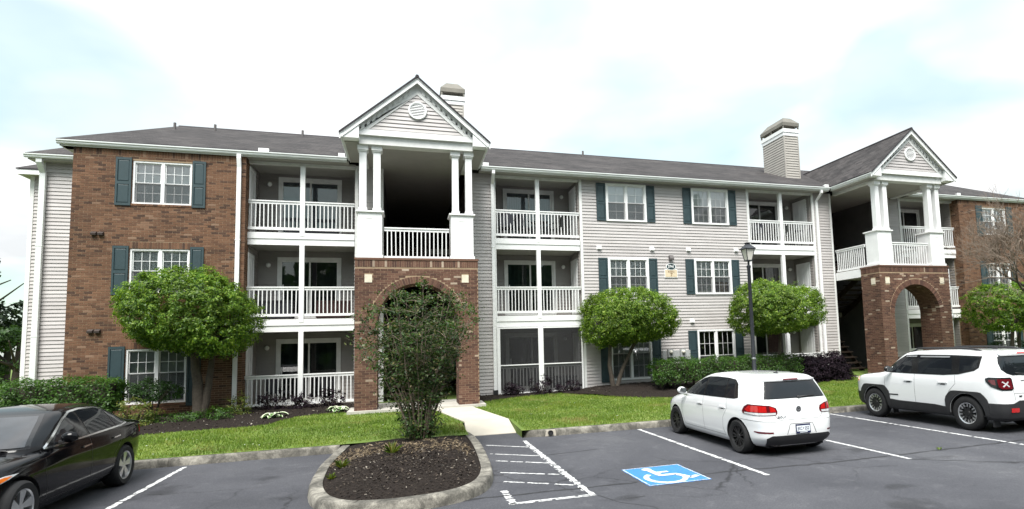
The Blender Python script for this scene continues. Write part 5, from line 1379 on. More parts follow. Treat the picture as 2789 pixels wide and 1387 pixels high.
def plate(parent, fn_loc, rot, txt, dot=True):
    o = MB().box(-.155, .155, -.006, .004, -.08, .08).obj('number_plate', 'plate_navy', parent); o.location = fn_loc; o.rotation_euler = rot
    MB().box(-.142, .142, -.009, -.0065, -.048, .052).obj('plate_face', 'plate_white', o)
    MB().box(-.08, .08, -.010, -.0065, -.070, -.058).obj('plate_strip', 'plate_white', o)
    l = txt.split('|'); xs = (-.075, .075) if len(l) == 2 else (0,)
    for t, x in zip(l, xs):
        k = link('plate_lettering', text_mesh(t, .078, 'plate_navy', .0006, .0012), o); k.location = (x, -.0105, .0); k.rotation_euler = (R(90), 0, 0); k.scale = (.82, 1, 1)
    q = MB(); q.lathe([(.001, 0), (.012, 0)], (0, -.0105, .006), 12, 'y'); q.obj('plate_dot', 'plate_navy', o)
    return o
def text_on(parent, txt, loc, rot, size, mat, bold=.002, shear=0, space=1.0, name='badge_lettering'):
    k = link(name, text_mesh(txt, size, mat, .002, bold, 'CENTER', shear, space), parent); k.location = loc; k.rotation_euler = rot; return k
REAR = (R(90), 0, 0)

# ---------------------------------------------------------------- white hatchback
def hatchback():
    car = empty('hatchback_car', (11.66, -9.285, G0))
    tag(car, 'white five-door hatchback with black wheels, parked nose to the kerb in the middle', 'car')
    K = [(0.175, 1.98, -1.86, 0.79, 4, 5), (0.24, 2.08, -1.96, 0.845, 4, 5.5), (0.36, 2.15, -2.035, 0.875, 4, 6), (0.5, 2.17, -2.045, 0.888, 4, 6), (0.62, 2.155, -2.03, 0.892, 4, 6.5), (0.7, 2.1, -2.0, 0.892, 4, 7), (0.78, 1.98, -1.985, 0.888, 4, 7), (0.85, 1.77, -1.975, 0.88, 4, 7), (0.91, 1.46, -1.965, 0.868, 4, 7), (0.955, 1.208, -1.955, 0.853, 6.5, 7.5), (0.995, 1.12, -1.94, 0.838, 6.5, 7.5), (1.06, 0.98, -1.915, 0.81, 6.5, 7.5), (1.18, 0.74, -1.86, 0.76, 6.5, 7.5), (1.3, 0.48, -1.795, 0.706, 6.5, 7.5), (1.375, 0.29, -1.74, 0.662, 6.5, 7.5), (1.425, 0.1, -1.655, 0.6, 6.5, 7.5), (1.455, -0.1, -1.5, 0.505, 4.515, 5.107), (1.475, -0.33, -1.25, 0.36, 3.096, 3.398), (1.482, -0.53, -1.05, 0.16, 2.6, 2.8)]
    B = Body(K); me = B.mesh().mesh('body', 'car_white')
    me = cut_body(me, well_cutters((1.289, -1.289), .315, .36, .60, 1.1), None); link('body', me, car)
    s = {}
    for sg in (-1, 1):
        S_ = lambda y, z, g=sg: B.side(y, z, g)
        gz0 = .965
        # side glass: front door, rear door, quarter light, with dark pillars behind
        band = [(1.00, .975), (.62, .970), (-.30, .985), (-1.18, 1.005), (-1.30, 1.03), (-1.17, 1.28), (-1.04, 1.355), (-.75, 1.376), (-.35, 1.380), (-.02, 1.368), (.22, 1.315), (.56, 1.17), (.86, 1.04)]
        poly_patch(band, S_, .006, 'window_surround', 'gloss_black', car, .01, .10)
        fd = [(.88, .99), (.0, .99), (.03, 1.350), (.20, 1.295), (.55, 1.15)]
        rd = [(-.06, .99), (-.82, 1.005), (-.78, 1.357), (-.30, 1.363), (-.05, 1.354)]
        ql = [(-.86, 1.01), (-1.19, 1.03), (-1.08, 1.27), (-.98, 1.335), (-.83, 1.353)]
        for p, nm in ((fd, 'door_glass'), (rd, 'door_glass'), (ql, 'quarter_glass')): poly_patch(p, S_, .009, nm, 'car_glass', car, .004, .10)
        # shut lines
        for l in ([(.93, .96), (.95, .60), (.86, .36), (.84, .30)], [(-.02, .97), (-.03, .60), (-.05, .29)], [(-.92, 1.0), (-.96, .80), (-.82, .62), (-.80, .42), (-.86, .29)], [(.84, .295), (-.86, .285)]): strip(l, S_, .007, .0015, 'door_seam', 'seam', car)
        strip([(1.25, .775), (.4, .80), (-.6, .805), (-1.55, .82)], S_, .010, .0012, 'body_crease', 'car_white', car)
        for y in (.10, -.80):
            h = poly_patch([(y+.11, .80), (y-.11, .805), (y-.11, .83), (y+.11, .825)], S_, .022, 'door_handle', 'car_white', car, .02, .06)
            poly_patch([(y+.05, .775), (y-.05, .778), (y-.04, .80), (y+.04, .80)], S_, .002, 'handle_recess', 'seam', car, .004, .06)
        # wheel arch lips
        for y in (1.289, -1.289): strip(arc(y, .315, .368, -6, 186), S_, .014, .004, 'arch_lip', 'car_white', car)
        mirror_part(B, sg, .78, .985, car, 'car_white', 'car_white')
    E = lambda x, z: B.end(x, z, False)
    for sg in (-1, 1):
        # rear lamps, wrapped round the corner
        Wr = B.wrap(False)
        poly_patch([(sg*a, b) for a, b in ((.46, .785), (.50, .755), (.85, .752), (1.17, .775), (1.19, .82), (1.12, .90), (1.02, .945), (.80, .945), (.60, .93), (.48, .885), (.455, .83))][::sg], Wr, .010, 'tail_lamp_housing', 'lamp_dark_red', car, .02, .05)
        poly_patch([(sg*a, b) for a, b in ((.485, .815), (.60, .812), (.60, .915), (.51, .88))][::sg], Wr, .0135, 'tail_lamp', 'lamp_red', car, .006, .05)
        poly_patch([(sg*a, b) for a, b in ((.66, .812), (1.05, .812), (1.10, .85), (1.0, .92), (.80, .928), (.66, .915))][::sg], Wr, .0135, 'tail_lamp', 'lamp_red', car, .006, .05)
        poly_patch([(sg*a, b) for a, b in ((.50, .762), (.85, .758), (1.12, .778), (1.13, .80), (.49, .80))][::sg], Wr, .0135, 'tail_lamp_clear', 'lamp_clear', car, .006, .06)
        poly_patch([(sg*a, b) for a, b in ((.58, .435), (.86, .435), (.95, .455), (.95, .47), (.58, .463))][::sg], Wr, .004, 'rear_reflector', 'lamp_dark_red', car, .01, .08)
    # rear window, spoiler shade, third brake light, wiper
    poly_patch([(-.66, 1.035), (.66, 1.035), (.60, 1.20), (.545, 1.335), (-.545, 1.335), (-.60, 1.20)], E, .003, 'rear_window_frame', 'gloss_black', car, .008, .08)
    poly_patch([(-.62, 1.05), (.62, 1.05), (.57, 1.20), (.52, 1.315), (-.52, 1.315), (-.57, 1.20)], E, .006, 'rear_window', 'car_glass', car, .004, .08)
    sp = MB(); n = 18; prof = []
    for i in range(n+1):
        x = -.60+1.2*i/n; p = B.end(x, 1.372, False); prof.append(p)
    for p in prof: sp.v += [(p[0], p[1]+.10, p[2]+.030), (p[0]*.99, p[1]-.055, p[2]-.008), (p[0]*.99, p[1]-.05, p[2]-.028), (p[0], p[1]+.05, p[2]-.03)]
    for i in range(n):
        for k in range(3): a = i*4+k; sp.f.append((a, a+4, a+5, a+1))
    sp.obj('roof_spoiler', 'car_white', car, True, 40)
    poly_patch([(-.16, 1.338), (.16, 1.338), (.155, 1.358), (-.155, 1.358)], E, .05, 'high_brake_light', 'lamp_dark_red', car, .03, .05)
    w = MB(); p0 = Vector(B.end(.05, 1.055, False)); p1 = Vector(B.end(.40, 1.075, False)); w.tube([p0+Vector((0, -.02, 0)), p1+Vector((0, -.02, 0))], [.016, .007], 6); w.sphere(p0+Vector((0, -.012, 0)), (.03, .02, .025), 8, 6); w.obj('rear_wiper', 'plastic_black', car, True)
    # tailgate seam
    strip([(-.50, .745), (-.47, .70), (-.42, .665), (.42, .665), (.47, .70), (.50, .745)], E, .009, .002, 'tailgate_seam', 'seam', car)
    strip([(-1.3, .665), (-.87, .655), (-.5, .64)], B.wrap(False), .006, .003, 'bumper_seam', 'seam', car); strip([(.5, .64), (.87, .655), (1.3, .665)], B.wrap(False), .006, .003, 'bumper_seam', 'seam', car)
    # plate recess and plate
    poly_patch([(-.30, .415), (.30, .415), (.235, .585), (-.235, .585)], E, .002, 'plate_recess', 'car_white', car, .004, .1)
    strip([(-.31, .41), (-.24, .592), (.24, .592), (.31, .41)], E, .012, .0035, 'plate_recess_edge', 'seam', car)
    py = B.end(0, .50, False)[1]; plate(car, (0.02, py-.012, .50), (R(-4), 0, 0), 'JKC|252')
    # lower valance
    poly_patch([(-.66, .215), (.66, .215), (.70, .345), (.60, .395), (-.60, .395), (-.70, .345)], B.wrap(False), .010, 'rear_diffuser', 'plastic_black', car, .02, .08)
    for x in (-.50, -.42):
        q = MB(); q.lathe([(.001, .02), (.026, .02), (.028, 0), (.034, 0), (.034, .15)], (x, B.end(x, .22, False)[1]-.01, .225), 14, 'y'); q.obj('exhaust_pipe', 'pipe_grey', car, True)
    # badge: ring with the two letters
    by = B.end(0, .845, False)[1]-.012
    q = MB(); q.lathe([(.046, 0), (.046, -.008), (.055, -.008), (.055, 0)], (0, by+.008, .845), 28, 'y'); q.obj('badge_ring', 'chrome', car, True, 40)
    q = MB(); q.lathe([(.001, 0), (.046, 0)], (0, by+.006, .845), 28, 'y'); q.obj('badge_disc', 'gloss_black', car)
    def bar(x0, z0, x1, z1, w=.007):
        m = MB(); d = Vector((x1-x0, z1-z0)).normalized(); n_ = (-d.y*w, d.x*w); m.prism([(x0-n_[0], z0-n_[1]), (x1-n_[0], z1-n_[1]), (x1+n_[0], z1+n_[1]), (x0+n_[0], z0+n_[1])], 'y', by-.004, by+.004); m.obj('badge_stroke', 'chrome', car)
    zc = .845
    for a in ((-.018, zc+.042, 0, zc+.006), (0, zc+.006, .018, zc+.042), (-.038, zc+.022, -.018, zc-.036), (-.018, zc-.036, 0, zc-.002), (0, zc-.002, .018, zc-.036), (.018, zc-.036, .038, zc+.022)): bar(*a)
    text_on(car, 'GOLF', (-.385, B.end(-.38, .715, False)[1]-.006, .715), REAR, .062, 'chrome', .003, 0, 1.15)
    # windscreen, front lamps, grille
    F_ = lambda x, z: B.end(x, z, True)
    poly_patch([(-.70, 1.01), (.70, 1.01), (.60, 1.20), (.52, 1.365), (-.52, 1.365), (-.60, 1.20)], F_, .003, 'windscreen', 'car_glass', car, .008, .08)
    for sg in (-1, 1): poly_patch([(sg*.45, .60), (sg*.78, .62), (sg*.80, .74), (sg*.52, .70)][::sg], F_, .006, 'head_lamp', 'lamp_clear', car, .02, .06)
    poly_patch([(-.42, .62), (.42, .62), (.44, .68), (-.44, .68)], F_, .004, 'grille', 'plastic_black', car, .01, .1); poly_patch([(-.5, .28), (.5, .28), (.55, .42), (-.55, .42)], F_, .004, 'lower_grille', 'plastic_black', car, .01, .1)
    # roof aerial
    a = MB(); a.prism([(-1.42, 1.462), (-1.30, 1.472), (-1.34, 1.49), (-1.40, 1.487)], 'x', -.02, .02); a.tube([(0, -1.38, 1.485), (0, -1.46, 1.56)], [.006, .004], 6); a.obj('roof_aerial', 'plastic_black', car)
    for y in (1.289, -1.289):
        for sg in (-1, 1): wheel(car, sg*.775, y, .315, .315, .20, sg, 'black', .215)
    u = MB(); u.box(-.60, .60, -1.85, 1.9, .16, .24); u.obj('underbody', 'well', car)
    return car
HATCH = hatchback()

# ---------------------------------------------------------------- white boxy SUV
def suv():
    car = empty('sport_utility_vehicle', (17.42, -9.325, G0)); car.scale = (1, 1, 1.05)
    tag(car, 'white boxy SUV with black wheel arches and roof rails at the right edge', 'car')
    K = [(0.25, 1.93, -1.98, 0.83, 6.5, 9), (0.34, 2.05, -2.09, 0.875, 6.5, 9), (0.5, 2.1, -2.12, 0.895, 6.5, 9), (0.7, 2.11, -2.115, 0.9, 6.5, 9), (0.86, 2.09, -2.1, 0.897, 6.5, 9), (0.95, 2.04, -2.09, 0.89, 6.5, 9), (1.01, 1.92, -2.08, 0.882, 6.5, 9), (1.055, 1.62, -2.075, 0.872, 6.5, 9), (1.085, 1.34, -2.07, 0.864, 7.0, 9.0), (1.115, 1.17, -2.06, 0.856, 7.0, 9.0), (1.16, 1.07, -2.05, 0.846, 7.0, 9.0), (1.3, 0.89, -2.02, 0.808, 7.0, 9.0), (1.45, 0.7, -1.975, 0.764, 7.0, 9.0), (1.545, 0.56, -1.93, 0.728, 7.0, 9.0), (1.6, 0.4, -1.87, 0.708, 7.0, 9.0), (1.635, 0.18, -1.77, 0.665, 5.0, 6.182), (1.655, -0.1, -1.6, 0.575, 3.4, 3.927), (1.665, -0.4, -1.35, 0.33, 2.6, 2.8)]
    B = Body(K); me = B.mesh().mesh('body', 'car_white')
    me = cut_body(me, well_cutters((1.285, -1.285), .355, .405, .58, 1.1), None); me.materials.append(M['plastic_black']); k_ = len(me.materials)-1
    for q in me.polygons:
        if q.center.z < .33 and q.material_index == 0: q.material_index = k_
    link('body', me, car)
    for sg in (-1, 1):
        S_ = lambda y, z, g=sg: B.side(y, z, g)
        band = [(1.02, 1.12), (.2, 1.115), (-.75, 1.12), (-1.12, 1.15), (-1.48, 1.235), (-1.58, 1.30), (-1.62, 1.535), (-.9, 1.552), (0, 1.55), (.36, 1.535), (.62, 1.40), (.86, 1.24)]
        poly_patch(band, S_, .006, 'window_surround', 'gloss_black', car, .01, .10)
        for p, nm in (([(.80, 1.14), (.12, 1.135), (.14, 1.522), (.34, 1.508), (.56, 1.39)], 'door_glass'), ([(-.06, 1.135), (-.80, 1.14), (-.95, 1.165), (-.92, 1.522), (-.05, 1.526)], 'door_glass'), ([(-1.14, 1.195), (-1.46, 1.265), (-1.54, 1.32), (-1.555, 1.50), (-1.12, 1.515)], 'quarter_glass')): poly_patch(p, S_, .009, nm, 'car_glass', car, .004, .1)
        for a, b in ((.32, -.0), (-.10, -.88)): strip([(a+.0, 1.500), (b, 1.505)], S_, .03, .026, 'window_deflector', 'rim_silver', car)
        for l in ([(.90, 1.11), (.93, .85), (.86, .52)], [(.03, 1.11), (.03, .80), (.02, .47)], [(-1.03, 1.13), (-1.05, .95), (-.88, .78), (-.80, .50)]): strip(l, S_, .008, .0015, 'door_seam', 'seam', car)
        for y in (.20, -.74):
            poly_patch([(y+.12, .945), (y-.12, .95), (y-.12, .975), (y+.12, .97)], S_, .026, 'door_handle', 'car_white', car, .02, .06); poly_patch([(y+.06, .905), (y-.06, .908), (y-.05, .945), (y+.05, .945)], S_, .002, 'handle_recess', 'seam', car, .004, .06)
        # cladding: arches and sills
        for y in (1.285, -1.285):
            o_ = arc(y, .355, .515, 182, -2, 20); i_ = arc(y, .355, .412, -2, 182, 20)
            # squared-off flare
            o_ = [(y+max(-.50, min(.50, (p[0]-y)*1.12)), .355+min(.455, (p[1]-.355)*1.08)) for p in o_]
            poly_patch(o_+i_, S_, .022, 'wheel_arch_cladding', 'plastic_black', car, .03, .09)
        poly_patch([(.86, .30), (-.86, .30), (-.86, .44), (-.5, .475), (.5, .475), (.86, .50)], S_, .016, 'sill_cladding', 'plastic_black', car, .03, .12)
        strip([(.80, .60), (.52, .605)], S_, .03, .006, 'door_badge', 'plastic_black', car)
        poly_patch([(-1.72, .31), (-2.0, .31), (-2.03, .60), (-1.80, .56)], S_, .014, 'bumper_corner', 'plastic_black', car, .03, .09); poly_patch([(1.74, .31), (2.0, .31), (2.03, .60), (1.80, .60)], S_, .014, 'bumper_corner', 'plastic_black', car, .03, .09)
        poly_patch([(1.90, .86), (2.0, .85), (2.02, .95), (1.93, .96)], S_, .006, 'side_marker', 'lamp_amber', car, .02, .05)
        mirror_part(B, sg, .74, 1.15, car, 'gloss_black')
        q = MB(); x = sg*.60
        zt = lambda y: 1.632+.045*math.exp(-((y+.55)/.9)**4)
        pts = [(x*1.05, .30, 1.585), (x, .20, 1.635)]+[(x, y, zt(y)+.02) for y in np.linspace(.1, -1.35, 9)]+[(x, -1.48, 1.645), (x*1.04, -1.60, 1.59)]
        q.tube(pts, .022, 8); q.obj('roof_rail', 'plastic_black', car, True)
        m = MB(); m.box(sg*.70-.09, sg*.70+.09, -1.80, -1.775, .12, .42); m.obj('mud_flap', 'plastic_black', car)
        m = MB(); m.box(sg*.72-.08, sg*.72+.08, .80, .82, .14, .40); m.obj('mud_flap', 'plastic_black', car)
    E = lambda x, z: B.end(x, z, False)
    for sg in (-1, 1):
        Wr = B.wrap(False)
        poly_patch([(sg*a, b) for a, b in ((.55, .90), (.60, .865), (.80, .865), (.98, .93), (1.06, 1.03), (1.06, 1.09), (.98, 1.115), (.58, 1.115), (.55, 1.09))][::sg], Wr, .012, 'tail_lamp_frame', 'gloss_black', car, .03, .05)
        poly_patch([(sg*a, b) for a, b in ((.58, .90), (.62, .89), (.79, .89), (.84, .93), (.84, 1.085), (.60, 1.085), (.58, 1.06))][::sg], Wr, .019, 'tail_lamp', 'lamp_dark_red', car, .01, .05)
        poly_patch([(sg*a, b) for a, b in ((.88, .96), (.95, .98), (1.0, 1.04), (1.0, 1.06), (.95, 1.07), (.88, 1.07))][::sg], Wr, .019, 'tail_lamp', 'lamp_dark_red', car, .01, .05)
        cx_, cz_ = sg*.705, .985
        for a, b in ((1, 1), (1, -1)):
            strip([(cx_-.05*a, cz_-.05*b), (cx_+.05*a, cz_+.05*b)], E, .022, .021 if b > 0 else .0225, 'lamp_cross', 'lamp_clear', car)
        poly_patch([(sg*.50, .44), (sg*.68, .44), (sg*.68, .52), (sg*.50, .52)][::sg], E, .028, 'rear_reflector', 'lamp_red', car, .01, .06)
    poly_patch([(-.62, 1.195), (-.48, 1.155), (.48, 1.155), (.62, 1.195), (.71, 1.27), (.715, 1.40), (.675, 1.53), (-.675, 1.53), (-.715, 1.40), (-.71, 1.27)], B.wrap(False), .008, 'rear_window', 'car_glass', car, .01, .08)
    sp = MB(); prof = [B.end(-.64+1.28*i/16, 1.555, False) for i in range(17)]
    for p in prof: sp.v += [(p[0], p[1]+.12, p[2]+.05), (p[0]*.99, p[1]-.06, p[2]+.012), (p[0]*.99, p[1]-.055, p[2]-.012), (p[0], p[1]+.03, p[2]-.02)]
    for i in range(16):
        for k in range(3): a = i*4+k; sp.f.append((a, a+4, a+5, a+1))
    sp.obj('roof_spoiler', 'car_white', car, True, 40)
    poly_patch([(-.15, 1.552), (.15, 1.552), (.15, 1.568), (-.15, 1.568)], E, .058, 'high_brake_light', 'lamp_red', car, .03, .05)
    w = MB(); p0 = Vector(B.end(-.05, 1.165, False)); p1 = Vector(B.end(-.42, 1.20, False)); w.tube([p0+Vector((0, -.022, 0)), p1+Vector((0, -.022, 0))], [.016, .008], 6); w.obj('rear_wiper', 'plastic_black', car, True)
    poly_patch([(-.86, .33), (.86, .33), (.875, .60), (.60, .605), (.45, .66), (-.45, .66), (-.60, .605), (-.875, .60)], E, .018, 'rear_bumper', 'plastic_black', car, .03, .08)
    strip([(-.54, .665), (-.56, .84), (-.53, .90)], E, .008, .002, 'tailgate_seam', 'seam', car); strip([(.54, .665), (.56, .84), (.53, .90)], E, .008, .002, 'tailgate_seam', 'seam', car); strip([(-.55, .80), (.55, .80)], E, .008, .002, 'tailgate_crease', 'seam', car); strip([(-.30, 1.045), (.30, 1.045)], E, .02, .004, 'tailgate_handle', 'seam', car)
    py = B.end(0, .94, False)[1]; plate(car, (.0, py-.012, .945), (0, 0, 0), 'IZT|0 5')
    text_on(car, 'Jeep', (0, py-.016, 1.085), REAR, .10, 'gloss_black', .004)
    text_on(car, '4x4', (-.40, B.end(-.4, .735, False)[1]-.005, .745), REAR, .055, 'gloss_black', .002, .2); text_on(car, 'TRAIL', (-.40, B.end(-.4, .70, False)[1]-.005, .70), REAR, .03, 'seam', .001) if False else None
    F_ = lambda x, z: B.end(x, z, True)
    poly_patch([(-.72, 1.15), (.72, 1.15), (.66, 1.35), (.61, 1.55), (-.61, 1.55), (-.66, 1.35)], F_, .003, 'windscreen', 'car_glass', car, .008, .08)
    for sg in (-1, 1): poly_patch(arc(sg*.62, .84, .115, 0, 345, 20)[::1], F_, .008, 'head_lamp', 'lamp_clear', car, .02, .06)
    poly_patch([(-.45, .76), (.45, .76), (.45, .92), (-.45, .92)], F_, .004, 'grille', 'gloss_black', car, .01, .1); poly_patch([(-.8, .33), (.8, .33), (.8, .62), (-.8, .62)], F_, .014, 'front_bumper', 'plastic_black', car, .02, .1)
    a = MB(); a.prism([(-1.42, 1.655), (-1.28, 1.66), (-1.36, 1.715), (-1.42, 1.71)], 'x', -.018, .018); a.obj('roof_aerial', 'plastic_black', car)
    for y in (1.285, -1.285):
        for sg in (-1, 1): wheel(car, sg*.785, y, .355, .355, .215, sg, 'jeep', .222)
    u = MB(); u.box(-.58, .58, -1.9, 1.85, .22, .30); u.obj('underbody', 'well', car)
    return car
SUV = suv()

# ---------------------------------------------------------------- black saloon, backed in on the left
def saloon():
    car = empty('saloon_car', (-.70, -9.79, G0), math.pi)
    tag(car, 'black four-door saloon with silver wheels and chrome window trim at the left edge', 'car')
    K = [(0.19, 2.1, -2.12, 0.82, 3.6, 4.5), (0.28, 2.26, -2.33, 0.885, 3.6, 4.6), (0.42, 2.34, -2.43, 0.918, 3.6, 5), (0.58, 2.35, -2.45, 0.93, 3.6, 5.2), (0.7, 2.29, -2.45, 0.932, 3.6, 5.2), (0.78, 2.12, -2.445, 0.928, 3.6, 5.2), (0.84, 1.88, -2.44, 0.92, 3.8, 5.2), (0.89, 1.58, -2.43, 0.91, 4, 5.2), (0.935, 1.22, -2.41, 0.9, 4.2, 5), (0.975, 1.032, -2.36, 0.885, 6.5, 6.5), (1.005, 1.017, -2.28, 0.872, 6.5, 6.5), (1.035, 0.97, -2.12, 0.855, 6.5, 6.5), (1.06, 0.92, -1.92, 0.842, 6.5, 6.5), (1.1, 0.84, -1.76, 0.82, 6.5, 6.5), (1.2, 0.61, -1.55, 0.765, 6.5, 6.5), (1.3, 0.37, -1.33, 0.708, 6.5, 6.5), (1.375, 0.17, -1.14, 0.655, 6.5, 6.5), (1.425, -0.01, -0.98, 0.585, 6.358, 6.365), (1.455, -0.19, -0.82, 0.47, 4.231, 4.347), (1.472, -0.34, -0.68, 0.3, 3.025, 3.204), (1.478, -0.41, -0.61, 0.14, 2.6, 2.8)]
    B = Body(K); me = B.mesh(90).mesh('body', 'car_black')
    me = cut_body(me, well_cutters((1.369, -1.369), .335, .385, .62, 1.1), None); link('body', me, car)
    for sg in (-1, 1):
        S_ = lambda y, z, g=sg: B.side(y, z, g)
        out = [(.80, .975), (.2, .985), (-.6, 1.00), (-1.28, 1.015), (-1.50, 1.04), (-1.30, 1.20), (-1.05, 1.325), (-.80, 1.372), (-.40, 1.388), (-.10, 1.37), (.15, 1.285), (.45, 1.145), (.70, 1.03)]
        poly_patch(out, S_, .006, 'window_surround', 'gloss_black', car, .01, .1)
        for p in ([(.62, 1.00), (-.22, 1.01), (-.20, 1.368), (-.08, 1.355), (.14, 1.27), (.42, 1.14)], [(-.28, 1.012), (-1.05, 1.03), (-.98, 1.318), (-.78, 1.36), (-.40, 1.374), (-.27, 1.372)], [(-1.10, 1.03), (-1.43, 1.055), (-1.26, 1.185), (-1.04, 1.30)]): poly_patch(p, S_, .009, 'door_glass', 'car_glass', car, .004, .1)
        strip(out+[out[0]], S_, .022, .0105, 'window_chrome', 'chrome', car)
        for l in ([(.84, .96), (.90, .70), (.84, .40), (.82, .30)], [(-.24, 1.0), (-.25, .65), (-.26, .30)], [(-1.18, 1.02), (-1.22, .80), (-.96, .58), (-.92, .34)], [(.82, .30), (-.92, .295)]): strip(l, S_, .006, .0012, 'door_seam', 'rim_black', car)
        for y in (-.10, -1.02): poly_patch([(y+.11, .845), (y-.11, .855), (y-.11, .875), (y+.11, .865)], S_, .024, 'door_handle', 'chrome', car, .02, .06)
        for y in (1.369, -1.369): strip(arc(y, .335, .392, -4, 184), S_, .012, .003, 'arch_lip', 'car_black', car)
        mirror_part(B, sg, .56, 1.02, car, 'car_black', 'plastic_black')
        poly_patch([(-2.10, .80), (-2.32, .78), (-2.34, .95), (-2.12, .93)], S_, .006, 'tail_lamp', 'lamp_red', car, .02, .05)
    F_ = lambda x, z: B.end(x, z, True)
    poly_patch([(-.74, 1.0), (.74, 1.0), (.68, 1.12), (.57, 1.30), (.50, 1.385), (-.50, 1.385), (-.57, 1.30), (-.68, 1.12)], F_, .003, 'windscreen_frame', 'gloss_black', car, .008, .06)
    poly_patch([(-.69, 1.02), (.69, 1.02), (.63, 1.13), (.53, 1.29), (.47, 1.36), (-.47, 1.36), (-.53, 1.29), (-.63, 1.13)], F_, .006, 'windscreen', 'saloon_glass', car, .004, .06)
    poly_patch([(.33, 1.29), (.45, 1.285), (.42, 1.335), (.31, 1.335)], F_, .0075, 'windscreen_notice', 'paper', car, .002, .05)
    poly_patch([(.42, 1.05), (.53, 1.05), (.52, 1.09), (.41, 1.09)], F_, .0075, 'windscreen_sticker', 'yellow_sticker', car, .002, .05)
    w = MB(); 
    for x0, x1 in ((.1, .62), (-.55, -.02)):
        p0 = Vector(B.end(x0, .995, True)); p1 = Vector(B.end(x1, 1.015, True)); w.tube([p0+Vector((0, .02, .01)), p1+Vector((0, .02, .01))], .008, 6)
    w.obj('wiper', 'plastic_black', car)
    for sg in (-1, 1):
        Wf = B.wrap(True)
        poly_patch([(sg*a, b) for a, b in ((.52, .60), (.70, .60), (1.0, .635), (1.28, .72), (1.34, .765), (1.15, .765), (.80, .72), (.60, .67))][::sg], Wf, .008, 'head_lamp', 'lamp_clear', car, .02, .05)
        poly_patch([(sg*a, b) for a, b in ((1.02, .655), (1.24, .72), (1.27, .75), (1.15, .75), (1.0, .725))][::sg], Wf, .0115, 'corner_lamp', 'lamp_amber', car, .006, .05)
    poly_patch([(-.42, .48), (.42, .48), (.46, .68), (-.46, .68)], F_, .006, 'grille', 'chrome', car, .01, .1); poly_patch([(-.6, .27), (.6, .27), (.62, .40), (-.62, .40)], F_, .004, 'lower_grille', 'plastic_black', car, .01, .1)
    E = lambda x, z: B.end(x, z, False)
    poly_patch([(-.66, 1.085), (.66, 1.085), (.58, 1.22), (.48, 1.36), (-.48, 1.36), (-.58, 1.22)], E, .003, 'rear_window', 'car_glass', car, .008, .07)
    for y in (1.369, -1.369):
        for sg in (-1, 1): wheel(car, sg*.815, y, .335, .335, .225, sg, 'swirl', .235)
    u = MB(); u.box(-.62, .62, -2.1, 2.0, .18, .26); u.obj('underbody', 'well', car)
    return car
mat_plain('saloon_glass', (.035, .038, .044), .03, var=.5, vscale=2.2, spec=.8)
SALOON = saloon()
# ================================================================ VEGETATION
def rand_dirs(n):
    v = RNG.normal(size=(n, 3)); return v/np.linalg.norm(v, axis=1, keepdims=True)
def leaf_quads(P, Nrm, size, ratio=.5, spread=.8, fold=.12):
    """one folded leaf per point; Nrm = preferred face normal"""
    n = len(P); nn = Nrm+rand_dirs(n)*spread; nn /= np.linalg.norm(nn, axis=1, keepdims=True)+1e-9
    a = rand_dirs(n); u = np.cross(nn, a); u /= np.linalg.norm(u, axis=1, keepdims=True)+1e-9; v = np.cross(nn, u)
    s = (size*RNG.uniform(.65, 1.3, n))[:, None]
    V = np.stack([P-u*s*.5, P+v*s*ratio*.5+nn*s*fold, P+u*s*.5, P-v*s*ratio*.5+nn*s*fold], 1).reshape(-1, 3)
    return V, np.arange(4*n).reshape(-1, 4)
def leaf_obj(name, P, Nrm, size, mat, parent, ratio=.5, spread=.8):
    V, F = leaf_quads(P, Nrm, size, ratio, spread); return link(name, np_mesh(name, V, F, mat), parent)
def clump_cloud(c, r, n_clump, n_leaf, shell=.78, cl=.15, flat=-.75, holes=.0, seed_jit=.10, lobes=12, lobe_amp=.22):
    """leaf clumps spread through an uneven ellipsoid; flat: cut below this fraction of rz"""
    d = rand_dirs(n_clump*2); d = d[d[:, 2] > -0.95][:n_clump]
    k = rand_dirs(lobes); lob = np.zeros(len(d))
    for q in k: lob += np.exp(6*(d@q-1))
    rad = (shell+(1-shell)*RNG.random(len(d))**.5)*(1-lobe_amp+lobe_amp*1.6*np.clip(lob, 0, 1.2))+RNG.normal(0, seed_jit*.3, len(d))
    inner = RNG.random(len(d)) < .22; rad[inner] *= RNG.uniform(.35, .85, inner.sum())
    pc = np.sign(d)*np.abs(d)**.90; pc = pc/np.max(np.linalg.norm(pc, axis=1))*1.06*rad[:, None]; pc[:, 2] = np.where(pc[:, 2] < flat, flat+RNG.uniform(-.10, .08, len(pc)), pc[:, 2])
    C = np.array(c)+pc*np.array(r)
    cl_r = cl*RNG.uniform(.6, 1.4, len(C))
    i = np.repeat(np.arange(len(C)), n_leaf); off = rand_dirs(len(i))*(RNG.random(len(i))**.5)[:, None]*cl_r[i][:, None]; off[:, 2] *= .75
    P = C[i]+off; out = d[i]+off/ (cl+1e-6)*.5+np.array([0, 0, .45]); return P, out
def limb(pts, rads): m = MB(); m.tube(pts, rads, 8); return m
def trunk_mesh(stems, parent, mat='bark', name='trunk'):
    m = MB()
    for p, r in stems:
        q = [Vector(a) for a in p]; o = []; rr = []
        for i in range(len(q)-1):
            for t in np.linspace(0, 1, 5)[:-1]: o.append(q[i].lerp(q[i+1], t)+Vector((random.uniform(-1, 1), random.uniform(-1, 1), 0))*.012); rr.append(r[i]+(r[i+1]-r[i])*t)
        o.append(q[-1]); rr.append(r[-1]); m.tube(o, rr, 9)
    return m.obj(name, mat, parent, True, 60)
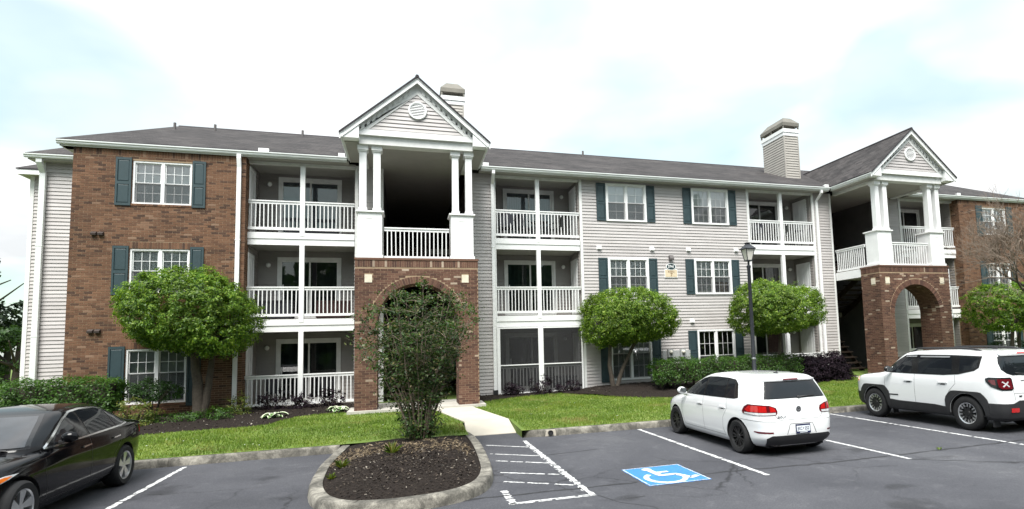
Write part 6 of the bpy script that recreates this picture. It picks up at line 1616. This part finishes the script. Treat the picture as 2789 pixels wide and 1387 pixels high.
def standard_tree(label, base, c, r, stems, n_clump, n_leaf, leaf, mat='leaf_tree', group=None, flat=-.95):
    t = empty('clipped_tree', base); tag(t, label, 'tree', group)
    B = Vector(base)
    st = [([Vector(a)-B for a in p], rr) for p, rr in stems]
    # limbs fan out inside the crown
    cc = Vector(c)-B
    for p, rr in list(st):
        top = p[-1]
        for k in range(7):
            a = random.uniform(0, 2*math.pi); e = top+Vector((math.cos(a)*r[0]*.6, math.sin(a)*r[1]*.6, r[2]*random.uniform(.2, 1.0))); st.append(([top, top.lerp(e, .5)+Vector((0, 0, .12)), e], [rr[-1]*.7, rr[-1]*.4, .008]))
    trunk_mesh(st, t)
    P, N_ = clump_cloud(cc, r, n_clump, n_leaf, flat=flat)
    # unclipped shoots standing out of the top and sides
    k = 170; d = rand_dirs(k); d[:, 2] = np.abs(d[:, 2])*.9+.1*RNG.random(k); d /= np.linalg.norm(d, axis=1, keepdims=True); s = RNG.uniform(.90, 1.14, k); q = np.array(cc)+d*s[:, None]*np.array(r)
    i = np.repeat(np.arange(k), 11); u = RNG.uniform(-.06, .10, len(i))[:, None]*(d[i]*.6+np.array([0, 0, .8])); P = np.concatenate([P, q[i]+u+RNG.normal(0, .028, (len(i), 3))]); N_ = np.concatenate([N_, d[i]+np.array([0, 0, .3])])
    leaf_obj('crown', P, N_, leaf, mat, t, .48)
    return t
G4 = 'clipped round-headed trees in front of the building'
z1 = zbed(-.9, -1.2); z2 = zbed(11.9, -1.1)
standard_tree('clipped round tree with twin trunks in front of the left brick wall', (-.88, -1.15, z1), (-1.05, -1.2, 2.80), (1.52, 1.4, 1.18),
    [([(-.88, -1.15, z1-.1), (-.93, -1.15, .9), (-1.02, -1.2, 1.75)], [.16, .13, .10]), ([(-.78, -1.15, z1-.1), (-.66, -1.1, .8), (-.58, -1.15, 1.75)], [.12, .095, .07])], 1500, 46, .072, 'leaf_tree', G4, -.88)
standard_tree('clipped dome tree with a leaning stem before the siding, nearest the screened porch', (11.85, -1.05, z2), (12.35, -1.2, 2.46), (1.50, 1.35, .96),
    [([(11.80, -1.05, z2-.1), (11.68, -1.1, .9), (11.70, -1.15, 1.7)], [.09, .075, .06]), ([(11.92, -1.05, z2-.1), (12.15, -1.1, .75), (12.62, -1.2, 1.65)], [.085, .07, .055])], 1350, 46, .068, 'leaf_tree_pale', G4, -.84)
standard_tree('clipped dome tree directly behind the street lamp', (18.0, -2.0, .05), (17.97, -2.0, 2.72), (1.46, 1.3, .98),
    [([(18.0, -2.0, 0), (18.05, -2, .9), (18.2, -2.0, 1.9)], [.08, .07, .05])], 1350, 46, .068, 'leaf_tree_pale', G4, -.84)
standard_tree('loose green tree in front of the right brick wing, beyond the SUV', (29.35, -2.5, 0), (29.55, -2.5, 2.6), (1.62, 1.5, 1.0),
    [([(29.3, -2.5, -.1), (29.25, -2.5, .9), (29.4, -2.5, 1.9)], [.10, .08, .06]), ([(29.45, -2.5, -.1), (29.65, -2.5, .9), (29.85, -2.5, 1.9)], [.07, .06, .05])], 620, 36, .09, 'leaf_tree', G4, -.85)

def hedge(label, x0, x1, y0, y1, z0, z1, mat, n=9000, leaf=.065, wob=.06, stems=True, cat='hedge', roundness=.0, group=None):
    t = empty('hedge', ((x0+x1)/2, (y0+y1)/2, z0)); tag(t, label, cat, group); L_, W_, H_ = x1-x0, y1-y0, z1-z0
    # points on the five open faces of a soft box, plus some inside
    areas = np.array([L_*W_, L_*H_, L_*H_, W_*H_, W_*H_]); f = RNG.choice(5, n, p=areas/areas.sum()); u = RNG.random(n); v = RNG.random(n)
    P = np.zeros((n, 3)); N_ = np.zeros((n, 3))
    lo = .22
    for k, (nx, ny, nz) in enumerate(((0, 0, 1), (0, -1, 0), (0, 1, 0), (-1, 0, 0), (1, 0, 0))):
        m = f == k; a, b = u[m]-.5, v[m]-.5
        if k == 0: P[m] = np.stack([a*L_, b*W_, np.full(m.sum(), H_)], 1)
        elif k in (1, 2): P[m] = np.stack([a*L_, np.full(m.sum(), ny*W_/2), (lo+(1-lo)*v[m])*H_], 1)
        else: P[m] = np.stack([np.full(m.sum(), nx*L_/2), b*W_, (lo+(1-lo)*v[m])*H_], 1)
        N_[m] = (nx, ny, nz)
    bul = wob*(np.sin(P[:, 0]*4.1+1)*np.cos(P[:, 1]*5+P[:, 2]*4)+.6*np.sin(P[:, 0]*9+P[:, 2]*7))
    P += N_*bul[:, None]
    # round the edges
    e = .16
    ez = np.clip((np.abs(P[:, 1])-(W_/2-e))/e, 0, 1); P[:, 2] -= ez**2*.12*(P[:, 2] > H_*.6); ex = np.clip((np.abs(P[:, 0])-(L_/2-e))/e, 0, 1); P[:, 2] -= ex**2*.12*(P[:, 2] > H_*.6)
    low = np.clip((.5-P[:, 2]/H_)/.5, 0, 1); P[:, 1] *= 1-.22*low; P[:, 0] *= 1-(.25/max(L_, 1))*low
    P += RNG.normal(0, .035, P.shape)-N_*(RNG.random(n)**2*.14)[:, None]
    leaf_obj('foliage', P, N_+np.array([0, 0, .35]), leaf, mat, t, .55)
    m = MB()
    for i in range(int(L_/.16)):
        x = random.uniform(-L_/2+.1, L_/2-.1); y = random.uniform(-W_*.25, W_*.3)
        for k in range(3): a = random.uniform(0, 6.28); m.tube([(x, y, -.05), (x+.08*math.cos(a), y+.08*math.sin(a), H_*.45), (x+.2*math.cos(a), y+.2*math.sin(a), H_*.85)], [.014, .010, .004], 5)
    m.obj('stems', 'bark_dark', t)
    c = MB(); c.box(-L_/2+.16, L_/2-.16, -W_/2+.2, W_/2-.2, H_*.28, H_-.16); c.obj('dark_core', 'bark_dark', t)  # solid dark box set inside so the hedge is not see-through
    return t
hedge('long clipped green hedge before the left brick wall, behind the black saloon', -5.02, -2.55, -2.25, -1.30, -.05, 1.17, 'leaf_hedge', 11000)
hedge('clipped green hedge at the far left edge beside a gap', -8.2, -5.22, -2.2, -1.2, -.05, 1.30, 'leaf_hedge', 7000)
hedge('long clipped green hedge behind the white hatchback', 12.95, 18.75, -2.45, -1.55, .05, 1.03, 'leaf_hedge', 17000)
def bush(label, base, r, mat, n, leaf, cat='shrub', trunk=0.0, flat=-.6, group=None, name='shrub', ratio=.5, nl=22, cl=.11):
    t = empty(name, base); tag(t, label, cat, group); c = (0, 0, trunk+r[2]*(.75 if trunk else .55))
    P, N_ = clump_cloud(c, r, n, nl, .6, cl, flat); leaf_obj('foliage', P, N_, leaf, mat, t, ratio)
    m = MB()
    for k in range(9):
        a = random.uniform(0, 6.28); m.tube([(.04*math.cos(a), .04*math.sin(a), -.05), (r[0]*.3*math.cos(a), r[1]*.3*math.sin(a), trunk*.8+r[2]*.3), (r[0]*.7*math.cos(a), r[1]*.7*math.sin(a), trunk+r[2]*.9)], [.022, .014, .004], 5)
    m.obj('stems', 'bark_dark', t); return t
bush('small clipped dark green shrub on bare stems under the left ground-floor window', (-2.0, -1.15, -.03), (.62, .5, .33), 'leaf_hedge_dark', 150, .06, trunk=.52, flat=-.8)
bush('yellow-green shrub behind the black saloon by the left brick wall', (-2.02, -2.1, -.06), (.45, .40, .42), 'leaf_yellow', 90, .05)
bush('low spreading green ground cover between the yellow shrub and twin-trunk tree', (-1.0, -2.0, -.06), (.78, .35, .15), 'leaf_hedge', 90, .05)
bush('orange-tipped shrub at the foot of the left downspout', (.12, -1.25, -.04), (.34, .30, .36), 'leaf_yellow', 60, .05)
bush('low dark green shrub left of the variegated hosta', (-.12, -1.95, -.06), (.36, .28, .20), 'leaf_hedge', 60, .05)
GP = 'small purple-leaved shrubs along the ground-floor patios'
for i, (x, y, w, h, l) in enumerate(((.86, -.55, .36, .36, 'dark purple shrub before the open ground-floor patio, left of three'), (1.75, -.60, .40, .30, 'dark purple shrub before the open ground-floor patio, middle of three'), (2.55, -.62, .38, .36, 'dark purple shrub before the open ground-floor patio, beside the brick tower'),
                           (8.38, -.42, .34, .26, 'dark purple shrub before the screened porch, left of three'), (9.33, -.42, .40, .38, 'dark purple shrub at the middle post of the screened porch'), (10.38, -.42, .42, .26, 'dark purple shrub before the screened porch, right of three'))):
    bush(l, (x, y, zbed(x, y)-.02), (w, .28, h), 'leaf_purple', 55, .065, group=GP)
bush('tall dark purple shrub beside the clipped green hedge, left of a pair', (19.45, -1.85, .05), (.74, .55, .62), 'leaf_purple', 620, .075, group='pair of tall purple shrubs beside the second tower', flat=-.75, cl=.13)
bush('tall dark purple shrub nearest the second brick tower, right of a pair', (20.62, -1.75, .05), (.72, .55, .60), 'leaf_purple', 600, .075, group='pair of tall purple shrubs beside the second tower', flat=-.75, cl=.13)
bush('dark evergreen shrub low at the right edge by the brick wing', (30.6, -1.4, 0), (.9, .7, .9), 'leaf_hedge_dark', 160, .08)

def hosta(label, x, y, r, n=34):
    t = empty('hosta_plant', (x, y, zbed(x, y))); tag(t, label, 'plant', 'variegated hostas in the left bed')
    V = []; F = []; UV = []
    for i in range(n):
        a = random.uniform(0, 6.283); L_ = r*random.uniform(.55, 1.1); w = L_*.33; up = random.uniform(.25, .9); m = 6; o = len(V); dx, dy = math.cos(a), math.sin(a); px, py = -dy, dx
        for k in range(m+1):
            s = k/m; q = L_*s; z = L_*(up*s-(.55+.4*up)*s*s*.9)+.05; ww = w*math.sin(math.pi*min(1, s*.92+.06))**.8
            for j, e in enumerate((-1, -.45, .45, 1)): V.append((dx*q+px*ww*e, dy*q+py*ww*e, z+abs(e)*.02)); UV.append((abs(e), s))
        for k in range(m):
            for j in range(3): b = o+k*4+j; F.append((b, b+1, b+5, b+4))
    me = bpy.data.meshes.new('leaves'); me.from_pydata(V, [], F); l = me.uv_layers.new(name='UVMap'); idx = [vi for p in me.polygons for vi in p.vertices]
    l.data.foreach_set('uv', [c for vi in idx for c in UV[vi]]); me.polygons.foreach_set('use_smooth', [True]*len(me.polygons)); me.materials.append(M['hosta']); me.update(); link('leaves', me, t)
hosta('white-edged hosta nearest the lawn in the left bed', 1.30, -2.32, .34)
hosta('white-edged hosta beside the first brick tower', 2.86, -1.72, .34)

# ---- crape myrtle on the island: many stems, loose sprays, dense suckers at the foot
def myrtle():
    bz = G0+.24; t = empty('crape_myrtle', (5.07, -7.55, bz)); tag(t, 'loose multi-stemmed crape myrtle growing on the mulched kerb island', 'tree')
    m = MB(); P = []; N_ = []
    def spray(p, d, l, nl):
        q = p+d*l
        m.tube([p, p.lerp(q, .5)+Vector((0, 0, .03)), q], [.006, .004, .002], 4)
        for k in range(nl):
            s = random.uniform(.15, 1.05); w = p.lerp(q, s)+Vector((random.gauss(0, .045), random.gauss(0, .045), random.gauss(0, .04))); P.append(w); N_.append(Vector((d.x*.3, d.y*.3, .8)))
    for i in range(24):
        a = 2*math.pi*i/24+random.uniform(-.2, .2); R_ = .15+1.15*random.random()**.6; H_ = random.uniform(2.5, 3.25)-1.0*max(0, R_-.55)
        e = Vector((math.cos(a)*R_, math.sin(a)*R_*.85, H_)); b = Vector((math.cos(a)*.10, math.sin(a)*.10, -.05)); mid = Vector((e.x*.42, e.y*.42, H_*.45))
        pts = []
        for s in np.linspace(0, 1, 11): pts.append(b*(1-s)**2+mid*2*s*(1-s)+e*s*s+Vector((random.gauss(0, .012), random.gauss(0, .012), 0)))
        m.tube(pts, list(np.linspace(.022, .005, 11)), 6)
        for k in range(3, 11):
            if pts[k].z < .6+.7*random.random(): continue
            for _ in range(6):
                aa = random.uniform(0, 6.28); d = Vector((math.cos(aa), math.sin(aa), random.uniform(.1, .9))).normalized(); spray(pts[k], d, random.uniform(.16, .46), random.randint(11, 19))
        spray(e, Vector((e.x*.2, e.y*.2, 1)).normalized(), random.uniform(.15, .35), 12)
    # a few long wands
    for (x, y, z) in ((-.75, -.2, 2.95), (-.5, .1, 3.2), (.95, .1, 2.75), (.4, -.2, 3.1)):
        e = Vector((x, y, z)); m.tube([Vector((x*.5, y*.5, 1.6)), e], [.008, .003], 5)
        for k in range(14): w = Vector((x*.5, y*.5, 1.6)).lerp(e, random.uniform(.4, 1)); P.append(w+Vector((random.gauss(0, .04),)*3)); N_.append(Vector((0, 0, 1)))
    # suckers
    for i in range(110):
        a = random.uniform(0, 6.28); rr = random.uniform(.02, .40); h = random.uniform(.25, 1.15)*(1-.4*rr); b = Vector((math.cos(a)*rr*.5, math.sin(a)*rr*.5, 0)); e = Vector((math.cos(a)*rr*1.3, math.sin(a)*rr*1.1, h)); m.tube([b, e], [.007, .003], 4)
        for k in range(34): w = b.lerp(e, random.uniform(.1, 1.05)); P.append(w+Vector((random.gauss(0, .05), random.gauss(0, .05), random.gauss(0, .03)))); N_.append(Vector((math.cos(a)*.4, math.sin(a)*.4, .7)))
    m.obj('stems', 'twig', t)
    leaf_obj('crown', np.array([tuple(p) for p in P]), np.array([tuple(p) for p in N_]), .066, 'leaf_myrtle', t, .52)
myrtle()

# ---- bare tree at the right edge
def bare_tree():
    base = Vector((27.1, -5.3, -.2)); t = empty('bare_tree', base); tag(t, 'leafless tree with a haze of fine tan twigs before the right brick wing', 'tree')
    big = MB(); fine = MB()
    def grow(p, d, l, r, lev):
        pts = [p]; q = p; dd = d.copy(); n = 4
        for i in range(n):
            dd = (dd+Vector((random.gauss(0, .17), random.gauss(0, .17), random.gauss(.02, .13)))).normalized(); q = q+dd*l/n; pts.append(q)
        (big if lev < 2 else fine).tube(pts, list(np.linspace(r, r*.6, n+1)), 7 if lev < 2 else 3, cap=lev < 2)
        if lev >= 5: return
        k = (4, 5, 5, 5, 4)[lev]
        for i in range(k):
            s = pts[random.randint(2, n)]; a = Vector((random.gauss(0, 1), random.gauss(0, 1), random.gauss(.25, .8))).normalized(); nd = (dd*.8+a*.75+(Vector((-.12, 0, .12)) if lev < 2 else Vector((0, 0, .05)))).normalized()
            grow(s, nd, l*random.uniform(.55, .74), max(r*.5, .0048), lev+1)
    big.tube([(0, 0, 0), (-.05, 0, 1.6), (-.15, .05, 3.0)], [.20, .16, .13], 9)
    for d, l in (((-1.0, .1, .55), 2.1), ((-.75, -.2, .95), 2.2), ((-.35, .2, 1.2), 2.3), ((.4, .1, 1.1), 2.0), ((-.5, .3, .8), 1.9)): grow(Vector((-.1, .03, 3.0+random.uniform(-.2, .4))), Vector(d).normalized(), l*.92, .05, 1)
    big.obj('trunk', 'bark', t, True); fine.obj('twigs', 'twig', t)
bare_tree()

# ---- trees behind
def far_tree(label, base, h, r, mat, n, leaf, name='background_tree', trunk_r=.3, gaps=True, group='trees beyond the building'):
    t = empty(name, base); tag(t, label, 'tree', group); P_, N2 = [], []
    k = 14 if gaps else 6
    for i in range(k):
        a = random.uniform(0, 6.28); q = random.uniform(.15, .75); c = (math.cos(a)*r*q, math.sin(a)*r*q, h*random.uniform(.38, .92)); s = r*random.uniform(.28, .46)
        p, nn = clump_cloud(c, (s, s, s*.62), max(8, n//k), 22, .5, s*.26, -.6); P_.append(p); N2.append(nn)
    leaf_obj('crown', np.concatenate(P_), np.concatenate(N2), leaf, mat, t, .5)
    trunk_mesh([([(0, 0, -.2), (.1, 0, h*.4), (0, .1, h*.85)], [trunk_r, trunk_r*.7, .05])]+[([(0.1, 0, h*random.uniform(.3, .6)), (math.cos(a)*r*.7, math.sin(a)*r*.7, h*random.uniform(.6, .9))], [trunk_r*.35, .03]) for a in np.linspace(0, 6, 7)], t, 'bark_dark')
far_tree('tall dark pine with ragged crown beyond the left end of the building', (-21.5, 24, -.2), 9.3, 5.0, 'leaf_pine', 520, .30)
far_tree('second dark pine behind the left hedge at the frame edge', (-24.0, 22, -.2), 8.2, 4.2, 'leaf_pine', 420, .30)
far_tree('rounded green tree low behind the left hedge', (-20.3, 27, -.2), 4.6, 3.2, 'leaf_far', 420, .22, gaps=False)
far_tree('paler green tree low behind the left hedge, farther left', (-25.5, 30, -.2), 5.2, 3.6, 'leaf_far', 380, .22, gaps=False)
far_tree('low green tree behind the left hedge, close to the siding corner', (-16.6, 21, -.2), 3.6, 2.6, 'leaf_far', 320, .18, gaps=False)
far_tree('dark evergreen rising behind the right end of the roof', (70.5, 25, -.2), 15.2, 5.5, 'leaf_pine', 420, .45, gaps=False)

# ---- small litter and weeds
def litter():
    V = []; F = []
    for _ in range(120):
        x, y = random.uniform(-2, 22), random.uniform(-6.7, -1.5)
        if 5.5 < x < 7.5: continue
        z = ZT(x, y)+.05; s = random.uniform(.012, .03); a = random.uniform(0, 3); o = len(V)
        V += [(x-s*math.cos(a), y-s*math.sin(a), z), (x+s*math.sin(a)*.6, y-s*math.cos(a)*.6, z+.004), (x+s*math.cos(a), y+s*math.sin(a), z), (x-s*math.sin(a)*.6, y+s*math.cos(a)*.6, z+.004)]; F.append((o, o+1, o+2, o+3))
    o = link('fallen_petals', np_mesh('fallen_petals', np.array(V), np.array(F), 'paper')); o['kind'] = 'stuff'; o['label'] = 'scattered pale petals lying on the lawn'; o['category'] = 'petals'
    def weed(x, y, z, r, n, lab, mat):
        t = empty('weed', (x, y, z)); tag(t, lab, 'weed', 'weeds on the kerb island'); a = RNG.uniform(0, 6.28, n); l = RNG.uniform(.3, 1, n)*r; up = RNG.uniform(.3, 1.0, n)*r; w = .010
        p = np.stack([np.cos(a)*.02, np.sin(a)*.02, 0*a], 1); q = np.stack([np.cos(a)*l, np.sin(a)*l, up], 1); s = np.stack([-np.sin(a)*w, np.cos(a)*w, 0*a], 1); mid = (p+q)/2+np.stack([0*a, 0*a, up*.25], 1)
        V = np.stack([p-s*.5, p+s*.5, mid+s, q, mid-s], 1).reshape(-1, 3); k = np.arange(n)*5; F = np.stack([k, k+1, k+2, k+3, k+4], 1); link('blades', np_mesh('blades', V, F, mat), t)
    weed(4.55, -9.15, G0+.28, .22, 40, 'leafy green weed in the middle of the mulched island', 'leaf_yellow'); weed(3.75, -9.6, G0+.18, .16, 60, 'tuft of grass at the left rim of the island', 'leaf_yellow'); weed(3.66, -10.3, G0+.16, .10, 40, 'small tuft of grass on the left island rim, nearer the camera', 'leaf_yellow')
    weed(14.2, -11.9, G0, .06, 16, 'dry weed growing from the sealed crack behind the hatchback', 'grass')
litter()

# ---- wooded belt across the lot, behind the camera (it shows in the windows and closes off the low sky)
def woods():
    n = 34000; x = RNG.uniform(-95, 115, n); h = 14.5+3.0*np.sin(x*.21)+2.2*np.sin(x*.53+1)+1.5*np.sin(x*1.1); z = RNG.random(n)**.8*h; y = -41+RNG.normal(0, 2.6, n)+2*np.sin(x*.3)
    P = np.stack([x, y, z+G0], 1); N_ = np.tile(np.array([0, 1.0, .4]), (n, 1)); V, F = leaf_quads(P, N_, 1.5, .7, .9)
    o = link('woodland', np_mesh('woodland', V, F, 'leaf_far')); o['kind'] = 'stuff'; o['label'] = 'belt of trees across the lot reflected in the windows'; o['category'] = 'woodland'
woods()
# ================================================================ STREET LAMP AND BALCONY FURNITURE
def street_lamp():
    x, y = 14.66, -5.45; z0 = ZT(x, y); t = empty('street_lamp', (x, y, z0)); tag(t, 'black lamp post with a four-sided lantern beside the lawn', 'street lamp')
    m = MB(); m.lathe([(.13, -.05), (.13, .12), (.10, .16), (.085, .50), (.10, .54), (.10, .58), (.062, .64), (.056, 2.2), (.050, 4.02), (.065, 4.05), (.065, 4.10), (.03, 4.13), (.03, 4.24)], (0, 0, 0), 20); m.obj('post', 'lamp_black', t, True, 40)
    b = MB(); b.lathe([(.064, 1.30), (.068, 1.31), (.068, 1.34), (.064, 1.35)], (0, 0, 0), 16); b.obj('post_band', 'rim_silver', t, True)
    zb, zt2 = 4.27, 4.60; wb, wt = .078, .14
    c = MB(); c.box(-.10, .10, -.10, .10, zb-.03, zb); c.obj('lantern_base', 'lamp_black', t)
    cor = [(-1, -1), (1, -1), (1, 1), (-1, 1)]
    for i in range(4):
        a, b2 = cor[i], cor[(i+1) % 4]; q = MB(); q.tube([(a[0]*wb, a[1]*wb, zb), (a[0]*wt, a[1]*wt, zt2)], .013, 6); q.obj('lantern_bar', 'lamp_black', t)
        g = MB(); e = .985; g.add([(a[0]*wb*e, a[1]*wb*e, zb+.005), (b2[0]*wb*e, b2[1]*wb*e, zb+.005), (b2[0]*wt*e, b2[1]*wt*e, zt2-.005), (a[0]*wt*e, a[1]*wt*e, zt2-.005)], [(0, 1, 2, 3)]); g.obj('lantern_pane', 'frosted', t)
    r = MB(); w = .178; s = .062; zr = zt2
    r.add([(-w, -w, zr), (w, -w, zr), (w, w, zr), (-w, w, zr), (-w, -w, zr+.02), (w, -w, zr+.02), (w, w, zr+.02), (-w, w, zr+.02), (-s, -s, zr+.15), (s, -s, zr+.15), (s, s, zr+.15), (-s, s, zr+.15)], [(3, 2, 1, 0), (0, 1, 5, 4), (1, 2, 6, 5), (2, 3, 7, 6), (3, 0, 4, 7), (4, 5, 9, 8), (5, 6, 10, 9), (6, 7, 11, 10), (7, 4, 8, 11), (8, 9, 10, 11)])
    r.box(-.055, .055, -.055, .055, zr+.15, zr+.185); r.box(-.075, .075, -.075, .075, zr+.185, zr+.205); r.obj('lantern_roof', 'lamp_black', t)
street_lamp()
def patio_chair(x, y, z, rz, label, mat='fabric_dark', s=1.0, group='patio chairs on the balconies'):
    t = empty('patio_chair', (x, y, z), rz); tag(t, label, 'chair', group); t.scale = (s, s, s)
    q = MB(); q.box(-.26, .26, -.25, .25, .39, .44); q.obj('seat', mat, t)
    q = MB(); n = 9
    for i in range(n):
        a = -.26+.52*i/(n-1); k = .10*(1-(a/.26)**2)
        q.v += [(a, .25+.04, .46), (a, .25+.04+.03, .46), (a, .33, .82+k), (a, .36, .82+k)]
        if i:
            o = (i-1)*4; q.f += [(o, o+4, o+6, o+2), (o+1, o+3, o+7, o+5), (o+2, o+6, o+7, o+3)]
    q.obj('backrest', mat, t)
    for sx in (-1, 1):
        for sy in (-1, 1): l = MB(); l.tube([(sx*.25, sy*.23, .0), (sx*.26, sy*.24, .42)], .018, 6); l.obj('leg', 'black_metal', t)
        a = MB(); a.tube([(sx*.28, -.24, .42), (sx*.29, -.22, .64), (sx*.29, .30, .66)], .018, 6); a.obj('armrest', 'black_metal', t)
def patio_table(x, y, z, r, label, mat='fabric_dark'):
    t = empty('patio_table', (x, y, z)); tag(t, label, 'table', 'patio tables on the balconies')
    q = MB(); q.lathe([(.001, .68), (r, .68), (r, .71), (.001, .71)], (0, 0, 0), 24); q.obj('table_top', mat, t)
    for i in range(4): a = i*math.pi/2+.7; l = MB(); l.tube([(math.cos(a)*r*.8, math.sin(a)*r*.8, 0), (math.cos(a)*r*.6, math.sin(a)*r*.6, .68)], .017, 6); l.obj('leg', 'black_metal', t)
def bench(x0, x1, y, z, label, mat, h=.45, d=.45):
    t = empty('storage_bench', ((x0+x1)/2, y, z)); tag(t, label, 'bench'); L_ = (x1-x0)/2
    q = MB(); q.box(-L_, L_, -d/2, d/2, .04, h-.05); q.obj('chest', mat, t)
    q = MB(); q.box(-L_-.02, L_+.02, -d/2-.02, d/2+.02, h-.048, h); q.obj('lid', mat, t)
    for sx in (-1, 1): q = MB(); q.box(sx*L_*.9-.03, sx*L_*.9+.03, -d/2+.02, d/2-.02, 0, .04); q.obj('foot', 'black_metal', t)
# top floor, middle bay
patio_chair(8.35, .34, 5.57, 2.9, 'dark chair at the left end of the middle top-floor balcony'); patio_chair(9.0, .36, 5.57, 2.2, 'dark round-backed chair left of the post on the middle top-floor balcony'); patio_chair(10.35, .36, 5.57, -2.6, 'dark chair right of the post on the middle top-floor balcony', 'gloss_black')
patio_table(9.62, .45, 5.57, .33, 'dark round table behind the post of the middle top-floor balcony')
# first bay
bench(.95, 2.55, .95, 5.57, 'long dark low bench on the first top-floor balcony', 'fabric_dark', .30)
bench(.25, 1.25, .55, 2.77, 'dark storage chest left of the post on the first middle-floor balcony', 'fabric_dark', .62); bench(1.95, 3.0, .6, 2.77, 'dark red storage chest right of the post on the first middle-floor balcony', 'cushion_red', .60)
patio_chair(.85, .6, 0, 2.7, 'dark chair on the open ground-floor patio', 'fabric_dark')
patio_chair(18.9, .36, 5.57, 2.9, 'dark chair left of the post on the third top-floor balcony'); patio_chair(20.35, .36, 5.57, -2.8, 'dark chair right of the post on the third top-floor balcony', 'gloss_black'); patio_table(21.0, .4, 5.57, .30, 'dark table at the right end of the third top-floor balcony')
bench(10.0, 10.9, .7, 0, 'low dark chest inside the screened porch', 'fabric_dark', .5)
